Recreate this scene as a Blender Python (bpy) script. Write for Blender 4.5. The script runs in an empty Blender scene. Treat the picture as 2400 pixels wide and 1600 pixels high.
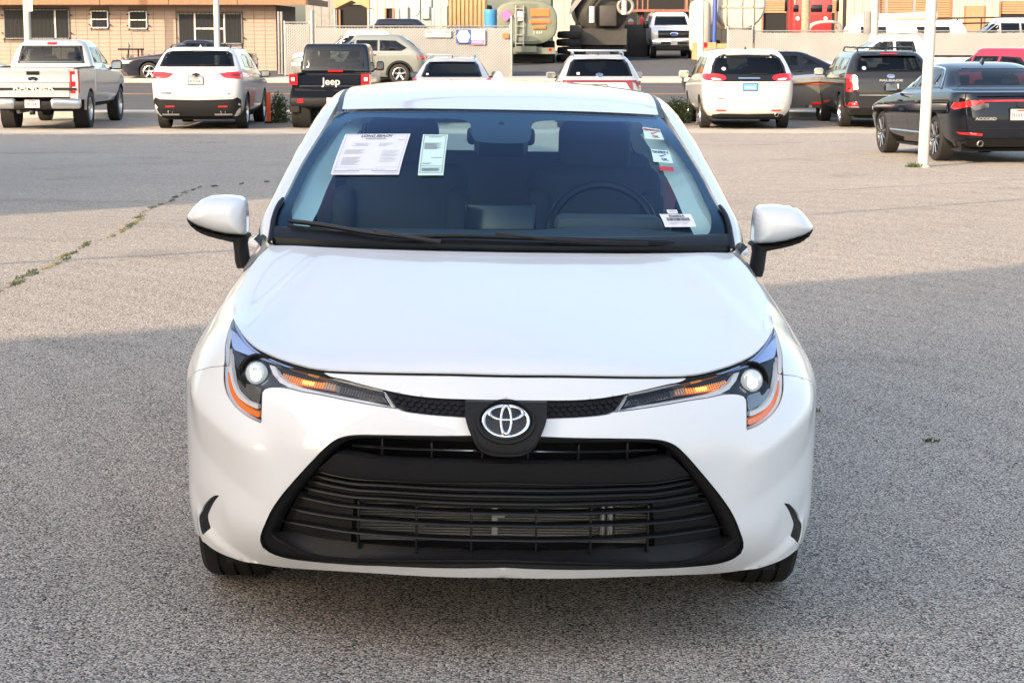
import bpy, bmesh, math, random
import numpy as np
from mathutils import Vector, Matrix, Quaternion
from mathutils.geometry import delaunay_2d_cdt
random.seed(7)
R = math.radians
scene = bpy.context.scene
COL = scene.collection

# ------------------------------------------------------------------ camera
cam_d = bpy.data.cameras.new('camera'); cam = bpy.data.objects.new('camera', cam_d); COL.objects.link(cam)
cam_d.sensor_width = 36; cam_d.lens = 70.006; cam_d.clip_start = .05; cam_d.clip_end = 3000
cam.location = (0, 0, 1.6); cam.rotation_euler = (R(90 - 8.890), 0, 0)
scene.camera = cam
scene.render.resolution_x = 1024; scene.render.resolution_y = 682

# ------------------------------------------------------------------ light
SUN_AZ, SUN_EL = 40, 24          # degrees left of straight behind the camera, elevation
SHX, SHY = math.sin(R(SUN_AZ)), math.cos(R(SUN_AZ))   # ground direction shadows run in
world = bpy.data.worlds.new('World'); scene.world = world; world.use_nodes = True
wn = world.node_tree.nodes; wl = world.node_tree.links
sky = wn.new('ShaderNodeTexSky'); sky.sky_type = 'NISHITA'; sky.sun_disc = False
sky.sun_elevation = R(SUN_EL); sky.sun_rotation = R(180 + SUN_AZ); sky.air_density = 1.0; sky.dust_density = 3.0; sky.ozone_density = .6
wb = wn.new('ShaderNodeVectorMath'); wb.operation = 'MULTIPLY'; wb.inputs[1].default_value = (1.05, 1.0, .925)      # white balance as an even warm tint over the whole sky
wl.new(sky.outputs['Color'], wb.inputs[0]); wl.new(wb.outputs['Vector'], wn['Background'].inputs['Color']); wn['Background'].inputs['Strength'].default_value = .15
sun_d = bpy.data.lights.new('sun', 'SUN'); sun_d.energy = 2.3; sun_d.angle = R(.5); sun_d.color = (1.0, .77, .52)
sun = bpy.data.objects.new('sun', sun_d); COL.objects.link(sun)
sun.rotation_euler = Vector((SHX*math.cos(R(SUN_EL)), SHY*math.cos(R(SUN_EL)), -math.sin(R(SUN_EL)))).to_track_quat('-Z', 'Y').to_euler()
vs = scene.view_settings
vs.view_transform = 'Standard'; vs.look = 'None'; vs.exposure = 1.66; vs.gamma = 1
try: vs.use_curve_mapping = False
except Exception: pass

# ------------------------------------------------------------------ materials
def mat(name, col, rough=.5, metal=0., coat=0., spec=.5, trans=0., emit=None, estr=0., noise=0., nscale=20., bump=0., bscale=200., alpha=1.):
    m = bpy.data.materials.new(name); m.use_nodes = True
    n = m.node_tree.nodes; l = m.node_tree.links; p = n['Principled BSDF']
    p.inputs['Base Color'].default_value = (*col, 1); p.inputs['Roughness'].default_value = rough
    p.inputs['Metallic'].default_value = metal; p.inputs['Coat Weight'].default_value = coat; p.inputs['Coat Roughness'].default_value = .04
    p.inputs['Specular IOR Level'].default_value = spec; p.inputs['Transmission Weight'].default_value = trans
    if emit: p.inputs['Emission Color'].default_value = (*emit, 1); p.inputs['Emission Strength'].default_value = estr
    if noise or bump:
        tc = n.new('ShaderNodeTexCoord')
    if noise:
        t = n.new('ShaderNodeTexNoise'); t.inputs['Scale'].default_value = nscale; t.inputs['Detail'].default_value = 6
        l.new(tc.outputs['Object'], t.inputs['Vector'])
        mr = n.new('ShaderNodeMapRange'); mr.inputs['From Min'].default_value = .25; mr.inputs['From Max'].default_value = .75
        mr.inputs['To Min'].default_value = 1 - noise; mr.inputs['To Max'].default_value = 1 + noise
        l.new(t.outputs['Fac'], mr.inputs['Value'])
        mx = n.new('ShaderNodeVectorMath'); mx.operation = 'SCALE'; mx.inputs[0].default_value = col
        l.new(mr.outputs['Result'], mx.inputs['Scale']); l.new(mx.outputs['Vector'], p.inputs['Base Color'])
    if bump:
        t2 = n.new('ShaderNodeTexNoise'); t2.inputs['Scale'].default_value = bscale; t2.inputs['Detail'].default_value = 3
        l.new(tc.outputs['Object'], t2.inputs['Vector'])
        b = n.new('ShaderNodeBump'); b.inputs['Strength'].default_value = bump; b.inputs['Distance'].default_value = .002
        l.new(t2.outputs['Fac'], b.inputs['Height']); l.new(b.outputs['Normal'], p.inputs['Normal'])
    return m
def glass(name, tint, refl=.9, rough=.0, ior=1.5, rc=None):
    m = bpy.data.materials.new(name); m.use_nodes = True
    n = m.node_tree.nodes; l = m.node_tree.links; n.remove(n['Principled BSDF'])
    tr = n.new('ShaderNodeBsdfTransparent'); tr.inputs['Color'].default_value = (*tint, 1)
    gl = n.new('ShaderNodeBsdfGlossy'); gl.inputs['Roughness'].default_value = rough; gl.inputs['Color'].default_value = (*(rc or (refl, refl, refl)), 1)
    lw = n.new('ShaderNodeLayerWeight'); lw.inputs['Blend'].default_value = .5; pw = n.new('ShaderNodeMath'); pw.operation = 'POWER'; pw.inputs[1].default_value = 5; l.new(lw.outputs['Facing'], pw.inputs[0])
    f0 = ((ior-1)/(ior+1))**2; fr = n.new('ShaderNodeMath'); fr.operation = 'MULTIPLY_ADD'; fr.inputs[1].default_value = 1-f0; fr.inputs[2].default_value = f0; l.new(pw.outputs[0], fr.inputs[0])
    mx = n.new('ShaderNodeMixShader'); l.new(fr.outputs[0], mx.inputs[0]); l.new(tr.outputs[0], mx.inputs[1]); l.new(gl.outputs[0], mx.inputs[2])
    l.new(mx.outputs[0], n['Material Output'].inputs['Surface'])
    return m
M = {}
def paint(name, col, rough=.42, metal=0., spec=.5):
    M[name] = mat(name, col, rough, metal, coat=1.0, spec=spec, noise=.012, nscale=3)
    return M[name]
paint('white', (.85, .85, .85), .35); paint('black', (.005, .007, .013), .6, spec=.0); paint('char', (.016, .017, .020), .6, spec=.05)
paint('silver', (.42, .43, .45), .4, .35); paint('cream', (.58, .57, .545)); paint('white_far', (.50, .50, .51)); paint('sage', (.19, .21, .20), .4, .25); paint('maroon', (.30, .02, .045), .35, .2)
paint('truckred', (.62, .03, .03), .35); paint('navy', (.010, .012, .022), .5, spec=.1)
M['plastic'] = mat('plastic', (.009, .009, .010), .55, spec=.3, bump=.25, bscale=900, noise=.1, nscale=60)
M['plastic_fine'] = mat('plastic_fine', (.007, .007, .008), .4, spec=.35)
M['gloss_black'] = mat('gloss_black', (.008, .008, .010), .12)
M['rubber'] = mat('rubber', (.012, .0115, .011), .75, noise=.25, nscale=30)
M['seal'] = mat('seal', (.006, .006, .006), .8)
M['dark'] = mat('dark', (.010, .010, .011), .9)
M['chrome'] = mat('chrome', (.82, .83, .85), .08, 1.0)
M['satin'] = mat('satin', (.55, .56, .58), .3, 1.0)
M['alloy'] = mat('alloy', (.62, .63, .65), .28, 1.0)
M['alloy_dark'] = mat('alloy_dark', (.10, .10, .11), .3, .9)
M['trim_light'] = mat('trim_light', (.74, .75, .71), .8)
M['cloth'] = mat('cloth', (.05, .053, .058), .9, bump=.2, bscale=500)
M['dash'] = mat('dash', (.06, .062, .066), .6, bump=.2, bscale=600)
M['glass'] = glass('glass', (.68, .86, .89), rc=(.40, .54, .86), ior=1.45)
M['glass_lens'] = glass('glass_lens', (.93, .94, .95), 1.)
M['glass_dark'] = glass('glass_dark', (.10, .11, .12), .9)
M['glass_mid'] = glass('glass_mid', (.34, .38, .38), .9)
M['red_lens'] = mat('red_lens', (.42, .008, .012), .15, coat=1., emit=(1, .02, .02), estr=.10)
M['red_dark'] = mat('red_dark', (.16, .006, .012), .15, coat=1.)
M['clear_lens'] = mat('clear_lens', (.78, .77, .76), .15, coat=1.)
M['amber'] = mat('amber', (.62, .13, .012), .25, coat=1., emit=(1, .22, .02), estr=.12)
M['paper'] = mat('paper', (.82, .82, .84), .8)
M['mint'] = mat('mint', (.66, .86, .80), .8)
M['ink'] = mat('ink', (.03, .03, .06), .8)
M['ink_grey'] = mat('ink_grey', (.42, .42, .46), .8)
M['ink_red'] = mat('ink_red', (.45, .03, .04), .8)
M['red_tape'] = mat('red_tape', (.55, .03, .05), .5)
M['plate'] = mat('plate', (.46, .46, .45), .5)
M['plate_ink'] = mat('plate_ink', (.05, .06, .18), .6)
M['plate_red'] = mat('plate_red', (.55, .05, .05), .6)
M['plate_blue'] = mat('plate_blue', (.10, .28, .62), .5)
M['steel'] = mat('steel', (.36, .36, .35), .45, .8, noise=.2, nscale=8)
M['white_metal'] = mat('white_metal', (.78, .77, .74), .5, noise=.06, nscale=3)
M['grey_metal'] = mat('grey_metal', (.20, .20, .20), .6, noise=.15, nscale=4)

# ------------------------------------------------------------------ mesh helpers
def link(o, parent=None):
    COL.objects.link(o)
    if parent is not None: o.parent = parent
    return o
def mesh_obj(name, verts, faces, m, parent=None, smooth=True, angle=None, matidx=None):
    me = bpy.data.meshes.new(name); me.from_pydata([tuple(v) for v in verts], [], [tuple(f) for f in faces])
    if isinstance(m, (list, tuple)):
        for q in m: me.materials.append(M[q] if isinstance(q, str) else q)
    else: me.materials.append(M[m] if isinstance(m, str) else m)
    if matidx is not None: me.polygons.foreach_set('material_index', matidx)
    me.validate(); me.update()
    if smooth:
        me.polygons.foreach_set('use_smooth', [True]*len(me.polygons))
        if angle is not None: me.set_sharp_from_angle(angle=R(angle))
    return link(bpy.data.objects.new(name, me), parent)
def empty(name, loc=(0, 0, 0), rz=0.):
    o = bpy.data.objects.new(name, None); o.empty_display_size = .3; COL.objects.link(o); o.location = loc; o.rotation_euler = (0, 0, rz); return o
def tag(o, label, cat, group=None, kind=None):
    if label: o['label'] = label
    if cat: o['category'] = cat
    if group: o['group'] = group
    if kind: o['kind'] = kind
    return o
class MB:
    """collects simple shapes, builds one mesh"""
    def __init__(s): s.v = []; s.f = []
    def add(s, v, f):
        k = len(s.v); s.v += [tuple(p) for p in v]; s.f += [tuple(i+k for i in q) for q in f]; return s
    def box(s, c, d, rz=0., rx=0., ry=0.):
        mt = Matrix.Rotation(rz, 3, 'Z') @ Matrix.Rotation(ry, 3, 'Y') @ Matrix.Rotation(rx, 3, 'X')
        v = [Vector(c) + mt @ Vector((x*d[0]/2, y*d[1]/2, z*d[2]/2)) for x in (-1, 1) for y in (-1, 1) for z in (-1, 1)]
        return s.add(v, [(0, 1, 3, 2), (4, 6, 7, 5), (0, 4, 5, 1), (2, 3, 7, 6), (0, 2, 6, 4), (1, 5, 7, 3)])
    def rbox(s, c, d, r=.02, rz=0., rx=0., ry=0., seg=2):
        bm = bmesh.new(); bmesh.ops.create_cube(bm, size=1)
        bmesh.ops.scale(bm, vec=d, verts=bm.verts)
        bmesh.ops.bevel(bm, geom=list(bm.edges), offset=min(r, min(d)*.48), segments=seg, profile=.5, affect='EDGES')
        mt = Matrix.Translation(c) @ (Matrix.Rotation(rz, 4, 'Z') @ Matrix.Rotation(ry, 4, 'Y') @ Matrix.Rotation(rx, 4, 'X'))
        bm.transform(mt); bm.verts.index_update()
        s.add([v.co for v in bm.verts], [[v.index for v in f.verts] for f in bm.faces]); bm.free(); return s
    def tube(s, path, r, n=8, caps=True):
        path = [Vector(p) for p in path]; rr = r if isinstance(r, (list, tuple)) else [r]*len(path)
        v = []; f = []; up = None
        for i, p in enumerate(path):
            t = (path[min(i+1, len(path)-1)] - path[max(i-1, 0)]).normalized()
            if up is None: up = Vector((0, 0, 1)) if abs(t.z) < .9 else Vector((1, 0, 0))
            a = t.cross(up).normalized(); b = a.cross(t).normalized(); up = b
            for k in range(n):
                w = 2*math.pi*k/n; v.append(p + (a*math.cos(w) + b*math.sin(w))*rr[i])
        for i in range(len(path)-1):
            for k in range(n): f.append((i*n+k, i*n+(k+1) % n, (i+1)*n+(k+1) % n, (i+1)*n+k))
        if caps: f.append(tuple(range(n))[::-1]); f.append(tuple((len(path)-1)*n+k for k in range(n)))
        return s.add(v, f)
    def lathe(s, prof, axis='x', n=32, c=(0, 0, 0), closed=False):
        v = []; f = []; m_ = len(prof)
        for k in range(n):
            w = 2*math.pi*k/n
            for (a, r) in prof:
                if axis == 'x': p = (a, r*math.cos(w), r*math.sin(w))
                elif axis == 'y': p = (r*math.cos(w), a, r*math.sin(w))
                else: p = (r*math.cos(w), r*math.sin(w), a)
                v.append(tuple(p[i]+c[i] for i in range(3)))
        for k in range(n):
            k2 = (k+1) % n
            for i in range(m_-1 + (1 if closed else 0)): f.append((k*m_+i, k2*m_+i, k2*m_+(i+1) % m_, k*m_+(i+1) % m_))
        return s.add(v, f)
    def grid(s, rows, flip=False):
        v = [p for r in rows for p in r]; n = len(rows[0]); f = []
        for i in range(len(rows)-1):
            for j in range(n-1):
                q = (i*n+j, i*n+j+1, (i+1)*n+j+1, (i+1)*n+j); f.append(q[::-1] if flip else q)
        return s.add(v, f)
    def prism(s, poly, h, axis='y', base=0.):
        """poly 2D extruded: axis y -> poly in xz, axis x -> poly in yz, axis z -> xy"""
        n = len(poly)
        def P(p, t): return {'y': (p[0], t, p[1]), 'x': (t, p[0], p[1]), 'z': (p[0], p[1], t)}[axis]
        v = [P(p, base) for p in poly] + [P(p, base+h) for p in poly]
        f = [tuple(range(n)), tuple(range(2*n-1, n-1, -1))] + [(i, i+n, (i+1) % n+n, (i+1) % n) for i in range(n)]
        return s.add(v, f)
    def mirror(s):
        k = len(s.v); s.v += [(-x, y, z) for x, y, z in s.v]; s.f += [tuple(i+k for i in q[::-1]) for q in s.f]; return s
    def build(s, name, m, parent=None, smooth=True, angle=35, mx=False):
        v, f = s.v, s.f
        if mx: v = [(-x, y, z) for x, y, z in v]; f = [q[::-1] for q in f]
        o = mesh_obj(name, v, f, m, parent, smooth, angle)
        bm = bmesh.new(); bm.from_mesh(o.data); bmesh.ops.recalc_face_normals(bm, faces=bm.faces); bm.to_mesh(o.data); bm.free()
        if smooth: o.data.set_sharp_from_angle(angle=R(angle))
        return o
def crom(pts, n=8, closed=False):
    pts = [tuple(p) for p in pts]
    if closed: P = [pts[-1]] + pts + pts[:2]
    else: P = [tuple(2*a-b for a, b in zip(pts[0], pts[1]))] + pts + [tuple(2*a-b for a, b in zip(pts[-1], pts[-2]))]
    out = []
    for i in range(1, len(P)-2):
        p0, p1, p2, p3 = P[i-1:i+3]
        d = lambda a, b: max(1e-6, math.dist(a, b))**.5
        t0 = 0; t1 = t0+d(p0, p1); t2 = t1+d(p1, p2); t3 = t2+d(p2, p3)
        for k in range(n):
            t = t1+(t2-t1)*k/n
            L = lambda a, b, ta, tb: tuple(((tb-t)*x+(t-ta)*y)/(tb-ta) for x, y in zip(a, b))
            A1 = L(p0, p1, t0, t1); A2 = L(p1, p2, t1, t2); A3 = L(p2, p3, t2, t3)
            out.append(L(L(A1, A2, t0, t2), L(A2, A3, t1, t3), t1, t2))
    if not closed: out.append(pts[-1])
    return out
def samp(curve, t):
    """point at fraction t of a polyline by length"""
    c = [Vector(p) for p in curve]; L = [0]
    for a, b in zip(c, c[1:]): L.append(L[-1]+(b-a).length)
    x = t*L[-1]
    for i in range(len(c)-1):
        if x <= L[i+1] or i == len(c)-2:
            return c[i].lerp(c[i+1], (x-L[i])/max(1e-9, L[i+1]-L[i]))
def lerpt(x, T):
    if x <= T[0][0]: return T[0][1]
    for (a, va), (b, vb) in zip(T, T[1:]):
        if x <= b:
            t = (x-a)/(b-a); t = t*t*(3-2*t); return va+(vb-va)*t
    return T[-1][1]
def inpoly(px, py, poly):
    P = np.asarray(poly); x0, y0 = P[:, 0], P[:, 1]; x1, y1 = np.roll(x0, -1), np.roll(y0, -1)
    px = np.asarray(px)[:, None]; py = np.asarray(py)[:, None]
    c = (y0 > py) != (y1 > py)
    with np.errstate(divide='ignore', invalid='ignore'): xi = (x1-x0)*(py-y0)/(y1-y0)+x0
    return ((c & (px < xi)).sum(1) % 2) == 1
def segdist(px, py, poly):
    P = np.asarray(poly); Q = np.roll(P, -1, 0); d = np.full(len(px), 1e9)
    px = np.asarray(px); py = np.asarray(py)
    for a, b in zip(P, Q):
        ab = b-a; l = max(1e-12, ab@ab); t = np.clip(((px-a[0])*ab[0]+(py-a[1])*ab[1])/l, 0, 1)
        d = np.minimum(d, np.hypot(px-a[0]-t*ab[0], py-a[1]-t*ab[1]))
    return d
def resample(poly, step):
    out = []
    for a, b in zip(poly, poly[1:]+poly[:1]):
        n = max(1, int(math.ceil(math.dist(a, b)/step)))
        for k in range(n): out.append((a[0]+(b[0]-a[0])*k/n, a[1]+(b[1]-a[1])*k/n))
    return out
def cdt(outer, holes=(), step=.02, bstep=None):
    """triangulate a polygon with holes, with interior points; returns pts, tris, boundary loops"""
    bstep = bstep or step
    loops = [resample([tuple(p) for p in lp], bstep) for lp in [outer]+list(holes)]
    P = np.array(loops[0]); (x0, y0), (x1, y1) = P.min(0), P.max(0)
    gx = np.arange(x0, x1+step, step); gy = np.arange(y0, y1+step, step*.866)
    X = []; Y = []
    for j, yy in enumerate(gy): X += list(gx+(step/2 if j % 2 else 0)); Y += [yy]*len(gx)
    X = np.array(X); Y = np.array(Y)
    ok = inpoly(X, Y, loops[0]); X, Y = X[ok], Y[ok]
    for h in loops[1:]:
        if len(X): ok = ~inpoly(X, Y, h); X, Y = X[ok], Y[ok]
    for h in loops:
        if len(X): ok = segdist(X, Y, h) > step*.45; X, Y = X[ok], Y[ok]
    vs_ = []; ed = []
    for lp in loops:
        k = len(vs_); vs_ += [Vector(p) for p in lp]; ed += [(k+i, k+(i+1) % len(lp)) for i in range(len(lp))]
    vs_ += [Vector((a, b)) for a, b in zip(X, Y)]
    ov, oe, of, *_ = delaunay_2d_cdt(vs_, ed, [], 0, 1e-7)
    T = [tuple(f) for f in of]
    C = np.array([[sum(ov[i][0] for i in f)/len(f), sum(ov[i][1] for i in f)/len(f)] for f in T])
    ok = inpoly(C[:, 0], C[:, 1], loops[0])
    for h in loops[1:]: ok &= ~inpoly(C[:, 0], C[:, 1], h)
    T = [t for t, k in zip(T, ok) if k]
    used = sorted({i for t in T for i in t}); mp = {o: n for n, o in enumerate(used)}
    return [tuple(ov[i]) for i in used], [tuple(mp[i] for i in t) for t in T]
def lift(name, outer, holes, surf, m, parent=None, step=.02, flange=.012, both=False, mx=False, skipc=False, off=0., bstep=None):
    """polygon in surface coordinates lifted to surf(u,v,offset) with an inward flange round its edge"""
    pts, tris = cdt(outer, holes, step, bstep)
    v = [surf(p[0], p[1], off) for p in pts]; f = list(tris)
    if flange:
        cnt = {}
        for t in tris:
            for a, b in zip(t, t[1:]+t[:1]): cnt[(a, b)] = 1
        for (a, b) in list(cnt):
            if (b, a) in cnt: continue
            if skipc and abs(pts[a][0]) < 1e-4 and abs(pts[b][0]) < 1e-4: continue
            k = len(v)
            v += [v[a], v[b], surf(pts[b][0], pts[b][1], off+flange), surf(pts[a][0], pts[a][1], off+flange)]
            f.append((k+1, k, k+3, k+2))
    if both:
        k = len(v); v = v+[(-x, y, z) for x, y, z in v]; f = f+[tuple(i+k for i in q[::-1]) for q in f]
    if mx: v = [(-x, y, z) for x, y, z in v]; f = [q[::-1] for q in f]
    o = mesh_obj(name, v, f, m, parent, True)
    bm = bmesh.new(); bm.from_mesh(o.data)
    if both and skipc:
        cv = [q for q in bm.verts if abs(q.co.x) < 1e-4]; bmesh.ops.remove_doubles(bm, verts=cv, dist=2e-4)
    bm.to_mesh(o.data); bm.free()
    return o
def text_mesh(name, s, size, m, parent, mtx, bold=0., depth=.0, align='CENTER', sx=1.):
    c = bpy.data.curves.new('t', 'FONT'); c.body = s; c.size = size; c.align_x = align; c.align_y = 'CENTER'; c.offset = bold; c.extrude = depth; c.resolution_u = 3
    o = bpy.data.objects.new('t', c); COL.objects.link(o)
    dg = bpy.context.evaluated_depsgraph_get(); me = bpy.data.meshes.new_from_object(o.evaluated_get(dg))
    bpy.data.objects.remove(o); bpy.data.curves.remove(c)
    me.transform(Matrix.Diagonal((sx, 1, 1, 1))); me.transform(mtx); me.materials.clear(); me.materials.append(M[m]); me.name = name
    return link(bpy.data.objects.new(name, me), parent)
def frame(o, ex, ey):
    """matrix placing the text plane at o with unit axes ex, ey"""
    ex = Vector(ex).normalized(); ey = Vector(ey); ey = (ey-ex*ey.dot(ex)).normalized(); ez = ex.cross(ey)
    return Matrix(((ex.x, ey.x, ez.x, o[0]), (ex.y, ey.y, ez.y, o[1]), (ex.z, ey.z, ez.z, o[2]), (0, 0, 0, 1)))

# ------------------------------------------------------------------ terrain
PT = [(-60, .15), (-20, .08), (4.9, -.014), (9.5, -.041), (15, -.11), (22, -.20), (30, -.31), (36, -.44), (40, -.53), (44, -.587), (50, -.58), (56, -.50), (63, -.38), (67.5, -.29), (72, -.2), (75, -.12), (78, .03), (85, .2), (93, .32), (110, .45), (300, .6)]
def prof(y):
    if y <= PT[0][0]: return PT[0][1]
    for (a, va), (b, vb) in zip(PT, PT[1:]):
        if y <= b: return va+(vb-va)*(y-a)/(b-a)
    return PT[-1][1]
def T(x, y):
    s = min(max((y-9.6)/18, 0), 1); w = 1-s*s*(3-2*s)
    return prof(y)-.01853*max(-9, min(9, x+.03))*w
def sheet(name, xs, ys, dz, m, **kw):
    v = [(x, y, T(x, y)+dz) for y in ys for x in xs]; n = len(xs)
    f = [(j*n+i, j*n+i+1, (j+1)*n+i+1, (j+1)*n+i) for j in range(len(ys)-1) for i in range(n-1)]
    o = mesh_obj(name, v, f, m); o['kind'] = 'structure'; return o
def asphalt(name, dark, light, scale, warm, mid=None):
    m = bpy.data.materials.new(name); m.use_nodes = True; n = m.node_tree.nodes; l = m.node_tree.links; p = n['Principled BSDF']
    tc = n.new('ShaderNodeTexCoord')
    def vor(sc, feat='F1'):
        v = n.new('ShaderNodeTexVoronoi'); v.feature = feat; v.inputs['Scale'].default_value = sc; l.new(tc.outputs['Object'], v.inputs['Vector']); return v
    def noi(sc, det=4, rough=.6):
        v = n.new('ShaderNodeTexNoise'); v.inputs['Scale'].default_value = sc; v.inputs['Detail'].default_value = det; v.inputs['Roughness'].default_value = rough; l.new(tc.outputs['Object'], v.inputs['Vector']); return v
    def mth(op, a, b):
        q = n.new('ShaderNodeMath'); q.operation = op
        for i, s in enumerate((a, b)):
            if isinstance(s, (int, float)): q.inputs[i].default_value = s
            else: l.new(s, q.inputs[i])
        return q.outputs[0]
    v1 = vor(scale); v2 = vor(scale*.45); n1 = noi(1.1, 6); n2 = noi(.18, 4); n3 = noi(scale*2.2, 2); n4 = noi(14, 5, .7)
    sep = n.new('ShaderNodeSeparateColor'); l.new(v1.outputs['Color'], sep.inputs[0])
    sep2 = n.new('ShaderNodeSeparateColor'); l.new(v2.outputs['Color'], sep2.inputs[0])
    ramp = n.new('ShaderNodeValToRGB'); e = ramp.color_ramp.elements
    e[0].position = .22; e[0].color = (*[(u*.7+w*.3) for u, w in zip(dark, light)], 1); e[1].position = .82; e[1].color = (*light, 1)
    f_ = mth('ADD', mth('MULTIPLY', sep.outputs[0], .8), mth('MULTIPLY', n3.outputs['Fac'], .2))
    l.new(f_, ramp.inputs['Fac'])
    edge = n.new('ShaderNodeMapRange'); edge.inputs['From Min'].default_value = .46; edge.inputs['From Max'].default_value = .80; edge.inputs['To Min'].default_value = 0; edge.inputs['To Max'].default_value = 1  # dark binder in the gaps, standing in too for shade between stones
    l.new(v1.outputs['Distance'], edge.inputs['Value'])
    stone = n.new('ShaderNodeMix'); stone.data_type = 'RGBA'; l.new(edge.outputs[0], stone.inputs[0]); l.new(ramp.outputs[0], stone.inputs[6]); stone.inputs[7].default_value = (*dark, 1)
    big = mth('ADD', mth('MULTIPLY', n1.outputs['Fac'], .16), mth('MULTIPLY', n2.outputs['Fac'], .34)); big = mth('ADD', big, mth('MULTIPLY', n4.outputs['Fac'], .10)); big = mth('ADD', big, .72)
    n5 = noi(.55, 5, .65); sm = n.new('ShaderNodeMapRange'); sm.inputs['From Min'].default_value = .56; sm.inputs['From Max'].default_value = .70; sm.inputs['To Min'].default_value = 1.; sm.inputs['To Max'].default_value = .72; l.new(n5.outputs['Fac'], sm.inputs['Value']); big = mth('MULTIPLY', big, sm.outputs[0])
    sc = n.new('ShaderNodeVectorMath'); sc.operation = 'SCALE'; l.new(stone.outputs[2], sc.inputs[0]); l.new(big, sc.inputs['Scale'])
    # a few rusty / pale stones
    gt = mth('GREATER_THAN', sep.outputs[2], .93); mxc = n.new('ShaderNodeMix'); mxc.data_type = 'RGBA'; l.new(mth('MULTIPLY', gt, .55), mxc.inputs[0])
    l.new(sc.outputs[0], mxc.inputs[6]); mxc.inputs[7].default_value = (*warm, 1); l.new(mxc.outputs[2], p.inputs['Base Color'])
    p.inputs['Roughness'].default_value = .85; p.inputs['Specular IOR Level'].default_value = .25
    b = n.new('ShaderNodeBump'); b.inputs['Strength'].default_value = .8; b.inputs['Distance'].default_value = .004
    l.new(mth('ADD', mth('MULTIPLY', v1.outputs['Distance'], -1.0), mth('MULTIPLY', sep.outputs[1], .5)), b.inputs['Height']); l.new(b.outputs['Normal'], p.inputs['Normal'])
    return m
M['lot'] = asphalt('lot_asphalt', (.026, .025, .024), (.75, .665, .57), 150, (.36, .22, .14))
M['road'] = asphalt('road_asphalt', (.04, .04, .043), (.13, .13, .135), 60, (.12, .11, .10))
M['concrete'] = mat('concrete', (.38, .35, .31), .9, noise=.18, nscale=1.3, bump=.3, bscale=60)
M['line_white'] = mat('line_white', (.62, .60, .56), .8, noise=.25, nscale=9)
M['line_yellow'] = mat('line_yellow', (.62, .30, .06), .8, noise=.2, nscale=9)
M['kerb_red'] = mat('kerb_red', (.50, .10, .06), .8, noise=.25, nscale=6)
yy = [-60, -30, -12, -4, 0]+[k*.5 for k in range(1, 100)]
xx = [-120, -60, -30, -18]+[k for k in range(-12, 13)]+[18, 30, 60, 120]
sheet('parking_lot', xx, yy+[50.2], 0, 'lot')
sheet('ground', [-400, -120, -40, 0, 40, 120, 400], [-60, -20, 4.9, 9.5, 22, 36, 50, 56, 63, 67.5, 75, 78, 85, 93, 110, 180, 300, 900], -.06, 'concrete')
sheet('road', xx, [51.6, 54, 56, 58, 60, 63, 65, 67.5, 69.5, 70.2], .004, 'road')
sheet('yard_ground', xx, [72.4, 73.5, 75, 76.5, 78, 81, 85, 89, 93, 98, 104, 110, 140], .004, 'road')
def kerb(name, y, w, h, x0, x1, m):
    xs = [x0+(x1-x0)*k/40 for k in range(41)]; mb = MB()
    rows = []
    for x in xs:
        a = T(x, y); b = T(x, y+w); rows.append([(x, y, a-.2), (x, y, a+h-.02), (x, y+.02, a+h), (x, y+w-.02, b+h), (x, y+w, b+h-.02), (x, y+w, b-.2)])
    o = mb.grid(rows).build(name, m, None, True, 40); o['kind'] = 'structure'; return o
kerb('kerb', 50.2, .16, .13, -60, 60, 'concrete')
kerb('pavement', 50.36, 1.2, .12, -60, 60, 'concrete')
kerb('kerb', 70.2, .15, .14, -60, 60, 'concrete')
kerb('pavement', 70.35, 2.1, .13, -60, 60, 'concrete')
for nm, y, w, x0, x1, m_ in (('lane_line', 62.4, .14, -60, 60, 'line_yellow'), ('lane_line', 62.75, .12, -60, 60, 'line_yellow'), ('lane_line', 67.3, .10, -60, 60, 'kerb_red')):
    sheet(nm, [x0, -30, -12, 0, 12, 30, x1], [y, y+w], .009, m_)
for k in range(14): sheet('lane_line', [-42+k*6.5, -39.5+k*6.5], [57.0, 57.12], .009, 'line_white')

# ================================================================== the white sedan in front
hero = empty('sedan')
hero.matrix_world = Matrix(((.99968126, -.01726138, .01842335, -.02661), (.01715032, .99983389, .00616882, 4.87946), (-.01852677, -.00585089, .99981125, -.01397), (0, 0, 0, 1)))
tag(hero, 'white sedan facing the viewer in the foreground with papers on its windshield', 'car')
PLAN = [(0, 0), (.15, .008), (.30, .042), (.45, .10), (.58, .172), (.69, .262), (.785, .378), (.85, .505), (.888, .64), (.902, .76), (.905, .90), (.902, 1.15), (.895, 1.6), (.893, 2.5), (.89, 3.3), (.875, 3.9), (.83, 4.3), (.74, 4.52), (.55, 4.6), (.3, 4.63), (0, 4.64)]
_pl = crom([(-PLAN[1][0], PLAN[1][1])]+PLAN+[(-PLAN[-2][0], PLAN[-2][1])], 10)[10:-10]
_u = [0]
for a_, b_ in zip(_pl, _pl[1:]): _u.append(_u[-1]+math.dist(a_, b_))
UMAX = _u[-1]
import bisect
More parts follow.
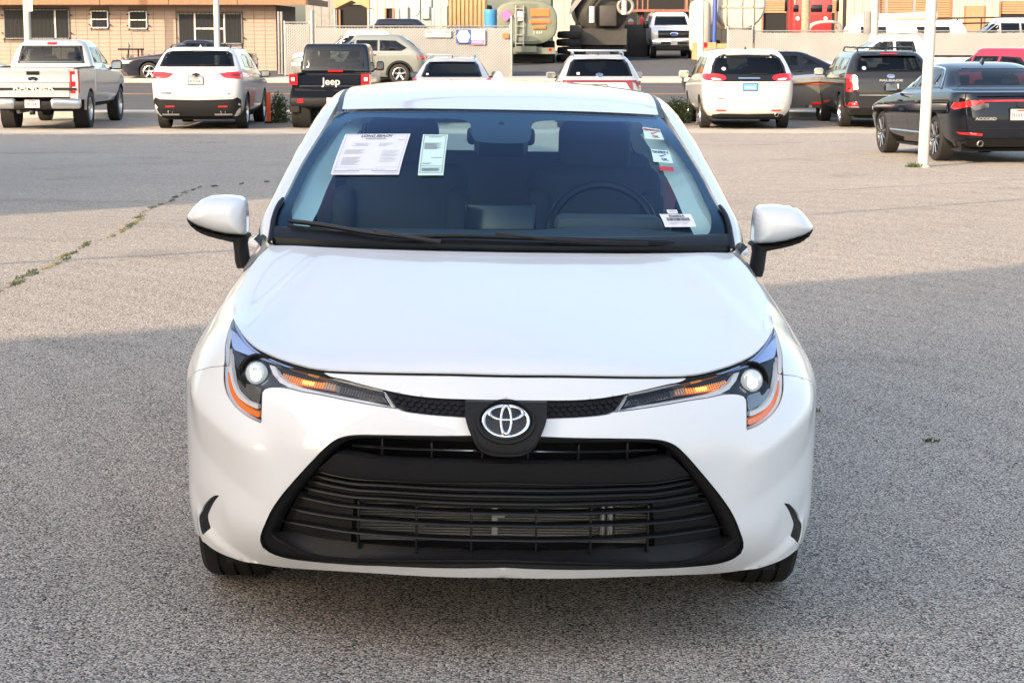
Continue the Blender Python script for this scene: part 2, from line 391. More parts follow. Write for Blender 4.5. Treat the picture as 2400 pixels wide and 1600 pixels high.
def plan(u):
    i = min(max(bisect.bisect_right(_u, u)-1, 0), len(_u)-2); t = (u-_u[i])/(_u[i+1]-_u[i])
    a, b = _pl[i], _pl[i+1]; p = (a[0]+(b[0]-a[0])*t, a[1]+(b[1]-a[1])*t)
    def tg(j):
        if j == 0: return 1, 0
        if j == len(_pl)-1: return -1, 0
        dx = _pl[j+1][0]-_pl[j-1][0]; dy = _pl[j+1][1]-_pl[j-1][1]; q = math.hypot(dx, dy); return dx/q, dy/q
    ta, tb = tg(i), tg(i+1); tx = ta[0]+(tb[0]-ta[0])*t; ty = ta[1]+(tb[1]-ta[1])*t; q = math.hypot(tx, ty)
    return p, (-ty/q, tx/q)
CT = [(0, 2.2), (.3, 2.2), (.6, 2.15), (.85, 2.6), (1.05, 3.05), (1.21, 3.3), (1.331, 3.05), (1.451, 2.49), (1.551, 2.13), (1.641, 1.86), (1.731, 1.72), (1.831, 1.68), (2.05, 1.3), (2.4, .98), (3.0, .8), (4.2, .7), (5.0, .5), (5.6, .35)]
def lerpc(x, T_):
    n = len(T_)
    if x <= T_[0][0]: return T_[0][1]
    if x >= T_[-1][0]: return T_[-1][1]
    for i in range(n-1):
        if x <= T_[i+1][0]: break
    x0, y0 = T_[i]; x1, y1 = T_[i+1]; h = x1-x0
    m_ = lambda j: 0. if j in (0, n-1) else (T_[j+1][1]-T_[j-1][1])/(T_[j+1][0]-T_[j-1][0])
    t = (x-x0)/h; return (2*t**3-3*t*t+1)*y0+(t**3-2*t*t+t)*m_(i)*h+(-2*t**3+3*t*t)*y1+(t**3-t*t)*m_(i+1)*h
def hump(x): return max(0., 1-x*x)**2
def S(u, z, off=0.):
    """body side wrapped round the car: u along the outline from the nose centre, z height, off inward"""
    (x, y), (nx, ny) = plan(u)
    z0 = lerpt(u, [(0, .52), (.6, .52), (1.05, .62), (2, .62)])
    c = lerpc(u, CT)
    h = max(0, z-z0); D = c*h*h
    wf = lerpt(u, [(0, 1), (.6, 1), (1.1, 0)])
    q = max(0, .34-z); D += (wf*4.2+(1-wf)*1.0)*q*q
    zc = .50+(u-.64)*.33; w = lerpt(u, [(.60, 0), (.76, 1), (.95, 1), (1.12, 0)]); d = z-zc
    D -= .022*w*max(0, 1-d/.075 if d > 0 else 1+d/.13)
    zb = .188+(u-.79)*.50; w = lerpt(u, [(.74, 0), (.82, 1), (.99, 1), (1.06, .0)])
    D -= .012*w*min(max((zb-z)/.018, 0), 1)
    w = lerpt(u, [(.80, 0), (.88, 1), (1.0, 1), (1.1, 0)]); D += .007*w*hump((z-.31)/.075)
    D += off
    return (x+nx*D, y+ny*D, z)
def u_of_y(y):
    lo, hi = 0., UMAX
    for _ in range(40):
        m_ = (lo+hi)/2
        if plan(m_)[0][1] < y: lo = m_
        else: hi = m_
    return lo
HOODF=[(1.101,0.817),(1.017,0.811),(0.956,0.8),(0.898,0.785),(0.844,0.77),(0.792,0.759),(0.737,0.75),(0.67,0.742),(0.616,0.737),(0.57,0.735),(0.549,0.735),(0.357,0.742),(0.167,0.748),(-0.001,0.748)]
LAMPT=[(1.075,0.817),(0.986,0.803),(0.929,0.789),(0.872,0.772),(0.816,0.757),(0.757,0.745),(0.696,0.736),(0.66,0.731),(0.603,0.726),(0.536,0.721),(0.465,0.713),(0.409,0.706),(0.355,0.699),(0.339,0.699)]
LAMPB=[(0.291,0.66),(0.369,0.665),(0.448,0.671),(0.53,0.677),(0.59,0.679),(0.635,0.682),(0.669,0.682),(0.701,0.678),(0.713,0.673),(0.716,0.665),(0.709,0.65),(0.7,0.63),(0.689,0.598),(0.69,0.591)]
LAMPO=[(0.69,0.591),(0.727,0.598),(0.762,0.608),(0.803,0.624),(0.84,0.644),(0.87,0.67),(0.89,0.694),(0.919,0.727),(0.958,0.756),(0.99,0.778),(1.025,0.797),(1.07,0.81),(1.101,0.817)]
NOSEL=[(0.545,0.73),(0.514,0.722),(0.468,0.718),(0.411,0.711),(0.356,0.704),(0.341,0.705),(0.26,0.694),(0.183,0.691),(0.108,0.691),(-0.001,0.691)]
UGB=[(0.288,0.659),(0.27,0.655),(0.214,0.651),(0.14,0.649),(0.101,0.648),(0.079,0.608)]
BIG=[(0.079,0.608),(0.316,0.598),(0.396,0.592),(0.424,0.586),(0.452,0.574),(0.48,0.55),(0.509,0.52),(0.556,0.471),(0.606,0.416),(0.641,0.37),(0.667,0.324),(0.689,0.291),(0.697,0.274),(0.699,0.255),(0.68,0.239),(0.63,0.231),(0.556,0.234),(0.47,0.24),(0.375,0.247),(0.32,0.252),(-0.007,0.267)]
BOT=[(0.,.234),(.328,.225),(.485,.213),(.69,.189),(.804,.186),(.872,.191),(.936,.199),(.984,.211)]
VENT=[(.862,.370),(.893,.363),(.931,.345),(.985,.313),(1.008,.290),(1.008,.268),(.999,.244),(.991,.233),(.941,.260),(.949,.276),(.953,.293),(.928,.319),(.895,.347)]
SHUT=[(1.331,.826),(1.451,.844),(1.551,.869),(1.641,.895),(1.731,.921),(1.831,.948)]
SL0=[(0.518,0.481),(0.465,0.476),(0.404,0.473),(0.321,0.476),(-0.004,0.484)]
SL1=[(0.528,0.469),(0.465,0.462),(0.404,0.459),(0.321,0.462),(-0.005,0.465)]
SL2=[(0.543,0.453),(0.464,0.446),(0.403,0.443),(0.321,0.446),(-0.005,0.449)]
SL3=[(0.561,0.433),(0.496,0.428),(0.418,0.424),(0.321,0.427),(-0.005,0.429)]
SL4=[(0.575,0.409),(0.521,0.405),(0.428,0.4),(0.317,0.403),(-0.006,0.405)]
SL5=[(0.601,0.374),(0.537,0.37),(0.428,0.368),(0.316,0.371),(-0.006,0.374)]
SL6=[(0.63,0.336),(0.537,0.335),(0.428,0.332),(0.316,0.333),(-0.007,0.336)]
LIP=[(0.656,0.308),(0.649,0.299),(0.608,0.281),(0.57,0.264),(0.528,0.254),(0.488,0.248),(0.321,0.264),(-0.008,0.287)]
LIPT=[(0.675,0.302),(0.624,0.309),(0.565,0.3),(0.467,0.3),(0.322,0.3),(-0.008,0.306)]
SLOT=[(0.321,0.579),(0.385,0.572),(0.413,0.564),(0.43,0.55),(0.418,0.542),(0.37,0.537),(0.318,0.537)]
BAR=[(0.454,0.539),(0.437,0.546),(0.418,0.54),(0.366,0.536),(0.314,0.534),(-0.003,0.54)]
SIDEP=[(0.575,0.416),(0.602,0.369),(0.636,0.331),(0.658,0.299),(0.577,0.291),(0.443,0.292),(0.43,0.342),(0.421,0.395),(0.417,0.415),(0.498,0.417)]
L_brow=[(1.102,0.815),(0.988,0.8),(0.932,0.786),(0.874,0.769),(0.818,0.754),(0.759,0.742),(0.698,0.733),(0.661,0.729),(0.709,0.731),(0.767,0.737),(0.833,0.744),(0.899,0.751),(0.924,0.755),(0.954,0.768),(0.993,0.786),(1.044,0.803)]
L_bezel=[(0.95,0.747),(0.905,0.742),(0.822,0.735),(0.777,0.73),(0.775,0.722),(0.739,0.703),(0.697,0.687),(0.658,0.681),(0.689,0.681),(0.725,0.676),(0.747,0.67),(0.761,0.675),(0.806,0.677),(0.861,0.683),(0.892,0.706)]
L_proj=[(0.793,0.705),(0.837,0.703),(0.816,0.729)]
L_refl=[(0.861,0.68),(0.83,0.677),(0.794,0.674),(0.76,0.669),(0.748,0.663),(0.745,0.652),(0.739,0.635),(0.769,0.639),(0.806,0.648),(0.841,0.664)]
L_drl=[(0.954,0.749),(0.932,0.742),(0.884,0.707),(0.848,0.677),(0.82,0.658),(0.775,0.641),(0.731,0.633),(0.726,0.618),(0.767,0.622),(0.815,0.636),(0.858,0.66),(0.894,0.692),(0.929,0.725)]
L_amber=[(0.965,0.748),(0.944,0.741),(0.902,0.705),(0.861,0.67),(0.824,0.645),(0.783,0.627),(0.746,0.618),(0.716,0.613),(0.714,0.602),(0.744,0.606),(0.788,0.618),(0.832,0.635),(0.867,0.657),(0.9,0.692),(0.934,0.724)]
L_u=[(0.757,0.728),(0.735,0.726),(0.698,0.705),(0.66,0.693),(0.606,0.685),(0.543,0.681),(0.458,0.675),(0.377,0.669),(0.312,0.661),(0.343,0.689),(0.353,0.694),(0.342,0.695),(0.299,0.658),(0.375,0.664),(0.455,0.669),(0.54,0.675),(0.602,0.678),(0.65,0.683),(0.687,0.691),(0.727,0.709)]
L_turn=[(0.718,0.721),(0.673,0.718),(0.602,0.712),(0.534,0.707),(0.507,0.704),(0.489,0.684),(0.537,0.685),(0.6,0.686),(0.649,0.687),(0.678,0.695)]
L_grey=[(0.503,0.704),(0.446,0.699),(0.363,0.69),(0.354,0.687),(0.33,0.668),(0.382,0.671),(0.437,0.678),(0.488,0.682)]
L_up=[(0.729,0.726),(0.668,0.724),(0.598,0.72),(0.533,0.717),(0.445,0.709),(0.348,0.698),(0.353,0.694),(0.443,0.704),(0.53,0.711),(0.595,0.716),(0.665,0.721),(0.71,0.724)]

def rnd(pts, n=4): return crom(pts, n)
def c0(pts): return [(max(0., p[0]), p[1]) for p in pts]
HF = c0(rnd(HOODF)); LT = rnd(LAMPT); LB = rnd(LAMPB[:9], 3)+LAMPB[9:12]+LAMPB[12:]; LO = rnd(LAMPO)
NL = c0(rnd(NOSEL[:5]+NOSEL[6:])); BG = c0(rnd(BIG)); BT = c0(rnd(BOT))
ARCH_C = (.935, .318); ARCH_R = .352
def arch(yc, r, z0=.2, a0=None, n=20):
    pts = []
    for k in range(n+1):
        w = math.pi*(1-k/n)*1.0
        pts.append((yc+r*math.cos(w), ARCH_C[1]+r*math.sin(w)))
    return pts
ua = lambda y: u_of_y(y)
# bumper skin: bottom edge -> wheel arch -> seam -> lamp -> grille outline -> centre
aw = [(ua(ARCH_C[0]-ARCH_R*math.cos(R(d))), ARCH_C[1]+ARCH_R*math.sin(R(d))) for d in (-15, -5, 5, 15, 25, 35, 44)]
lo_cut = [p for p in LO if p[0] <= .905]
outer = [(0, .234)]+BT[1:]+[(1.06, .212), (aw[0][0]-.004, .212)]+aw+[(1.08, .668), (.97, .70), (.9075, .7105)]+lo_cut[::-1]+LB[::-1][1:]+rnd(UGB[:5], 2)[1:]+[UGB[5]]+BG[1:]
outer[-1] = (0, .267)
_cl = []
for p in outer:
    if not _cl or math.dist(p, _cl[-1]) > 1.2e-3: _cl.append(p)
lift('front_bumper', _cl, [rnd(VENT+[VENT[0]], 3)[:-1]], S, 'white', hero, step=.016, both=True, skipc=True, flange=.02)
# nose strip above the upper grille
up = [p for p in HF if p[0] < .549][::-1]
nose = [(p[0], p[1]-.008) for p in up]+NL[1:]
nose = [(0., .740)]+[p for p in nose if p[0] > 0]+[(0., .691)]
lift('nose_panel', nose, [], S, 'white', hero, step=.016, both=True, skipc=True, flange=.012)
# black core behind every gap
core = [[S(u, z, .055+.03*(z < .3)) for z in (.245, .3, .4, .5, .58, .66, .70, .73)] for u in np.linspace(.70, 1.05, 14)]
MB().grid(core).mirror().build('bumper_core', 'dark', hero)
# ---- fenders, doors, quarter panels on the same wrapped surface
belt = lambda y: .957+.026*(y-1.3)
K = [HOODF[0]]+SHUT
KS = rnd(K, 5)
def side_panels(mx):
    a1 = [(ua(ARCH_C[0]-ARCH_R*math.cos(R(d))), ARCH_C[1]+ARCH_R*math.sin(R(d))) for d in list(range(46, 181, 9))+[187, 195]]
    top = KS+[(ua(1.40), belt(1.40)-.004)]
    lo2 = [p for p in LO if p[0] > .905]
    poly = [(.9707, .7012), (1.0807, .6692)]+a1+[(a1[-1][0]+.004, .175), (ua(1.395), .175)]+top[::-1]+lo2[::-1][1:]+[(.9085, .7118)]
    cl = []
    for p in poly:
        if not cl or math.dist(p, cl[-1]) > 1.5e-3: cl.append(p)
    lift('fender', cl, [], S, 'white', hero, step=.03, flange=.015, mx=mx)
    for y0, y1, seam in ((1.40, 2.47, 0), (2.478, 3.42, 1)):
        pts = [(ua(y0), .20), (ua(y0), .6), (ua(y0), belt(y0)-.004)]+[(ua(y0+(y1-y0)*k/6), belt(y0+(y1-y0)*k/6)-.004) for k in range(1, 6)]
        if seam: pts += [(ua(y1), belt(y1)-.004), (ua(y1-.02), .8), (ua(y1-.10), .60), (ua(y1-.20), .40), (ua(y1-.24), .20)]
        else: pts += [(ua(y1), belt(y1)-.004), (ua(y1), .6), (ua(y1), .20)]
        d = lift('door', pts, [], S, 'white', hero, step=.05, flange=.015, mx=mx)
        h = MB(); uh = ua(y1-.22); zz = .86
        h.tube([S(uh-.11, zz, -.004), S(uh-.08, zz, -.035), S(uh+.08, zz, -.035), S(uh+.11, zz, -.004)], .013, 8); h.build('handle', 'white', d, mx=mx)
    a2 = [(ua(3.635-ARCH_R*math.cos(R(d))), ARCH_C[1]+ARCH_R*math.sin(R(d))) for d in range(14, 181, 9)]
    pts = [(ua(3.428), belt(3.428)-.004), (ua(3.408), .8), (ua(3.328), .60)]+a2[0:]+[(a2[-1][0]+.01, .30), (UMAX-.75, .30), (UMAX-.75, .985), (ua(4.1), 1.005)]
    lift('quarter_panel', pts, [], S, 'white', hero, step=.06, flange=.015, mx=mx)
    s = MB(); s.grid([[S(ua(y), z, o) for z, o in ((.135, .06), (.14, .02), (.165, .004), (.20, .012), (.20, .05))] for y in np.linspace(1.30, 3.27, 14)]); s.build('sill', 'plastic', hero, mx=mx)
    for yc in (ARCH_C[0], 3.635):
        w = MB(); w.grid([[(x_, yc-(ARCH_R+.006)*math.cos(R(d)), ARCH_C[1]+(ARCH_R+.006)*math.sin(R(d))) for d in range(-14, 195, 8)] for x_ in (.55, .70, .86)])
        w.add([(.55, yc+(ARCH_R+.006)*math.cos(R(d)), ARCH_C[1]+(ARCH_R+.006)*math.sin(R(d))) for d in range(-14, 195, 11)], [tuple(range(19))]); w.build('wheel_well', 'dark', hero, mx=mx)
for mx in (False, True): side_panels(mx)
rb = [(UMAX-.745, .22), (UMAX-.745, .64), (UMAX, .64), (UMAX, .22)]
lift('rear_bumper', rb, [], S, 'white', hero, step=.06, both=True)
lift('trunk_face', [(UMAX-.745, .645), (UMAX-.745, 1.0), (UMAX, 1.02), (UMAX, .645)], [], S, 'white', hero, step=.06, both=True)
for mx in (False, True): lift('tail_lamp', [(UMAX-.80, .78), (UMAX-.80, .92), (UMAX-.30, .90), (UMAX-.34, .82)], [], S, 'red_lens', hero, step=.05, off=-.012, flange=.02, mx=mx)

# ---- hood
hf3 = [S(u, z) for u, z in HF][::-1]                  # centre -> lamp tip
rc_ = S(*SHUT[-1]); rear = crom([(0, 1.10, .957), (.25, 1.118, .9565), (.5, 1.18, .954), (.64, 1.235, .953), rc_], 6)
side = [S(u, z) for u, z in rnd([HOODF[0]]+SHUT, 6)]
cen = crom([hf3[0], (0, .15, .773), (0, .24, .800), (0, .40, .838), (0, .65, .883), (0, .90, .924), (0, 1.10, .957)], 6)
NS, NT = 44, 40
def hood_pt(s, t):
    d0 = samp(hf3, s); d1 = samp(rear, s); a = samp(cen, t); b = samp(side, t)
    lc = d0.lerp(d1, t); ld = a.lerp(b, s)
    bl = samp(hf3, 0).lerp(samp(hf3, 1), s).lerp(samp(rear, 0).lerp(samp(rear, 1), s), t)
    p = lc+ld-bl
    # crown and the two raised lines running back from the lamps
    p.z += .010*math.sin(math.pi*s)**1.0*math.sin(math.pi*min(1, t*1.0))*.8
    sr = .80-.10*t
    p.z += .009*max(0, 1-abs(s-sr)/.075)*math.sin(math.pi*t)
    return p
ss = [k/NS for k in range(NS+1)]; tt = [(k/NT)**1.35 for k in range(NT+1)]
ss[-1] = .994; tt[0] = .004; tt[-1] = .997
rows = [[tuple(hood_pt(s, t)) for s in ss] for t in tt]
hv = MB(); hv.grid(rows)
brd = [rows[0][j] for j in range(NS+1)]; lip = [(x, y+.003, z-.005) for x, y, z in brd]
hv.grid([lip, brd]); brd = [r[-1] for r in rows]; hv.grid([[(x-.01, y, z-.025) for x, y, z in brd], brd])
brd = rows[-1]; hv.grid([brd, [(x, y-.01, z-.02) for x, y, z in brd]])
hv.mirror(); o = hv.build('hood', 'white', hero, angle=40)
bm = bmesh.new(); bm.from_mesh(o.data); bmesh.ops.remove_doubles(bm, verts=bm.verts, dist=1e-4); bmesh.ops.recalc_face_normals(bm, faces=bm.faces); bm.to_mesh(o.data); bm.free(); o.data.set_sharp_from_angle(angle=R(40))
# black rubber under the hood edge, filling the dark gap above the lamps
g = MB(); HG = [p for p in HF if p[0] < .95]; g.grid([[S(u, z-.006, .030) for u, z in HG], [S(u, z-.008, .012) for u, z in HG], [S(u, z-.014, .012) for u, z in HG], [S(u, max(z-.034, .70), .026) for u, z in HG]]); g.mirror().build('hood_seal', 'seal', hero)

# ---- upper grille strip, emblem plinth, emblem
ug = [(0., .690)]+[(p[0], p[1]-.002) for p in NL[::-1] if .001 < p[0] < .345]+[(.337, .699), (.293, .662)]+rnd(UGB[:5], 2)[1:]
ug = [p for p in ug]+[(0., .648)]
lift('upper_grille', ug, [], S, 'plastic', hero, step=.02, both=True, skipc=True, off=.010, flange=.02)
hx = MB()
for r_ in range(4):
    for k in range(-16, 17):
        cx = (k+.5*(r_ % 2))*.0205; cz = .686-r_*.0108+.0
        zt = lerpt(abs(cx), [(0, .686), (.108, .686), (.18, .687), (.26, .690), (.34, .698)]); zl = lerpt(abs(cx), [(0, .652), (.14, .653), (.21, .655), (.27, .659), (.3, .67)])
        cz = zt-.006-(r_)*(.0105) if True else cz
        if cz-.004 < zl or abs(cx) < .082 or abs(cx) > .315: continue
        w_, h_ = .0092, .0045
        sg = 1 if cx > 0 else -1
        pv = []
        for (a, b, o_) in ((-w_, 0, .006), (-w_*.55, h_, .006), (w_*.55, h_, .006), (w_, 0, .006), (w_*.55, -h_, .001), (-w_*.55, -h_, .001)):
            q = S(abs(cx+a), cz+b, o_); pv.append((sg*q[0], q[1], q[2]))
        pb = [(x, y+.012, z) for x, y, z in pv]
        if sg < 0: pass
        hx.add(pv+pb, [tuple(range(6))]+[(i, i+6, (i+1) % 6+6, (i+1) % 6) for i in range(6)])
hx.build('honeycomb', 'plastic', hero, angle=20)['kind'] = 'stuff'
def ell(cx, cz, rx, rz, n=40): return [(cx+rx*math.cos(2*math.pi*k/n), cz+rz*math.sin(2*math.pi*k/n)) for k in range(n)]
def flat(y0):
    return lambda x, z, off=0.: (x, y0+.06*x*x+(2.2*(z-.52)**2-.0186 if z > .60 else -.0045-(.60-z)*.10)+off, z)
pl = crom([(-.103, .690), (-.101, .648), (-.085, .608), (-.070, .582), (-.045, .566), (0, .561), (.045, .566), (.070, .582), (.085, .608), (.101, .648), (.103, .690)], 4)
lift('emblem_plinth', pl, [ell(0, .6455, .0655, .0435)], flat(-.004), 'plastic', hero, step=.012, flange=.03)
em = lift('emblem', ell(0, .6455, .0645, .0425), [], flat(.006), 'gloss_black', hero, step=.012, flange=.01)
def ring(cx, cz, rx, rz, w, y0, name='emblem_ring'):
    path = [(cx+rx*math.cos(2*math.pi*k/48), cz+rz*math.sin(2*math.pi*k/48)) for k in range(48)]
    v = []; f = []
    for k, (x, z) in enumerate(path):
        a = 2*math.pi*k/48; nx, nz = math.cos(a)/rx, math.sin(a)/rz; q = math.hypot(nx, nz); nx /= q; nz /= q
        ww = w*(.75+.5*abs(nx)) if rx > rz else w*(.75+.5*abs(nz))
        yb = flat(y0)(x, z)[1]
        for (o_, dy) in ((-.5, .004), (-.35, -.002), (0, -.0035), (.35, -.002), (.5, .004)): v.append((x+nx*ww*o_, yb+dy, z+nz*ww*o_))
    for k in range(48):
        for j in range(4): f.append((k*5+j, ((k+1) % 48)*5+j, ((k+1) % 48)*5+j+1, k*5+j+1))
    return mesh_obj(name, v, f, 'chrome', em)
ring(0, .6455, .0575, .0365, .0112, .002); ring(0, .6640, .0425, .0155, .0095, 0.0); ring(0, .6480, .0130, .0325, .0095, -.002)
bz = [flat(-.008)(x, z) for x, z in ell(0, .6455, .0715, .0495, 48)]; MB().tube(bz+[bz[0]], .0035, 6, caps=False).build('emblem_bezel', 'plastic', hero)
cup = [flat(-.006)(x, z) for x, z in crom([(-.083, .625), (-.070, .592), (-.043, .576), (0, .571), (.043, .576), (.070, .592), (.083, .625)], 4)]; MB().tube(cup, .0035, 6).build('plinth_ridge', 'plastic', hero)

# ---- lower grille: frame on the bumper surface, slot, plain bar, slats, lip
BGo = [(0., .606)]+[p for p in BG[0:] if p[0] > .0]+[(0., .267)]
def inset(poly, d):
    P = [Vector(p) for p in poly]; out = []
    n = len(P)
    for i in range(n):
        a, b, c = P[i-1], P[i], P[(i+1) % n]
        t = (c-a).normalized(); nrm = Vector((-t.y, t.x)); out.append(tuple(b+nrm*d))
    return out
fr_in = [(0., .590), (.31, .587), (.392, .581), (.421, .573), (.446, .560), (.472, .536), (.498, .508), (.544, .460), (.592, .406), (.626, .362), (.650, .320), (.664, .300), (.640, .286), (.60, .270), (.53, .255), (.48, .252), (.32, .264), (0., .280)]
cl = [BGo[0]]
for p in BGo[1:]:
    if math.dist(p, cl[-1]) > 2e-3: cl.append(p)
gpart = empty('lower_grille'); gpart.parent = hero
def ringstrip(name, A_, B_, oa, ob, m, n=80):
    v = []
    rows_ = []
    for k in range(n+1):
        a = samp([(p[0], p[1], 0) for p in A_], k/n); b = samp([(p[0], p[1], 0) for p in B_], k/n)
        rows_.append([S(a.x, a.y, oa-.012), S(a.x, a.y, oa), S(a.x*.6+b.x*.4, a.y*.6+b.y*.4, oa*.7+ob*.3), S(b.x, b.y, ob), S(b.x, b.y, ob+.03)])
    return MB().grid(rows_).mirror().build(name, m, gpart, angle=50)
ar_ = sum(a[0]*c[1]-c[0]*a[1] for a, c in zip(cl, cl[1:]+cl[:1])); clf = [(max(0., p[0]), p[1]) for p in inset(cl, .0025*(1 if ar_ > 0 else -1))]; clf[0] = (0., .6035); clf[-1] = (0., .2695)
ringstrip('grille_frame', clf, crom(fr_in, 4), .005, .016, 'plastic')
deep = .27
MB().grid([[S(u, z, deep+.02) for z in (.25, .3, .36, .42, .5, .56, .6)] for u in np.linspace(0, .66, 20)]).mirror().build('grille_back', 'dark', gpart)
# upper slot bars and plain bar
barT = crom([(0., .5415), (.20, .538), (.314, .535), (.37, .537), (.42, .541), (.448, .541)], 5)
barB = crom([(0., .488), (.20, .483), (.321, .480), (.40, .478), (.465, .481), (.512, .487)], 5)
rows_ = []
for k in range(31):
    a = samp([(p[0], p[1], 0) for p in barT], k/30); b = samp([(p[0], p[1], 0) for p in barB], k/30)
    rows_.append([S(a.x, a.y, .06), S(a.x, a.y+.002, .020), S(a.x, a.y-.003, .012)]+[S(a.x+(b.x-a.x)*q, a.y+(b.y-a.y)*q, .012+.012*q) for q in (.15, .5, .85)]+[S(b.x, b.y, .026), S(b.x, b.y-.004, .06)])
MB().grid(rows_).mirror().build('plain_bar', 'plastic', gpart, angle=40)
MB().tube([S(u, z, .045) for u, z in crom([(0., .563), (.2, .561), (.33, .558), (.42, .556)], 4)], .0035, 6).mirror().build('slot_bar', 'chrome', gpart)
for k, x_ in enumerate((.06, .20, .34)): MB().rbox(S(x_, .557, .06), (.006, .03, .045), .002).mirror().build('slot_strut', 'plastic_fine', gpart)
for i, sl in enumerate((SL0, SL1, SL2, SL3, SL4, SL5, SL6)):
    path = c0(crom(sl, 6)); path = path if path[-1][0] == 0 else path+[(0., path[-1][1])]
    o_ = .032 if i < 4 else .026
    th = .0052 if i < 4 else .0045
    n_ = len(path); rows_ = []
    for j, (u, z) in enumerate(path):
        e = min(1, .25+j/4.)
        rows_.append([S(u, z-th*e, o_+.035), S(u, z-th*.9*e, o_+.004), S(u, z-th*.3*e, o_-.002*e), S(u, z+th*.5*e, o_-.001), S(u, z+th*e, o_+.006), S(u, z+th*1.1*e, o_+.035)])
    MB().grid(rows_).mirror().build('slat', 'plastic_fine', gpart, angle=60)
bk = [[S(u, z, .050) for u in np.linspace(0, .56, 22)] for z in (.492, .475, .455, .435, .415)]
MB().grid(bk).mirror().build('slat_backing', 'plastic', gpart)
sp = [(.59, .415), (.615, .372), (.642, .331), (.655, .300), (.577, .286), (.43, .288), (.424, .342), (.418, .395), (.414, .418), (.498, .418)]
for mx in (False, True): lift('side_blank', sp, [], S, 'plastic', gpart, step=.04, off=.052, flange=.03, mx=mx)
lipU = crom([(.648, .303), (.624, .302), (.565, .296), (.467, .296), (.322, .297), (0., .303)], 5); lipL = crom([(.652, .300), (.645, .292), (.605, .276), (.565, .260), (.50, .250), (0., .282)], 5)
lipL = crom([(.652, .300), (.645, .292), (.605, .276), (.565, .260), (.520, .251), (.45, .253), (.321, .266), (.15, .281), (0., .286)], 5)
rows_ = []
for k in range(41):
    a = samp([(p[0], p[1], 0) for p in lipU], k/40); b = samp([(p[0], p[1], 0) for p in lipL], k/40)
    rows_.append([S(a.x, a.y+.001, .09), S(a.x, a.y+.003, .052)]+[S(a.x+(b.x-a.x)*q, a.y+(b.y-a.y)*q, .050-.040*q) for q in (.1, .5, .85)]+[S(b.x, b.y+.003, .004), S(b.x, b.y-.002, .002), S(b.x, b.y-.006, .008), S(b.x, b.y-.010, .03)])
MB().grid(rows_).mirror().build('grille_lip', 'plastic', gpart, angle=50)
fn = MB()
for k in range(16): fn.box((0, .225, .305+k*.0072), (.78, .012, .0018))
fn.box((0, .245, .36), (.80, .006, .16)); fn.build('condenser', mat('condenser_metal', (.30, .29, .28), .5, .3), gpart, smooth=False)
for x_ in (-.40, -.235, -.085, .085, .235, .40): MB().rbox(S(abs(x_), .345, .045)[:1] and ((math.copysign(S(abs(x_), .345, .045)[0], x_)), S(abs(x_), .345, .055)[1], .350), (.006, .022, .125), .002).build('grille_strut', 'plastic_fine', gpart)
MB().rbox((-.022, .175, .365), (.016, .012, .10), .003).rbox((-.010, .172, .372), (.03, .01, .022), .003).build('latch_bracket', mat('zinc', (.6, .62, .58), .4, .3), gpart)
for x_ in (.262, .283): MB().tube([(x_, .205, .30), (x_, .205, .42)], .011 if x_ > .27 else .008, 12).build('coolant_pipe', 'satin', gpart)
# corner vents
vp = rnd(VENT+[VENT[0]], 3)[:-1]
for mx in (False, True): lift('corner_vent', inset(vp, .0), [], S, 'plastic', hero, step=.02, off=.004, flange=.0, mx=mx)

# ---- headlights
lamp_poly = [(1.081, .8185)]+[(p[0], p[1]) for p in LT[1:]]+LB+[(p[0], p[1]) for p in LO[1:-1]]
cl = []
for p in lamp_poly:
    if not cl or math.dist(p, cl[-1]) > 1.5e-3: cl.append(p)
ar_ = sum(a[0]*c[1]-c[0]*a[1] for a, c in zip(cl, cl[1:]+cl[:1]))
lamp_poly = inset(cl, .0022*(1 if ar_ > 0 else -1))
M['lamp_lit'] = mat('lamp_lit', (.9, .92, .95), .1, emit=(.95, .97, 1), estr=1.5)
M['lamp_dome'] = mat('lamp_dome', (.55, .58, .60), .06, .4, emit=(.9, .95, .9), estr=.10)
M['amber_deep'] = mat('amber_deep', (.20, .035, .006), .25, coat=1., emit=(1, .2, .02), estr=.05)
M['rib_clear'] = mat('rib_clear', (.70, .55, .42), .15, coat=1.)
M['lamp_amber'] = mat('lamp_amber', (.60, .20, .03), .2, coat=1., emit=(1, .32, .04), estr=.30)
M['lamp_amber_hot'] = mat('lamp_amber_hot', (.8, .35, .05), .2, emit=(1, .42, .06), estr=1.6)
M['smoke'] = mat('smoke', (.06, .058, .06), .2, coat=1.)
M['brow_sky_tint'] = mat('brow_sky_tint', (.42, .55, .85), .3, .35)  # blue of the reflected sky put into the base colour
M['refl'] = mat('refl', (.30, .30, .30), .10, .95)
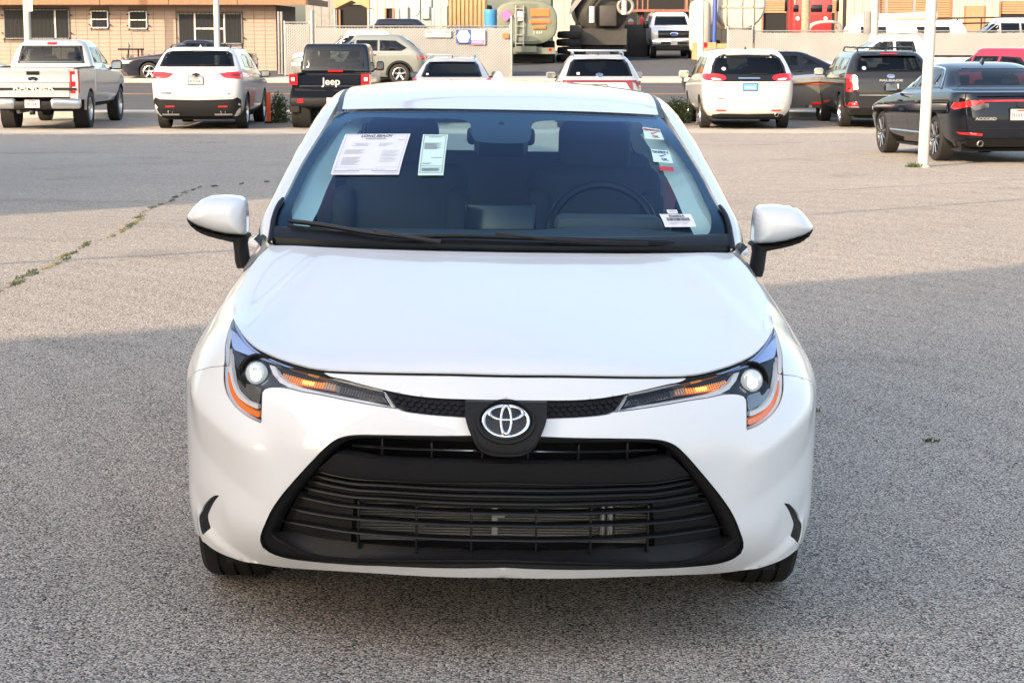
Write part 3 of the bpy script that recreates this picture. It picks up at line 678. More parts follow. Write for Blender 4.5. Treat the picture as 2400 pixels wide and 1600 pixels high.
for mx in (False, True):
    hl = empty('headlight'); hl.parent = hero
    SLH = lambda u, z, off=0.: S(u, z-.6*max(0, off), off*min(1, max(.12, (1.10-u)/.22)))
    lift('lamp_housing', lamp_poly, [], SLH, 'gloss_black', hl, step=.03, off=.034, flange=-.034, mx=mx)
    lift('lens_cover', lamp_poly, [], S, 'glass_lens', hl, step=.018, off=.001, flange=.0, mx=mx)
    lift('brow_reflector', rnd(L_brow+[L_brow[0]], 3)[:-1], [], S, 'brow_sky_tint', hl, step=.02, off=.008, flange=.01, mx=mx)
    lift('lamp_reflector', rnd(L_refl+[L_refl[0]], 3)[:-1], [], S, 'refl', hl, step=.02, off=.026, flange=.006, mx=mx)
    dp_ = rnd(L_drl+[L_drl[0]], 3)[:-1]; ar_ = sum(p[0]*q[1]-q[0]*p[1] for p, q in zip(dp_, dp_[1:]+dp_[:1])); lift('daytime_strip', inset(dp_, .0042*(1 if ar_ > 0 else -1)), [], S, 'clear_lens', hl, step=.02, off=.018, flange=.010, mx=mx)
    lift('side_marker', rnd(L_amber+[L_amber[0]], 3)[:-1], [], S, 'amber', hl, step=.02, off=.014, flange=.012, mx=mx)
    lift('light_guide', L_u, [], S, 'clear_lens', hl, step=.02, off=.016, flange=.010, mx=mx)
    lift('light_guide', L_up, [], S, 'clear_lens', hl, step=.02, off=.018, flange=.010, mx=mx)
    lift('smoked_panel', L_grey, [], S, 'smoke', hl, step=.02, off=.026, flange=.006, mx=mx)
    tl = lift('turn_signal', L_turn, [], S, 'amber_deep', hl, step=.02, off=.028, flange=.005, mx=mx)
    # ribbed optics of the turn signal, row by row
    rib = MB(); hot = MB(); clr = MB()
    for k in range(22):
        u_ = .500+k*.0092; top_ = .7055+(u_-.5)*.068-.003; bot_ = .6855+(u_-.5)*.012+.002+max(0, u_-.65)*.15
        for j in range(5):
            zc_ = bot_+(top_-bot_)*(j+.5)/5
            a_, b_ = Vector(S(u_, zc_, .027)), Vector(S(u_+.007, zc_, .027)); c_ = (a_+b_)/2
            n_ = (Vector(S(u_, zc_, .017))-a_); tgt = hot if (abs(k-10) < 3 and 1 <= j <= 2) else (clr if (k < 4 or (k > 17 and j % 2)) else rib)
            p4 = [S(u_, zc_-.0016, .027), S(u_+.007, zc_-.0016, .027), S(u_+.007, zc_+.0016, .027), S(u_, zc_+.0016, .027)]
            ap = tuple(c_+n_*.35); tgt.add(p4+[ap], [(0, 1, 4), (1, 2, 4), (2, 3, 4), (3, 0, 4)])
    rib.build('optic_ribs', 'lamp_amber', hl, smooth=False, mx=mx)['kind'] = 'stuff'; hot.build('signal_bulb', 'lamp_amber_hot', hl, smooth=False, mx=mx); clr.build('clear_ribs', 'rib_clear', hl, smooth=False, mx=mx)
    rg = MB()
    for k in range(15):
        u_ = .352+k*.0088; top_ = .690+(u_-.35)*.09; bot_ = .672+(u_-.35)*.07
        for j in range(6):
            zc_ = bot_+(top_-bot_)*(j+.5)/6; p4 = [S(u_, zc_-.0011, .025), S(u_+.0066, zc_-.0011, .025), S(u_+.0066, zc_+.0011, .025), S(u_, zc_+.0011, .025)]
            ap = tuple((Vector(p4[0])+Vector(p4[2]))/2+(Vector(S(u_, zc_, .021))-Vector(S(u_, zc_, .025)))); rg.add(p4+[ap], [(0, 1, 4), (1, 2, 4), (2, 3, 4), (3, 0, 4)])
    rg.build('optic_ribs', 'smoke', hl, smooth=False, mx=mx)['kind'] = 'stuff'
    # projector: tube, lens dome, shroud rings
    pc = Vector(S(.795, .704, .03)); ax = Vector((0.10, -1, .10)).normalized()
    if True:
        q = Vector((0, 0, 1)).rotation_difference(ax)
        def orient(mb):
            mb.v = [tuple(pc+q @ Vector(p)) for p in mb.v]; return mb
        orient(MB().lathe([(.002, .050), (.006, .052), (.010, .048), (.004, .044), (-.006, .036)], 'z', 36)).build('projector_shroud', 'plastic_fine', hl, mx=mx)
        orient(MB().lathe([(.0, .036), (.012, .034), (.017, .030), (.010, .028)], 'z', 36)).build('projector_ring', 'satin', hl, mx=mx)
        orient(MB().lathe([(.010, .030), (.018, .0275), (.024, .020), (.027, .010), (.028, .0005)], 'z', 36)).build('projector_lens', 'lamp_dome', hl, mx=mx)
        glow = MB().lathe([(.0275, .0135), (.0295, .011), (.0305, .006), (.0308, .0004)], 'z', 24, c=(0, -.006, 0)); orient(glow).build('projector_beam', 'lamp_lit', hl, mx=mx)

# ---- windshield
WSIDE = crom([(.715, 1.285, .955), (.712, 1.42, 1.039), (.686, 1.56, 1.093), (.662, 1.75, 1.163), (.604, 2.05, 1.279), (.571, 2.23, 1.330)], 8)
WCEN = crom([(0, 1.10, .962), (0, 1.35, 1.071), (0, 1.6, 1.173), (0, 1.85, 1.266), (0, 2.10, 1.347)], 8)
def W(s, t, off=0.):
    a = samp(WCEN, min(max(t, 0), 1)); b = samp(WSIDE, min(max(t, 0), 1)); q = abs(s)
    p = Vector((b.x*s, a.y+(b.y-a.y)*q**2.2, a.z+(b.z-a.z)*q*q))
    return (p.x, p.y+off*.36, p.z-off*.93)
WV = lambda s, t, off=0.: W(s, t, off)
wfull = [(-1, 0), (1, 0), (1, 1), (-1, 1)]
def rrect(x0, y0, x1, y1, r, n=6):
    c = [(x1-r[0], y1-r[1], 0), (x0+r[0], y1-r[1], 90), (x0+r[0], y0+r[1], 180), (x1-r[0], y0+r[1], 270)]
    return [(cx+r[0]*math.cos(R(a+90*k/n)), cy+r[1]*math.sin(R(a+90*k/n))) for cx, cy, a in c for k in range(n+1)]
fr_hole = crom([(-.90, .085), (-.93, .145), (-.952, .265), (-.952, .58), (-.93, .79), (-.905, .905), (-.855, .937), (-.53, .93), (-.24, .922), (-.185, .89), (-.168, .79), (-.14, .735), (-.085, .72), (.10, .72), (.145, .735), (.165, .79), (.182, .89), (.24, .922), (.53, .93), (.855, .937), (.905, .905), (.93, .79), (.952, .58), (.952, .265), (.93, .145), (.90, .085), (.80, .075), (0, .08), (-.80, .075)], 3, closed=True)
ws = lift('windshield', wfull, [], WV, 'glass', hero, step=.07, flange=.0)
lift('frit', wfull, [fr_hole], WV, 'gloss_black', ws, step=.06, off=.004, flange=0.)
# black side mouldings at the foot of the pillars, cowl panel
for mx in (False, True):
    MB().tube([tuple(Vector(W(1.0, t))+Vector((.004, -.004, .004))) for t in np.linspace(.0, .24, 8)], [.010, .010, .009, .009, .008, .008, .008, .006], 8).build('glass_moulding', 'plastic_fine', hero, mx=mx)
rows_ = []
for s in np.linspace(-1, 1, 41):
    a = Vector(W(s, .0)); b = Vector(W(s, .075)); r_ = samp(rear, abs(s)); r_.x = math.copysign(r_.x, s)
    rows_.append([(r_.x, r_.y-.02, r_.z-.03), (r_.x*.999, r_.y+.015, r_.z-.010), tuple(a.lerp(b, .3)+Vector((0, -.012, .004))), tuple(a.lerp(b, .8)+Vector((0, -.006, .010))), tuple(b+Vector((0, 0, .005)))])
MB().grid(rows_).build('cowl', 'plastic_fine', hero)
def wiper(name, pts, arm):
    p3 = [tuple(Vector(W(s, t))+Vector((0, -.010, .018))) for s, t in pts]
    bl = crom(p3, 6); o = MB().tube(bl, [.003]+[.008]*(len(bl)-2)+[.003], 6).build(name, 'plastic_fine', hero)
    a3 = crom([tuple(Vector(W(s, t))+Vector((0, -.012, .022))) for s, t in arm], 6); MB().tube(a3, .0065, 6).build('wiper_arm', 'plastic_fine', o)
    a3 = [tuple(Vector(p)+Vector((0, .006, -.016))) for p in bl]; MB().tube(a3, .005, 5).build('wiper_rubber', 'rubber', o)
wiper('wiper', [(-.935, .085), (-.80, .078), (-.55, .045), (-.38, .030)], [(-.55, .056), (-.48, .040), (-.38, .022), (-.26, .004)])
wiper('wiper', [(-.46, .030), (-.20, .046), (.10, .042), (.45, .030), (.74, .018)], [(-.03, .056), (.02, .050), (.20, .028), (.42, .012), (.62, .006)])

# ---- roof, pillars, rails
RAIL_IN = crom([(.571, 2.23, 1.333), (.578, 2.50, 1.377), (.578, 2.9, 1.398), (.565, 3.3, 1.386), (.54, 3.62, 1.348)], 8)
RCEN = crom([(0, 2.10, 1.350), (0, 2.35, 1.402), (0, 2.65, 1.431), (0, 2.95, 1.437), (0, 3.3, 1.422), (0, 3.68, 1.372)], 8)
def roof(s, t, off=0.):
    a = samp(RCEN, t); b = samp(RAIL_IN, t); q = abs(s); return (b.x*.985*s, a.y+(b.y-a.y)*q**2.2, a.z+(b.z+.004-a.z)*q**2.6-off)
MB().grid([[roof(s, t) for s in np.linspace(-1, 1, 41)] for t in np.linspace(0.004, 1, 31)]).build('roof', 'white', hero)
MB().grid([[roof(s*.97, t, .035) for s in np.linspace(-1, 1, 31)] for t in np.linspace(0.02, .98, 21)]).build('headliner', 'trim_light', hero)
OUT = crom([(.762, 1.395, .958), (.772, 1.47, .982), (.762, 1.60, 1.020), (.735, 1.85, 1.108), (.690, 2.15, 1.235), (.655, 2.45, 1.318), (.640, 2.9, 1.345), (.632, 3.25, 1.335), (.620, 3.62, 1.295), (.665, 3.95, 1.14), (.745, 4.25, 1.02)], 8)
INN = crom([(.712, 1.268, .955), (.722, 1.40, 1.02), (.692, 1.56, 1.096), (.668, 1.75, 1.167), (.612, 2.05, 1.284), (.590, 2.35, 1.352), (.590, 2.9, 1.392), (.578, 3.25, 1.383), (.553, 3.62, 1.345), (.585, 3.95, 1.20), (.665, 4.28, 1.03)], 8)
RIB = 70
for mx in (False, True):
    rows_ = []; out_e = []
    for k in range(RIB+1):
        a = samp(INN, k/RIB); b = samp(OUT, k/RIB); m_ = (a+b)/2; bulge = Vector((.4, -.1 if k < 30 else 0, .9)).normalized()*((b-a).length*.16)
        rows_.append([tuple(a+Vector((-.004, .002, -.022))), tuple(a), tuple(a.lerp(b, .3)+bulge*.85), tuple(m_+bulge), tuple(a.lerp(b, .75)+bulge*.75), tuple(b), tuple(b+Vector((-.02, 0, -.012)))])
        out_e.append(b)
    MB().grid(rows_).build('pillar_rail', 'white', hero, angle=50, mx=mx)
    MB().grid([[tuple(samp(RAIL_IN, k/40)+Vector((-.008, 0, -.006))), tuple(samp(RAIL_IN, k/40)+Vector((.003, 0, -.004))), tuple(samp(RAIL_IN, k/40)+Vector((.014, 0, -.006)))] for k in range(41)]).build('ditch_moulding', 'plastic_fine', hero, mx=mx)
    # side glass and its black frame between belt line and rail
    def SG(y, t, off=0.):
        i = min(range(len(OUT)), key=lambda j: abs(OUT[j][1]-y)); top = None
        for a, b in zip(OUT, OUT[1:]):
            if a[1] <= y <= b[1]: q = (y-a[1])/(b[1]-a[1]); top = Vector(a).lerp(Vector(b), q); break
        if top is None: top = Vector(OUT[-1])
        low = Vector(S(ua(y), belt(y)-.004)); p = low.lerp(top, t); p.x += .018*math.sin(math.pi*t)-off; return tuple(p)
    for y0, y1 in ((1.52, 2.44), (2.51, 3.38), (3.44, 3.86)):
        MB().grid([[SG(y, t, .006) for t in np.linspace(.03, .94, 8)] for y in np.linspace(y0, y1, 12)]).build('side_window', 'glass', hero, mx=mx)
    for y0, y1 in ((1.44, 1.52), (2.44, 2.51), (3.38, 3.44), (3.86, 4.18)): MB().grid([[SG(y, t, .002) for t in np.linspace(0., 1, 6)] for y in np.linspace(y0, y1, 4)]).build('window_post', 'gloss_black' if y0 < 3.5 else 'white', hero, mx=mx)
# rear window, trunk lid
RW = lambda s, t, off=0.: tuple(Vector((0, 3.68, 1.372)).lerp(Vector((0, 4.22, 1.045)), t)+Vector((s*(.545+.12*t), -.10*s*s*(1-t)+.05*s*s*t, -.02*s*s+.02*math.sin(math.pi*t))))
lift('rear_window', [(-.9, .08), (.9, .08), (.9, .93), (-.9, .93)], [], RW, 'glass', hero, step=.12, flange=0.)
lift('rear_frit', [(-1, 0), (1, 0), (1, 1), (-1, 1)], [[(-.88, .1), (.88, .1), (.88, .9), (-.88, .9)]], RW, 'gloss_black', hero, step=.12, flange=0., off=0.)
MB().grid([[(x, 4.20+(4.60-4.20-.09*(x/.66)**2)*t, 1.05-.035*t-.02*(x/.66)**2-.02*t*t) for x in np.linspace(-.70, .70, 13)] for t in np.linspace(0, 1, 8)]).build('trunk_lid', 'white', hero)
# underbody; front tray added to deepen the shade below the bumper
MB().box((0, 2.4, .19), (1.5, 4.0, .04)).box((0, .66, .235), (1.0, .66, .05)).build('underbody', 'dark', hero, smooth=False)

# ---- mirrors
MC = [(1.026, 1.000), (1.013, 1.022), (.997, 1.041), (.968, 1.064), (.921, 1.071), (.87, 1.071), (.848, 1.067), (.837, 1.055), (.831, 1.021), (.829, .974), (.831, .949), (.857, .947), (.905, .951), (.953, .962), (.991, .974), (1.013, .987)]
MK = [(1.026, .999), (1.013, .986), (.991, .973), (.953, .961), (.905, .950), (.857, .946), (.829, .946), (.824, .935), (.860, .921), (.905, .928), (.953, .939), (.985, .951), (1.007, .966), (1.022, .984)]
def pillow(poly, y0, d, rr):
    P = resample(poly, .01)
    def f(x, z, off=0.):
        q = float(segdist([x], [z], P)[0]); q = min(q/rr, 1); return (x, y0-d*math.sqrt(max(0, 1-(1-q)**2))+.25*max(0, x-.83)*.35+off, z-.0)
    return f
for mx in (False, True):
    mr = empty('side_mirror'); mr.parent = hero
    mc = crom(MC, 3, closed=True); mk = crom(MK, 2, closed=True)
    lift('mirror_cap', mc, [], pillow(mc, 1.60, .095, .055), 'white', mr, step=.009, flange=.07, mx=mx, bstep=.009)
    lift('mirror_shell', mk, [], pillow(mk, 1.60, .07, .03), 'plastic', mr, step=.009, flange=.10, mx=mx)
    bk = [(x*.97+.028, z*.99+.01) for x, z in mc]
    lift('mirror_back', crom(MC+[], 3, closed=True), [], lambda x, z, off=0.: (x, 1.665+.25*max(0, x-.83)*.35+off, z), 'plastic_fine', mr, step=.03, flange=.012, mx=mx)
    lift('mirror_glass', [((x-.92)*.86+.92, (z-1.005)*.82+1.008) for x, z in mc], [], lambda x, z, off=0.: (x, 1.680+.25*max(0, x-.83)*.35-off, z), 'chrome', mr, step=.03, flange=.01, mx=mx)
    rows_ = []
    for (cx, cz, hw, cy, hd) in ((.848, .938, .030, 1.60, .05), (.848, .915, .026, 1.60, .05), (.845, .890, .026, 1.60, .055), (.842, .865, .027, 1.60, .06), (.835, .845, .028, 1.60, .065)):
        rows_.append([(cx+hw*math.cos(a)*.9, cy+hd*math.sin(a), cz+.25*hw*math.cos(a)*(-.5)) for a in np.linspace(0, 2*math.pi, 17)])
    MB().grid(rows_).build('mirror_arm', 'plastic', mr, mx=mx)

# ---- wheels
def make_wheel(parent, loc, r, w, rimr, spokes=5, face=1, rim='alloy', n=40, name='wheel', tread=False):
    e = empty(name); e.parent = parent; e.location = loc
    h = w/2; sr = r-.055*(r/.32)
    pf = [(-h*.86, rimr), (-h, rimr+.02), (-h, sr), (-h*.94, r-.016), (-h*.80, r-.003)]
    if tread:
        for c_ in (-.42, 0, .42): pf += [(h*(c_-.05), r), (h*(c_-.045), r-.008), (h*(c_+.045), r-.008), (h*(c_+.05), r)]
    else: pf += [(-h*.4, r), (h*.4, r)]
    pf += [(h*.80, r-.003), (h*.94, r-.016), (h, sr), (h, rimr+.02), (h*.86, rimr)]
    MB().lathe(pf, 'x', n).build('tyre', 'rubber', e, angle=30)
    f = face; k = MB()
    k.lathe([(f*h*.86, rimr+.002), (f*h*.90, rimr-.012), (f*h*.70, rimr-.025), (f*h*.2, rimr-.03), (-f*h*.8, rimr-.02)], 'x', n)
    for i in range(spokes):
        a = 2*math.pi*(i+.25)/spokes; ca, sa = math.cos(a), math.sin(a)
        def P(rad, off, dx): return (f*(h*.80-dx), ca*rad-sa*off, sa*rad+ca*off)
        wd = rimr*.13*(5/spokes)**.5
        v = [P(.03, -wd*1.1, .025), P(.03, wd*1.1, .025), P(rimr-.012, wd*.8, .0), P(rimr-.012, -wd*.8, .0), P(.03, -wd, .06), P(.03, wd, .06), P(rimr-.012, wd*.8, .035), P(rimr-.012, -wd*.8, .035)]
        k.add(v, [(0, 1, 2, 3), (4, 7, 6, 5), (0, 4, 5, 1), (1, 5, 6, 2), (2, 6, 7, 3), (3, 7, 4, 0)])
    k.lathe([(f*(h*.80-.05), .062), (f*(h*.80-.018), .058), (f*(h*.80-.010), .03), (f*(h*.80-.010), .0005)], 'x', 20)
    k.build('rim', rim, e, angle=35)
    MB().lathe([(f*h*.1, rimr-.03), (f*h*.1, .001)], 'x', 24).build('brake_disc', 'dark', e)
    return e
for sx in (-1, 1):
    make_wheel(hero, (sx*.764, .935, .318), .318, .205, .205, 10, sx, tread=True)
    make_wheel(hero, (sx*.764, 3.635, .318), .318, .205, .205, 10, sx)

# ---- cabin
rows_ = []
for x in np.linspace(-.70, .70, 29):
    rows_.append([(x, 1.30+.12*(x/.7)**2, .93), (x, 1.42, .958-.01*abs(x)), (x, 1.62, .975+.015*math.exp(-((x-.36)/.18)**2)), (x, 1.78, .955+.03*math.exp(-((x-.36)/.2)**2)), (x, 1.86, .88), (x, 1.88, .60)])
MB().grid(rows_).build('dashboard', 'dash', hero, angle=60)
MB().rbox((.36, 1.74, .985), (.36, .16, .07), .03).build('instrument_hood', 'dash', hero)
MB().rbox((0, 1.80, .985), (.24, .03, .12), .012, rx=R(-10)).build('display_screen', 'gloss_black', hero)
swp = [(.36+.185*math.cos(a), 2.03+.185*math.sin(a)*.42, .93+.185*math.sin(a)*.90) for a in np.linspace(0, 2*math.pi, 33)]
sw = MB().tube(swp, .016, 8, caps=False).build('steering_wheel', 'plastic_fine', hero)
MB().rbox((.36, 2.02, .925), (.15, .05, .10), .02, rx=R(-24)).rbox((.36, 2.02, .93), (.34, .02, .03), .008, rx=R(-24)).build('airbag_pad', 'plastic_fine', sw)
def seat(name, x, y, w, rear=False):
    e = empty(name); e.parent = hero; e.location = (x, y, 0)
    MB().rbox((0, .05, .52), (w, .54, .18), .06, rx=R(6), seg=3).build('cushion', 'cloth', e)
    MB().rbox((0, .40, .83), (w, .16, .62), .06, rx=R(-16), seg=3).build('backrest', 'cloth', e)
    if not rear:
        for s in (-1, 1): MB().rbox((s*w*.42, .35, .80), (.09, .14, .50), .04, rx=R(-16), seg=3).build('bolster', 'cloth', e)
        MB().rbox((0, .50, 1.20), (.27, .11, .20), .045, rx=R(-10), seg=3).build('headrest', 'cloth', e)
    else:
        for dx in (-.42, .42): MB().rbox((dx, .52, 1.13), (.26, .09, .13), .04, rx=R(-10), seg=3).build('headrest', 'cloth', e)
        MB().rbox((0, .52, 1.10), (.20, .08, .08), .03, rx=R(-10), seg=3).build('headrest', 'cloth', e)
    return e
seat('front_seat', -.36, 2.12, .50); seat('front_seat', .36, 2.12, .50); seat('rear_seat', 0, 3.02, 1.30, True)
MB().rbox((0, 3.95, .985), (1.2, .60, .04), .01).build('parcel_shelf', 'cloth', hero)
MB().box((0, 2.6, .28), (1.45, 2.9, .03)).box((0, 1.75, .55), (1.4, .04, .6)).build('cabin_floor', 'cloth', hero, smooth=False)
MB().rbox((0, 2.30, .62), (.22, 1.0, .22), .03).build('centre_console', 'dash', hero)
for mx in (False, True):
    # light pillar trim seen through the glass, door cards
    rows_ = []
    for t in np.linspace(.10, .97, 24):
        a = Vector(W(.975, t, .03)); b = Vector(W(.862, t, .06)); m_ = (a+b)/2+Vector((0, .02, .02))
        rows_.append([tuple(a), tuple(a.lerp(b, .35)+Vector((0, -.006, .010))), tuple(m_+Vector((0, -.018, -.012))), tuple(b), tuple(b+Vector((.03, .05, 0)))])
    MB().grid(rows_).build('pillar_trim', 'trim_light', hero, mx=mx)
    MB().grid([[(.79, y, .95), (.77, y, .93), (.75, y, .75), (.78, y, .40)] for y in np.linspace(1.45, 3.6, 10)]).build('door_card', 'dash', hero, mx=mx)
    MB().grid([[tuple(samp(OUT, .52+.3*k/10)+Vector((-.03, 0, -.02))) , tuple(samp(INN, .52+.3*k/10)+Vector((-.03, 0, -.045)))] for k in range(11)]).build('rail_trim', 'trim_light', hero, mx=mx)
    rows_ = [[tuple(Vector(SG(y, t))+Vector((-.05, 0, 0))) for t in np.linspace(-.05, 1, 6)] for y in np.linspace(2.40, 2.58, 4)]
    MB().grid(rows_).build('centre_pillar_trim', 'trim_light', hero)
    MB().grid([[(-p[0], p[1], p[2]) for p in r] for r in rows_]).build('centre_pillar_trim', 'trim_light', hero) if mx else None
    rows_ = [[tuple(Vector(SG(y, t))+Vector((-.06, 0, 0))) for t in np.linspace(0, 1, 6)] for y in np.linspace(3.45, 4.10, 6)]
    MB().grid(rows_).build('rear_pillar_trim', 'trim_light', hero, mx=mx)
# interior mirror and camera housing
rm = MB().rbox((0, 2.02, 1.262), (.235, .035, .062), .018, rx=R(12), seg=3).build('rear_view_mirror', 'plastic_fine', hero)
MB().tube([(0, 1.98, 1.305), (0, 2.015, 1.265)], .012, 8).build('mirror_stem', 'plastic_fine', rm)
hp = [(-.16, .935), (.16, .935), (.15, .79), (.12, .735), (-.12, .735), (-.15, .79)]
lift('camera_housing', hp, [], WV, 'plastic_fine', hero, step=.05, off=.012, flange=.05)
MB().tube([(.0, 3.25, 1.425), (0, 3.33, 1.455), (0, 3.37, 1.43)], [.03, .012, .02], 8).build('roof_antenna', 'white', hero)

# ---- papers behind the glass
def wsurf(corners):
    """corners in (s,t): bl, br, tr, tl -> maps (a,b) in 0..1 to the glass"""
    def f(a, b, off=0.):
        bl, br, tr, tl = corners
        s = (bl[0]*(1-a)+br[0]*a)*(1-b)+(tl[0]*(1-a)+tr[0]*a)*b; t = (bl[1]*(1-a)+br[1]*a)*(1-b)+(tl[1]*(1-a)+tr[1]*a)*b
        return W(s, t, -.005+off)
    return f
def sticker(name, corners, m, label):
    f = wsurf(corners); o = lift(name, [(0, 0), (1, 0), (1, 1), (0, 1)], [], f, m, hero, step=.12, flange=.0006); o['label'] = label
    O = Vector(f(0, 0, -.0015)); ex = Vector(f(1, 0, -.0015))-O; ey = Vector(f(0, 1, -.0015))-O
    def put(a, b): return Vector(f(a, b, -.0016))
    def bar(a0, b0, a1, b1, m2, nm='print_line'):
        return MB().add([put(a0, b0), put(a1, b0), put(a1, b1), put(a0, b1)], [(0, 1, 2, 3)]).build(nm, m2, o, smooth=False)
    def lines(rects, m2, nm='print_lines'):
        mb = MB()
        for a0, b0, a1, b1 in rects: mb.add([put(a0, b0), put(a1, b0), put(a1, b1), put(a0, b1)], [(0, 1, 2, 3)])
        r_ = mb.build(nm, m2, o, smooth=False); r_['kind'] = 'stuff'; return r_
    def txt(s, a, b, h, m2, wfrac, bold=0.):
        mt = frame(put(a, b), put(min(a+.1, 1), b)-put(a, b), put(a, min(b+.1, 1))-put(a, b))
        t_ = text_mesh('lettering', s, 1., m2, o, Matrix.Identity(4), bold=bold/h)
        xs = [v.co.x for v in t_.data.vertices]; wd = max(xs)-min(xs); k = wfrac*ex.length/wd
        t_.data.transform(Matrix.Diagonal((k, h, h, 1))); t_.data.transform(mt)
        return t_
    return o, lines, txt

o, lines, txt = sticker('window_sheet', [(-.8331, .4354), (-.4997, .4498), (-.5022, .7643), (-.8632, .7522)], 'paper', 'white printed dealer sheet on the windshield')
txt('LONG BEACH', .50, .935, .030, 'ink', .46, .0004); txt('HONDA', .50, .865, .016, 'plate_ink', .30, .0002); txt('www.LongBeachHonda.com', .50, .115, .013, 'ink_grey', .55)
rc = []
for k in range(3): rc.append((.18+.05*(k % 2), .74-.03*k, .42, .747-.03*k)); rc.append((.58, .74-.03*k, .78-.04*k, .747-.03*k))
for k in range(5): rc.append((.10, .58-.022*k, .40-.03*(k % 3), .586-.022*k))
for k in range(9): rc.append((.10, .40-.022*k, .38-.02*(k % 4), .406-.022*k)); rc.append((.66, .56-.034*k, .92-.03*(k % 3), .566-.034*k))
lines(rc, 'ink_grey'); lines([(.03, .03, .97, .036), (.03, .964, .35, .970), (.65, .964, .97, .970), (.03, .03, .036, .97), (.964, .03, .97, .97), (.04, .16, .96, .166), (.04, .06, .96, .085)], mat('ink_blue_grey', (.45, .48, .54), .8), 'print_border')
txt('SALE', .90, .83, .012, 'ink_red', .08)
o, lines, txt = sticker('window_sheet', [(-.4065, .4478), (-.2836, .4517), (-.2938, .7605), (-.4313, .7597)], 'mint', 'narrow mint green form on the windshield')
txt('LONG BEACH', .5, .925, .014, 'ink', .5); rc = [(.12, .76-.018*k, .80-.09*(k % 3), .766-.018*k) for k in range(9)]+[(.45, .40, .88, .408), (.12, .27, .5, .276), (.12, .25, .42, .256)]+[(.12, .15-.02*k, .85-.05*(k % 2), .158-.02*k) for k in range(4)]
lines(rc, 'ink'); lines([(.06, .05, .94, .056), (.06, .955, .94, .961), (.06, .05, .075, .96), (.925, .05, .94, .96), (.08, .20, .92, .206)], 'ink', 'print_border')
for cr_, w1, w2, m_, lb in (([(.7986, .7596), (.9077, .7516), (.9224, .8471), (.8254, .865)], 'SMOG', 'OK', 'ink_red', 'small mint sticker reading SMOG OK'), ([(.7811, .5766), (.8834, .5674), (.8969, .6618), (.8012, .6735)], 'SAFETY', 'OK', 'plate_ink', 'small mint sticker reading SAFETY OK')):
    o, lines, txt = sticker('check_sticker', cr_, 'mint', lb)
    txt(w1, .5, .78, .026, m_, .84, .0011); txt(w2, .60, .20, .026, m_, .34, .0011)
    f = wsurf(cr_); q = lambda a, b: f(a, b, -.0017)
    MB().add([q(.36, .50), q(.42, .42), q(.46, .50), q(.42, .52)], [(0, 1, 2, 3)]).add([q(.42, .42), q(.47, .42), q(.78, .64), q(.76, .66), q(.46, .50)], [(0, 1, 2, 3, 4)]).build('check_mark', m_, o, smooth=False)
o, lines, txt = sticker('tape_strip', [(.7933, .5103), (.8648, .5058), (.8728, .5374), (.7973, .5438)], 'red_tape', 'small red strip on the windshield')
o, lines, txt = sticker('stock_label', [(.7115, .1221), (.8524, .1169), (.8456, .1921), (.7024, .2001)], 'paper', 'white barcode label at the foot of the windshield')
txt('R26834', .5, .80, .018, 'ink', .48, .0006)
random.seed(3); a = .14; rc = []
while a < .86:
    w_ = random.choice((.008, .012, .018)); rc.append((a, .42, a+w_, .66)); a += w_+random.choice((.007, .010, .014))
lines(rc, 'ink', 'barcode'); lines([(.18, .26, .78, .29), (.18, .16, .40, .19), (.60, .16, .74, .19)], 'ink_grey')
o, lines, txt = sticker('stock_tag', [(.7425, .2018), (.7894, .1992), (.7917, .2252), (.744, .2276)], 'paper', 'tiny white tag above the barcode label')
lines([(.2, .55, .8, .62), (.2, .30, .9, .38)], 'ink_grey')


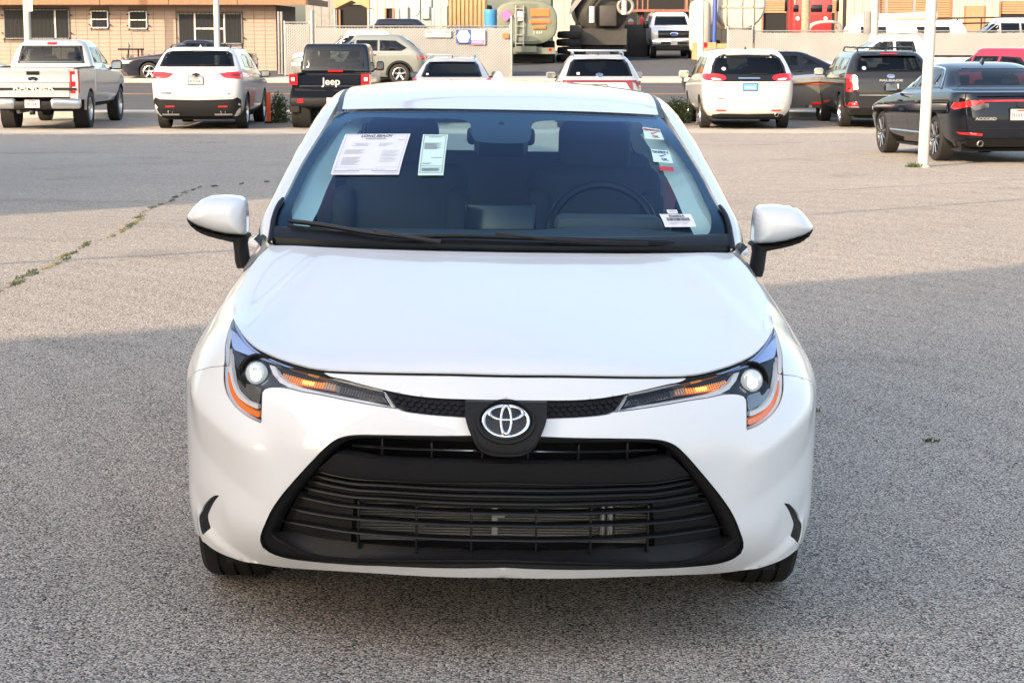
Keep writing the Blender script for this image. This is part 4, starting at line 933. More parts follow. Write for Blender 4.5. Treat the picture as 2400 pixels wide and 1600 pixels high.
# ================================================================== other vehicles: body lofted from plan rings
class Body:
    """rings: (z_rear, z_front, y_rear, y_front, half_width, r_rear, r_front); rear of the car at y=0, nose towards +y"""
    def __init__(s, rings, nsub=5, bow=.03, barrel=.012):
        s.bow, s.barrel = bow, barrel
        s.R = [tuple(r) for r in rings]; s.F = crom(s.R, nsub) if nsub > 1 else s.R
        s.n = len(s.F)-1
    def ring(s, t):
        t = min(max(t, 0), s.n-1e-6); i = int(t); q = t-i; a, b = s.F[i], s.F[i+1]; return [u+(v-u)*q for u, v in zip(a, b)]
    def yout(s, r, x, rear=True):
        zr, zf, yr, yf, hw, rr, rf = r; x = min(abs(x), hw); R_ = rr if rear else rf; c = hw-R_
        d = s.bow*(x/hw)**2
        if x > c: d += R_-math.sqrt(max(0, R_*R_-(x-c)**2))
        return yr+d if rear else yf-d
    def xout(s, r, y):
        zr, zf, yr, yf, hw, rr, rf = r
        a0, a1 = yr+s.bow+rr, yf-s.bow-rf
        if y < a0: d = min(rr, a0-y); return hw-rr+math.sqrt(max(0, rr*rr-d*d))
        if y > a1: d = min(rf, y-a1); return hw-rf+math.sqrt(max(0, rf*rf-d*d))
        return hw+s.barrel*math.sin(math.pi*(y-a0)/(a1-a0))
    def zat(s, r, y):
        q = (y-r[2])/max(.01, r[3]-r[2]); return r[0]+(r[1]-r[0])*min(max(q, 0), 1)
    def find(s, fz):
        lo, hi = 0., float(s.n)
        for _ in range(28):
            m_ = (lo+hi)/2
            if fz(s.ring(m_)) < 0: lo = m_
            else: hi = m_
        return s.ring((lo+hi)/2)
    def rear(s, x, z, off=0.):
        r = s.find(lambda q: q[0]-z); return (x, s.yout(r, x)+off, z)
    def front(s, x, z, off=0.):
        r = s.find(lambda q: q[1]-z); return (x, s.yout(r, x, False)-off, z)
    def side(s, y, z, off=0.):
        r = s.find(lambda q: s.zat(q, y)-z); return (s.xout(r, y)-off, y, z)
    def outline(s, r, nR=9, nC=7, nS=34, nF=9):
        zr, zf, yr, yf, hw, rr, rf = r; pts = []
        for k in range(nR): x = (hw-rr)*k/nR; pts.append((x, s.yout(r, x)))
        for k in range(nC): a = math.pi/2*k/nC; x = hw-rr+rr*math.sin(a); pts.append((x, yr+s.bow*(x/hw)**2+rr*(1-math.cos(a))))
        a0, a1 = yr+s.bow+rr, yf-s.bow-rf
        for k in range(nS+1): y = a0+(a1-a0)*k/nS; pts.append((hw+s.barrel*math.sin(math.pi*k/nS), y))
        for k in range(1, nC+1): a = math.pi/2*(1-k/nC); x = hw-rf+rf*math.sin(a); pts.append((x, yf-s.bow*(x/hw)**2-rf*(1-math.cos(a))))
        for k in range(1, nF+1): x = (hw-rf)*(1-k/nF); pts.append((x, s.yout(r, x, False)))
        return [(x, y, s.zat(r, y)) for x, y in pts]
    def mesh(s, inset=0.):
        v = []; f = []; rows = []
        for r in s.F:
            r = list(r)
            if inset: r[2] += inset; r[3] -= inset; r[4] -= inset; r[0] -= inset*.5; r[1] -= inset*.5; r[5] = max(.05, r[5]-inset); r[6] = max(.05, r[6]-inset)
            h = s.outline(r); rows.append(h+[(-x, y, z) for x, y, z in h[-2:0:-1]])
        n = len(rows[0]); v = [p for r in rows for p in r]; half = (n+2)//2
        for i in range(len(rows)-1):
            for j in range(n): f.append((i*n+j, i*n+(j+1) % n, (i+1)*n+(j+1) % n, (i+1)*n+j))
        def cap(base, top):
            for j in range(1, half-2):
                q = (base+j, base+j+1, base+(n-j-1), base+(n-j) % n); f.append(q if top else q[::-1])
            a = (base, base+1, base+n-1); f.append(a if top else a[::-1]); a = (base+half-2, base+half-1, base+half); f.append(a if top else a[::-1])
        cap(0, False); cap((len(rows)-1)*n, True)
        return v, f
def pip(x, y, poly): return bool(inpoly([x], [y], poly)[0])
def shrink(poly, d):
    cx = sum(p[0] for p in poly)/len(poly); cy = sum(p[1] for p in poly)/len(poly); o = []
    for x, y in poly:
        l = math.hypot(x-cx, y-cy); o.append((x-(x-cx)/l*d*1.25, y-(y-cy)/l*d*1.25))
    return o
def sym(poly): return poly+[(-x, z) for x, z in poly[::-1] if abs(x) > 1e-4]
def make_body(root, B, color, wheels, wr, rearwin=None, sidewins=(), frontwin=None, glass_r='glass_dark', glass_s='glass_mid', arch_pad=.055, lining=True, name='body'):
    v, f = B.mesh(); o = mesh_obj(name, v, f, color, root)
    o.data.materials.append(M['dark'])
    bm = bmesh.new(); bm.from_mesh(o.data); bmesh.ops.recalc_face_normals(bm, faces=bm.faces); bm.to_mesh(o.data); bm.free()
    if wheels:
        cut = MB()
        for (wy, zc) in wheels:
            n = 36; rr = wr+arch_pad
            for sx in (1, -1):
                ring_ = [(sx*(B.R[2][4]-.30), wy+rr*math.cos(2*math.pi*k/n), zc+rr*math.sin(2*math.pi*k/n)) for k in range(n)]
                ring2 = [(sx*1.5, y, z) for x, y, z in ring_]; cut.add(ring_+ring2, [tuple(range(n)), tuple(range(2*n-1, n-1, -1))]+[(i, (i+1) % n, (i+1) % n+n, i+n) for i in range(n)])
        c = cut.build('cut', 'dark', None, smooth=False); c.parent = None
        saved = root.matrix_world.copy(); o.parent = None
        mod = o.modifiers.new('b', 'BOOLEAN'); mod.operation = 'DIFFERENCE'; mod.object = c; mod.solver = 'EXACT'
        try: mod.material_mode = 'TRANSFER'
        except Exception: pass
        bpy.context.view_layer.update(); dg = bpy.context.evaluated_depsgraph_get()
        me = bpy.data.meshes.new_from_object(o.evaluated_get(dg)); o.modifiers.clear(); old = o.data; o.data = me; me.name = name
        bpy.data.objects.remove(c); bpy.data.meshes.remove(old); o.parent = root
        if len(o.data.materials) == 0: o.data.materials.append(M[color])
    def cull(ob, grow):
        bm = bmesh.new(); bm.from_mesh(ob.data); kill = []
        ymid = (B.R[0][2]+B.R[0][3])/2
        rw = shrink(rearwin, .045-grow) if rearwin else None; fw = shrink(frontwin, .045-grow) if frontwin else None; sw = [shrink(p, .045-grow) for p in sidewins]
        for fc in bm.faces:
            c = fc.calc_center_median(); n = fc.normal
            if rw and c.y < ymid and abs(n.y) > .25 and abs(n.y) > abs(n.x)*.6 and pip(c.x, c.z, rw) : kill.append(fc); continue
            if fw and c.y > ymid-.5 and n.y*1 > .2 and abs(n.y) > abs(n.x)*.6 and pip(c.x, c.z, fw): kill.append(fc); continue
            if abs(n.x) > .5 and any(pip(c.y, c.z, p) for p in sw): kill.append(fc)
        bmesh.ops.delete(bm, geom=kill, context='FACES'); bm.to_mesh(ob.data); bm.free()
    cull(o, 0)
    o.data.polygons.foreach_set('use_smooth', [True]*len(o.data.polygons)); o.data.set_sharp_from_angle(angle=R(38))
    if lining:
        v, f = B.mesh(.05); li = mesh_obj('cabin_lining', v, f, 'cloth', root); bm = bmesh.new(); bm.from_mesh(li.data); bmesh.ops.recalc_face_normals(bm, faces=bm.faces); bm.to_mesh(li.data); bm.free(); cull(li, .03)
        if wheels:
            bm = bmesh.new(); bm.from_mesh(li.data); zlim = wheels[0][1]+wr+.10
            bmesh.ops.delete(bm, geom=[q for q in bm.faces if q.calc_center_median().z < zlim and abs(q.normal.z) < .9], context='FACES'); bm.to_mesh(li.data); bm.free()
    def pane(nm, poly, surf, gm, mx=False, fw_=.045):
        hole = shrink(poly, fw_)
        p_ = lift(nm, hole, [], surf, gm, root, step=.12, flange=0., off=-.004, mx=mx)
        lift('glass_edge', poly, [hole], surf, 'gloss_black', p_, step=.12, flange=.012, off=-.006, mx=mx)
        return p_
    if rearwin: pane('rear_window', rearwin, B.rear, glass_r)
    if frontwin: pane('windshield', frontwin, B.front, 'glass_mid')
    for p in sidewins:
        for mx in (False, True): pane('side_window', p, B.side, glass_s, mx)
    return o
def part(root, B, nm, poly, m, face='rear', both=False, off=-.012, fl=.02, step=.08):
    s = getattr(B, face); out = []
    for mx in ((False, True) if both else (False,)): out.append(lift(nm, poly, [], s, m, root, step=step, flange=fl, off=off, mx=mx))
    return out[0] if len(out) == 1 else out
def box4(x0, z0, x1, z1): return [(x0, z0), (x1, z0), (x1, z1), (x0, z1)]
def cabin(root, y_front, y_rear, z0, w, hr=True):
    """two front seats and a rear bench with head rests"""
    for x in (-w, w):
        e = MB().rbox((x, y_front, z0+.30), (.48, .16, .60), .06, rx=R(14)).build('seat_back', 'cloth', root)
        MB().rbox((x, y_front-.09, z0+.70), (.26, .10, .18), .04).build('head_rest', 'cloth', e)
    if y_rear is not None:
        e = MB().rbox((0, y_rear, z0+.27), (w*3.1, .16, .54), .06, rx=R(14)).build('seat_back', 'cloth', root)
        for x in (-w, w): MB().rbox((x, y_rear-.09, z0+.60), (.25, .09, .14), .04).build('head_rest', 'cloth', e)
    MB().rbox((0, y_front+.95, z0+.30), (w*3.6, .30, .22), .06).build('dashboard', 'dash', root)
def plate(root, B, x, z, text, bg='plate', ink='plate_ink', face='rear', w=.305, h=.155, frame_m='plastic_fine'):
    y = getattr(B, face)(x, z)[1]; sg = -1 if face == 'rear' else 1
    p = MB().box((x, y+sg*.012, z), (w+.03, .012, h+.03)).build('plate_frame', frame_m, root, smooth=False)
    q = MB().box((x, y+sg*.020, z), (w, .006, h)).build('licence_plate', bg, p, smooth=False)
    ex = (1, 0, 0) if face == 'rear' else (-1, 0, 0)
    text_mesh('lettering', text, .085, ink, p, frame((x, y+sg*.0245, z-.012), ex, (0, 0, 1)), bold=.0005, sx=.80)
    if bg == 'plate': MB().box((x, y+sg*.024, z+.058), (.13, .003, .018)).build('plate_state', 'plate_red', p, smooth=False)
    return p
def wheels4(root, B, ys, wr, w, rimr, spokes, hw, rim='alloy'):
    for wy, zc in ys:
        for sx in (-1, 1): make_wheel(root, (sx*(hw-w/2-.01), wy, zc), wr, w, rimr, spokes, sx, rim, n=30)
def mirrors(root, x, y, z, m, w=.22, h=.15):
    for sx in (-1, 1):
        e = MB().rbox((sx*(x+w*.55), y, z), (w, .12, h), .05, seg=3).build('door_mirror', m, root)
        MB().box((sx*(x+w*.55), y-.062, z), (w*.8, .004, h*.74)).build('mirror_glass', mat('mirror_face', (.45, .47, .48), .1, 1.) if 'mirror_face' not in bpy.data.materials else bpy.data.materials['mirror_face'], e, smooth=False)
        MB().box((sx*(x+.02), y, z-h*.35), (.12, .06, .05)).build('mirror_stalk', 'plastic_fine', e, smooth=False)
def rails(root, x, y0, y1, z, m='plastic_fine', lift_=.05):
    for sx in (-1, 1):
        MB().tube(crom([(sx*x, y0, z-.03), (sx*x, y0+.12, z+lift_), (sx*x*1.01, (y0+y1)/2, z+lift_+.02), (sx*x, y1-.12, z+lift_), (sx*x, y1, z-.03)], 5), .018, 8).build('roof_rail', m, root)
def fin(root, y, z, m): MB().add([(-.025, y, z), (.025, y, z), (.02, y+.16, z), (-.02, y+.16, z), (0, y+.01, z+.075), (0, y+.05, z+.07)], [(0, 1, 4), (1, 2, 5, 4), (2, 3, 5), (3, 0, 4, 5), (0, 3, 2, 1)]).build('antenna', m, root, smooth=False)
def tailpipe(root, x, y, z, r=.04): MB().lathe([(y+.12, r*.8), (y, r), (y-.004, r*.86), (y+.1, r*.7)], 'y', 16, c=(x, 0, z)).build('tailpipe', 'steel', root)
def under(root, y0, y1, hw, z): MB().box((0, (y0+y1)/2, z+.06), (hw*1.7, y1-y0, .12)).build('underbody', 'dark', root, smooth=False)
def letters(root, B, s, x, z, h, m, face='rear', bold=.006, depth=.004, sx=1.):
    y = getattr(B, face)(x, z)[1]; sg = -1 if face == 'rear' else 1
    return text_mesh('lettering', s, h, m, root, frame((x, y+sg*.012, z), (1, 0, 0) if face == 'rear' else (-1, 0, 0), (0, 0, 1)), bold=bold, depth=depth, sx=sx)
def badge_oval(root, B, x, z, rx, rz, m='plate_blue', face='rear', rim='chrome', off=-.012):
    p = part(root, B, 'badge', ell(x, z, rx, rz, 24), rim, face, off=off, fl=.012, step=.05)
    lift('badge_field', ell(x, z, rx*.84, rz*.78, 24), [], getattr(B, face), m, p, step=.05, flange=.004, off=off-.004); return p
def start(name, label, x, y, rz=0., group=None, cat='car', dz=0.):
    e = empty(name, (x, y, T(x, y)+dz), R(rz)); tag(e, label, cat, group); return e
def ground_fit(e, y1):
    """tilt a vehicle to the slope under it"""
    h = Vector((-math.sin(e.rotation_euler.z), math.cos(e.rotation_euler.z), 0)); a = Vector(e.location); b = a+h*y1
    e.rotation_euler.x = math.atan((T(b.x, b.y)-T(a.x, a.y))/y1)

# ---- white three-row SUV (second from the left)
def traverse():
    e = start('parked_suv', 'white three-row SUV with black lower bumper, parked left of the black pickup', -6.93, 44.0, 0)
    B = Body([(.30, .30, .10, 5.0, .86, .25, .40), (.42, .42, .02, 5.12, .95, .28, .5), (.68, .66, -.02, 5.17, .985, .26, .5), (1.0, .90, .0, 5.12, 1.0, .22, .45), (1.22, 1.10, .06, 4.1, .985, .20, .40), (1.36, 1.16, .16, 3.9, .955, .20, .3), (1.72, 1.68, .50, 3.0, .76, .22, .25), (1.79, 1.765, .62, 2.9, .66, .22, .25), (1.80, 1.775, 1.1, 2.4, .40, .2, .2)])
    wh = [(1.06, .385), (4.13, .385)]
    rw = [(-.83, 1.385), (.83, 1.385), (.74, 1.66), (.66, 1.71), (-.66, 1.71), (-.74, 1.66)]
    sw = [[(1.0, 1.36), (1.9, 1.33), (1.9, 1.63), (1.12, 1.61)], [(1.98, 1.33), (2.85, 1.29), (2.62, 1.63), (1.98, 1.63)]]
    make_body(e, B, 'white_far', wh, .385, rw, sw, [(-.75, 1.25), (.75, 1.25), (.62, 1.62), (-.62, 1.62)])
    wheels4(e, B, wh, .385, .255, .255, 6, 1.0)
    part(e, B, 'bumper_cladding', sym([(0, .30), (.86, .30), (.955, .40), (.965, .66), (.90, .72), (.80, .68), (0, .66)]), 'plastic', off=-.015, fl=.02)
    part(e, B, 'tail_lamp', [(.50, 1.235), (.62, 1.15), (.99, 1.12), (.99, 1.28), (.70, 1.27)], 'red_lens', both=True, off=-.018)
    part(e, B, 'tail_lamp_stripe', [(.76, 1.185), (.95, 1.18), (.95, 1.235), (.76, 1.235)], 'red_dark', both=True, off=-.022)
    part(e, B, 'chrome_bar', box4(-.50, 1.195, .50, 1.24), 'chrome', off=-.020)
    part(e, B, 'badge', [(-.075, 1.20), (-.03, 1.20), (-.03, 1.185), (.03, 1.185), (.03, 1.20), (.075, 1.20), (.085, 1.235), (.03, 1.235), (.03, 1.25), (-.03, 1.25), (-.03, 1.235), (-.085, 1.235)], 'gloss_black', off=-.032)
    plate(e, B, 0, 1.08, '8EXA647'); letters(e, B, 'TRAVERSE', -.66, .815, .05, 'chrome', bold=.001); letters(e, B, 'RS', .72, .80, .04, 'ink_red', bold=.002)
    for x in (-.58, .58): part(e, B, 'reflector', box4(x-.10, .505, x+.10, .535), 'red_lens', off=-.022); tailpipe(e, x, .02, .40, .055); part(e, B, 'skid_trim', box4(x-.19, .325, x+.19, .36), 'satin', off=-.02)
    part(e, B, 'hatch_seam', box4(-.84, .722, .84, .728), 'seal', off=-.004)
    part(e, B, 'spoiler', sym([(0, 1.735), (.62, 1.72), (.66, 1.76), (0, 1.785)]), 'white_far', off=-.03, fl=.06)
    part(e, B, 'wiper', [(0, 1.40), (.36, 1.41), (.36, 1.43), (0, 1.425)], 'plastic_fine', off=-.02)
    mirrors(e, .98, 3.55, 1.16, 'gloss_black'); rails(e, .66, .75, 2.9, 1.77); fin(e, .75, 1.79, 'white_far'); under(e, .3, 4.9, .95, .22); cabin(e, 2.75, 1.75, .80, .40)
    return e
traverse()

# ---- silver pickup (far left)
def bedbox(e, L, hw, z0, z1, color, wy, wr, zc, tail=True):
    """open bed: two side walls with arch, floor, tailgate"""
    for mx in (False, True):
        def SB(y, z, off=0.): return (hw+.01*math.sin(math.pi*min(1, max(0, (z-z0)/(z1-z0))))-.5*max(0, .2-y)**2-off, y, z)
        arc = [(wy+(wr+.05)*math.cos(R(a)), zc+(wr+.05)*math.sin(R(a))) for a in range(0, 181, 10)]
        poly = [(0.03, z0), (wy-(wr+.05), z0)]+arc[::-1]+[(wy+wr+.05, z0), (L, z0), (L, z1), (0.03, z1)]
        lift('bed_side', poly, [], SB, color, e, step=.07, flange=.05, mx=mx)
        MB().rbox((hw-.03, L/2, z1+.012), (.10, L, .03), .01).build('bed_rail', 'plastic', e, mx=mx)
        MB().lathe([(hw-.30, .02), (hw-.30, wr+.05), (hw-.02, wr+.05)], 'x', 36, c=(0, wy, zc)).build('wheel_well', 'dark', e, mx=mx)
    MB().box((0, L/2, z0+.22), (hw*1.9, L, .05)).box((0, L-.03, (z0+.2+z1)/2), (hw*1.9, .05, z1-z0-.2)).build('bed_floor', 'plastic', e, smooth=False)
def ranger():
    e = start('parked_pickup', 'silver pickup with raised lettering on its tailgate, leftmost in the row', -10.50, 44.0, 0, cat='pickup truck'); e.scale = (1.07, 1.07, 1.10)
    LB_ = 1.58; hw = .92
    bedbox(e, LB_+.05, hw, .60, 1.22, 'silver', 1.22, .38, .38)
    C = Body([(.50, .46, LB_+.06, 5.15, .84, .08, .35), (.70, .66, LB_+.05, 5.25, .92, .08, .4), (1.05, .98, LB_+.05, 5.22, .925, .08, .4), (1.22, 1.14, LB_+.06, 4.0, .905, .08, .3), (1.28, 1.18, LB_+.07, 3.85, .88, .08, .25), (1.70, 1.68, LB_+.26, 3.0, .70, .12, .2), (1.77, 1.76, LB_+.36, 2.9, .58, .12, .2), (1.785, 1.775, LB_+.6, 2.6, .35, .12, .15)])
    wh = [(1.22, .38), (4.44, .38)]
    rw = [(-.72, 1.30), (.72, 1.30), (.64, 1.66), (-.64, 1.66)]
    sw = [[(1.92, 1.30), (2.60, 1.29), (2.60, 1.63), (2.02, 1.63)], [(2.68, 1.29), (3.45, 1.25), (3.1, 1.62), (2.68, 1.63)]]
    make_body(e, C, 'silver', wh[1:], .38, rw, sw, [(-.72, 1.28), (.72, 1.28), (.58, 1.62), (-.58, 1.62)], glass_r='glass_mid', name='cab')
    MB().box((0, LB_+.19, 1.475), (.012, .01, .34)).box((-.2, LB_+.19, 1.475), (.012, .01, .34)).box((.2, LB_+.19, 1.475), (.012, .01, .34)).build('slider_frame', 'plastic_fine', e, smooth=False)
    wheels4(e, C, wh, .38, .255, .235, 6, .93)
    # tailgate
    G = lambda x, z, off=0.: (x, .0+.012*(z > .98)+off+.02*(x/.75)**2-.012*hump((z-1.19)/.04), z)
    g = lift('tailgate', [(-.735, .66), (.735, .66), (.735, 1.235), (-.735, 1.235)], [], G, 'silver', e, step=.05, flange=.06)
    text_mesh('lettering', 'RANGER', .14, 'white_far', g, frame((0, -.008, .835), (1, 0, 0), (0, 0, 1)), bold=.004, depth=.004, sx=1.55)
    lift('tailgate_groove', box4(-.735, .945, .735, .955), [], G, 'seal', g, step=.1, flange=.0, off=-.002)
    lift('tailgate_handle', box4(-.13, 1.10, .13, 1.17), [], G, 'plastic_fine', g, step=.1, flange=.012, off=-.012)
    bo = lift('badge', ell(0, 1.02, .105, .045, 24), [], G, 'chrome', g, step=.05, flange=.02, off=-.02); 
    text_mesh('lettering', 'Ford', .06, 'chrome', g, frame((0, -.034, 1.02), (1, 0, 0), (0, 0, 1)), bold=.001)
    lift('badge_field', ell(0, 1.02, .092, .036, 24), [], G, 'navy', g, step=.05, flange=.004, off=-.026)
    for mx in (False, True):
        LS = lambda x, z, off=0.: (x, .02+.9*max(0, x-.80)**2*3+off, z)
        t_ = lift('tail_lamp', [(.755, .74), (.93, .74), (.93, 1.17), (.755, 1.17)], [], LS, 'red_lens', e, step=.06, flange=.06, mx=mx)
        lift('lamp_window', box4(.80, .97, .87, 1.10), [], LS, 'clear_lens', t_, step=.1, flange=.004, off=-.005, mx=mx)
        lift('lamp_window', box4(.80, .79, .87, .86), [], LS, 'clear_lens', t_, step=.1, flange=.004, off=-.005, mx=mx)
        lift('bed_corner', [(.74, .64), (.93, .62), (.93, 1.235), (.74, 1.235)], [], lambda x, z, off=0.: (x, .035+.9*max(0, x-.80)**2*3+off, z), 'silver', e, step=.06, flange=.06, mx=mx)
        MB().rbox((.66, .0, .53), (.62, .20, .20), .06, rz=R(8), seg=3).build('rear_bumper', 'satin', e, mx=mx)
    MB().rbox((0, -.02, .50), (.80, .20, .16), .03).build('bumper_step', 'plastic', e)
    B2 = Body([(.3, .3, -.12, 3, .95, .05, .05), (1.2, 1.2, -.12, 3, .95, .05, .05)], 1); plate(e, B2, 0, .53, '7P21641')
    MB().rbox((-.01, -.10, .355), (.10, .12, .08), .01).build('tow_receiver', 'plastic_fine', e)
    part(e, C, 'brake_lamp', box4(-.10, 1.69, .10, 1.73), 'red_lens', off=-.02); MB().tube([(0, LB_+.45, 1.78), (0, LB_+.42, 1.93)], .006, 6).build('antenna', 'plastic_fine', e)
    mirrors(e, .92, 3.45, 1.24, 'gloss_black', .24, .20); under(e, .1, 5.0, .9, .40); cabin(e, 2.95, 2.25, .85, .38)
    MB().tube([(-.4, .3, .36), (-.4, 2.6, .36)], .04, 10).build('exhaust_pipe', 'steel', e); MB().tube([(-.75, 1.22, .38), (.75, 1.22, .38)], .05, 10).lathe([(-.14, .05), (-.08, .13), (.08, .13), (.14, .05)], 'x', 20, c=(0, 1.22, .38)).build('rear_axle', 'dark', e)
    return e
ranger()

# ---- black off-road pickup
def jeep():
    e = start('parked_pickup', 'black off-road pickup with white lettering on the tailgate and square tail lamps', -4.02, 44.2, 0, cat='pickup truck')
    LB_ = 1.52; hw = .80
    bedbox(e, LB_+.05, hw, .66, 1.20, 'black', 1.10, .40, .40)
    C = Body([(.60, .60, LB_+.06, 5.0, .72, .05, .15), (.80, .78, LB_+.05, 5.1, .79, .05, .15), (1.15, 1.12, LB_+.05, 5.1, .80, .05, .15), (1.24, 1.20, LB_+.05, 3.75, .79, .05, .15), (1.28, 1.23, LB_+.05, 3.65, .785, .05, .12), (1.80, 1.79, LB_+.20, 3.2, .715, .06, .1), (1.855, 1.845, LB_+.25, 3.15, .67, .06, .1), (1.865, 1.855, LB_+.5, 2.9, .4, .06, .1)])
    rw = [(-.66, 1.31), (.66, 1.31), (.61, 1.74), (-.61, 1.74)]
    sw = [[(1.75, 1.32), (2.5, 1.32), (2.5, 1.73), (1.82, 1.73)], [(2.58, 1.32), (3.4, 1.31), (3.2, 1.73), (2.58, 1.73)]]
    make_body(e, C, 'black', [], .4, rw, sw, [(-.66, 1.32), (.66, 1.32), (.6, 1.73), (-.6, 1.73)], glass_r='glass_mid', name='cab')
    wh = [(1.10, .40), (4.59, .40)]
    for wy, zc in wh:
        for sx in (-1, 1):
            make_wheel(e, (sx*.81, wy, zc), .40, .26, .22, 5, sx, 'alloy_dark', n=30)
            fl = [[(sx*xx_, wy+rr*math.cos(R(a)), zc+rr*math.sin(R(a))) for xx_, rr in ((.74, .46), (.94, .455), (.955, .48), (.94, .50), (.74, .50))] for a in range(-8, 189, 12)]
            MB().grid(fl).build('wheel_flare', 'plastic', e)
    G = lambda x, z, off=0.: (x, .0+off+.012*(x/.7)**2-.015*hump((z-.92)/.05), z)
    g = lift('tailgate', [(-.66, .70), (.66, .70), (.66, 1.20), (-.66, 1.20)], [], G, 'black', e, step=.05, flange=.06)
    text_mesh('lettering', 'Jeep', .22, 'plate', g, frame((.04, -.006, 1.055), (1, 0, 0), (0, 0, 1)), bold=.004, depth=.006, sx=1.05)
    B2 = Body([(.3, .3, 0, 3, .95, .05, .05), (1.3, 1.3, 0, 3, .95, .05, .05)], 1)
    part(e, C, 'brake_lamp', box4(-.17, 1.235, .17, 1.275), 'red_lens', off=-.03)
    for mx in (False, True):
        L_ = lambda x, z, off=0.: (x, -.03+off+.05*max(0, x-.85), z)
        t_ = lift('tail_lamp', box4(.70, .985, .885, 1.225), [], L_, 'red_lens', e, step=.08, flange=.10, mx=mx)
        lift('lamp_window', box4(.765, 1.07, .84, 1.15), [], L_, 'clear_lens', t_, step=.1, flange=.004, off=-.006, mx=mx)
        lift('lamp_bezel', box4(.735, 1.03, .865, 1.18), [box4(.755, 1.055, .85, 1.165)], L_, 'red_dark', t_, step=.1, flange=.004, off=-.008, mx=mx)
        lift('bed_corner', box4(.655, .66, .83, 1.20), [], lambda x, z, off=0.: (x, .02+.3*max(0, x-.75)+off, z), 'black', e, step=.06, flange=.06, mx=mx)
        lift('fog_lamp', [(.57, .60), (.70, .60), (.70, .68), (.57, .70)], [], lambda x, z, off=0.: (x, -.165+off, z), 'red_lens', e, step=.1, flange=.02, mx=mx)
    MB().rbox((0, -.08, .62), (1.72, .16, .20), .05, seg=3).build('rear_bumper', 'plastic', e)
    B3 = Body([(.3, .3, -.165, 3, .95, .05, .05), (1.3, 1.3, -.165, 3, .95, .05, .05)], 1); plate(e, B3, .10, .635, '17014E1')
    mirrors(e, .80, 3.45, 1.34, 'gloss_black', .18, .22); under(e, .1, 5.0, .74, .48); cabin(e, 2.85, 2.15, .92, .34)
    MB().lathe([(-.10, .05), (-.05, .11), (.07, .11), (.12, .05)], 'x', 18, c=(-.12, 1.1, .40)).tube([(-.7, 1.1, .4), (.7, 1.1, .4)], .045, 10).build('rear_axle', 'dark', e)
    MB().tube([(.45, .2, .45), (.45, 1.0, .5)], .10, 12).build('muffler', 'steel', e)
    return e
jeep()

# ---- silver crossover (lamps with a thin bright corner)
def lexus():
    e = start('parked_crossover', 'light silver crossover with roof bars, between the black pickup and the silver SUV', -1.42, 47.0, 0)
    B = Body([(.30, .30, .08, 4.3, .78, .3, .4), (.45, .45, .0, 4.42, .88, .3, .5), (.70, .68, -.02, 4.48, .92, .3, .5), (.92, .84, .03, 4.42, .92, .28, .45), (1.02, .97, .12, 3.2, .89, .25, .3), (1.08, 1.0, .22, 3.1, .87, .25, .3), (1.42, 1.42, .72, 2.5, .64, .25, .25), (1.505, 1.51, .92, 2.4, .53, .25, .25), (1.52, 1.53, 1.3, 2.1, .3, .2, .2)])
    wh = [(.90, .345), (3.54, .345)]
    rw = [(-.72, 1.09), (.72, 1.09), (.62, 1.36), (.54, 1.43), (-.54, 1.43), (-.62, 1.36)]
    make_body(e, B, 'silver', wh, .345, rw, [[(1.0, 1.12), (2.0, 1.08), (2.0, 1.38), (1.3, 1.38)], [(2.08, 1.08), (2.75, 1.05), (2.45, 1.36), (2.08, 1.38)]], [(-.68, 1.08), (.68, 1.08), (.55, 1.38), (-.55, 1.38)])
    wheels4(e, B, wh, .345, .225, .22, 5, .915)
    part(e, B, 'tail_lamp', [(.70, .90), (.92, .88), (.93, 1.07), (.86, 1.06)], 'red_lens', both=True, off=-.025)
    part(e, B, 'lamp_window', [(.40, .925), (.70, .90), (.84, 1.05), (.74, 1.04)], 'clear_lens', both=True, off=-.02)
    part(e, B, 'light_bar', box4(-.9, .885, .9, .903), 'red_lens', off=-.03)
    b_ = badge_oval(e, B, 0, .985, .062, .046, 'silver'); letters(e, B, 'L', .0, .985, .075, 'chrome', bold=.004)
    part(e, B, 'spoiler', sym([(0, 1.44), (.54, 1.43), (.58, 1.47), (0, 1.50)]), 'silver', off=-.06, fl=.10)
    part(e, B, 'window_tag', box4(-.60, 1.13, -.55, 1.17), 'paper', off=-.02)
    plate(e, B, 0, .76, '8KLT302'); mirrors(e, .90, 2.85, 1.08, 'gloss_black', .20, .15); rails(e, .52, 1.0, 2.4, 1.50, 'satin', .05); under(e, .3, 4.2, .85, .22)
    MB().rbox((-.25, 1.45, 1.585), (.75, .05, .03), .01).build('cross_bar', 'satin', e)
    fin(e, 1.05, 1.51, 'gloss_black')
lexus()

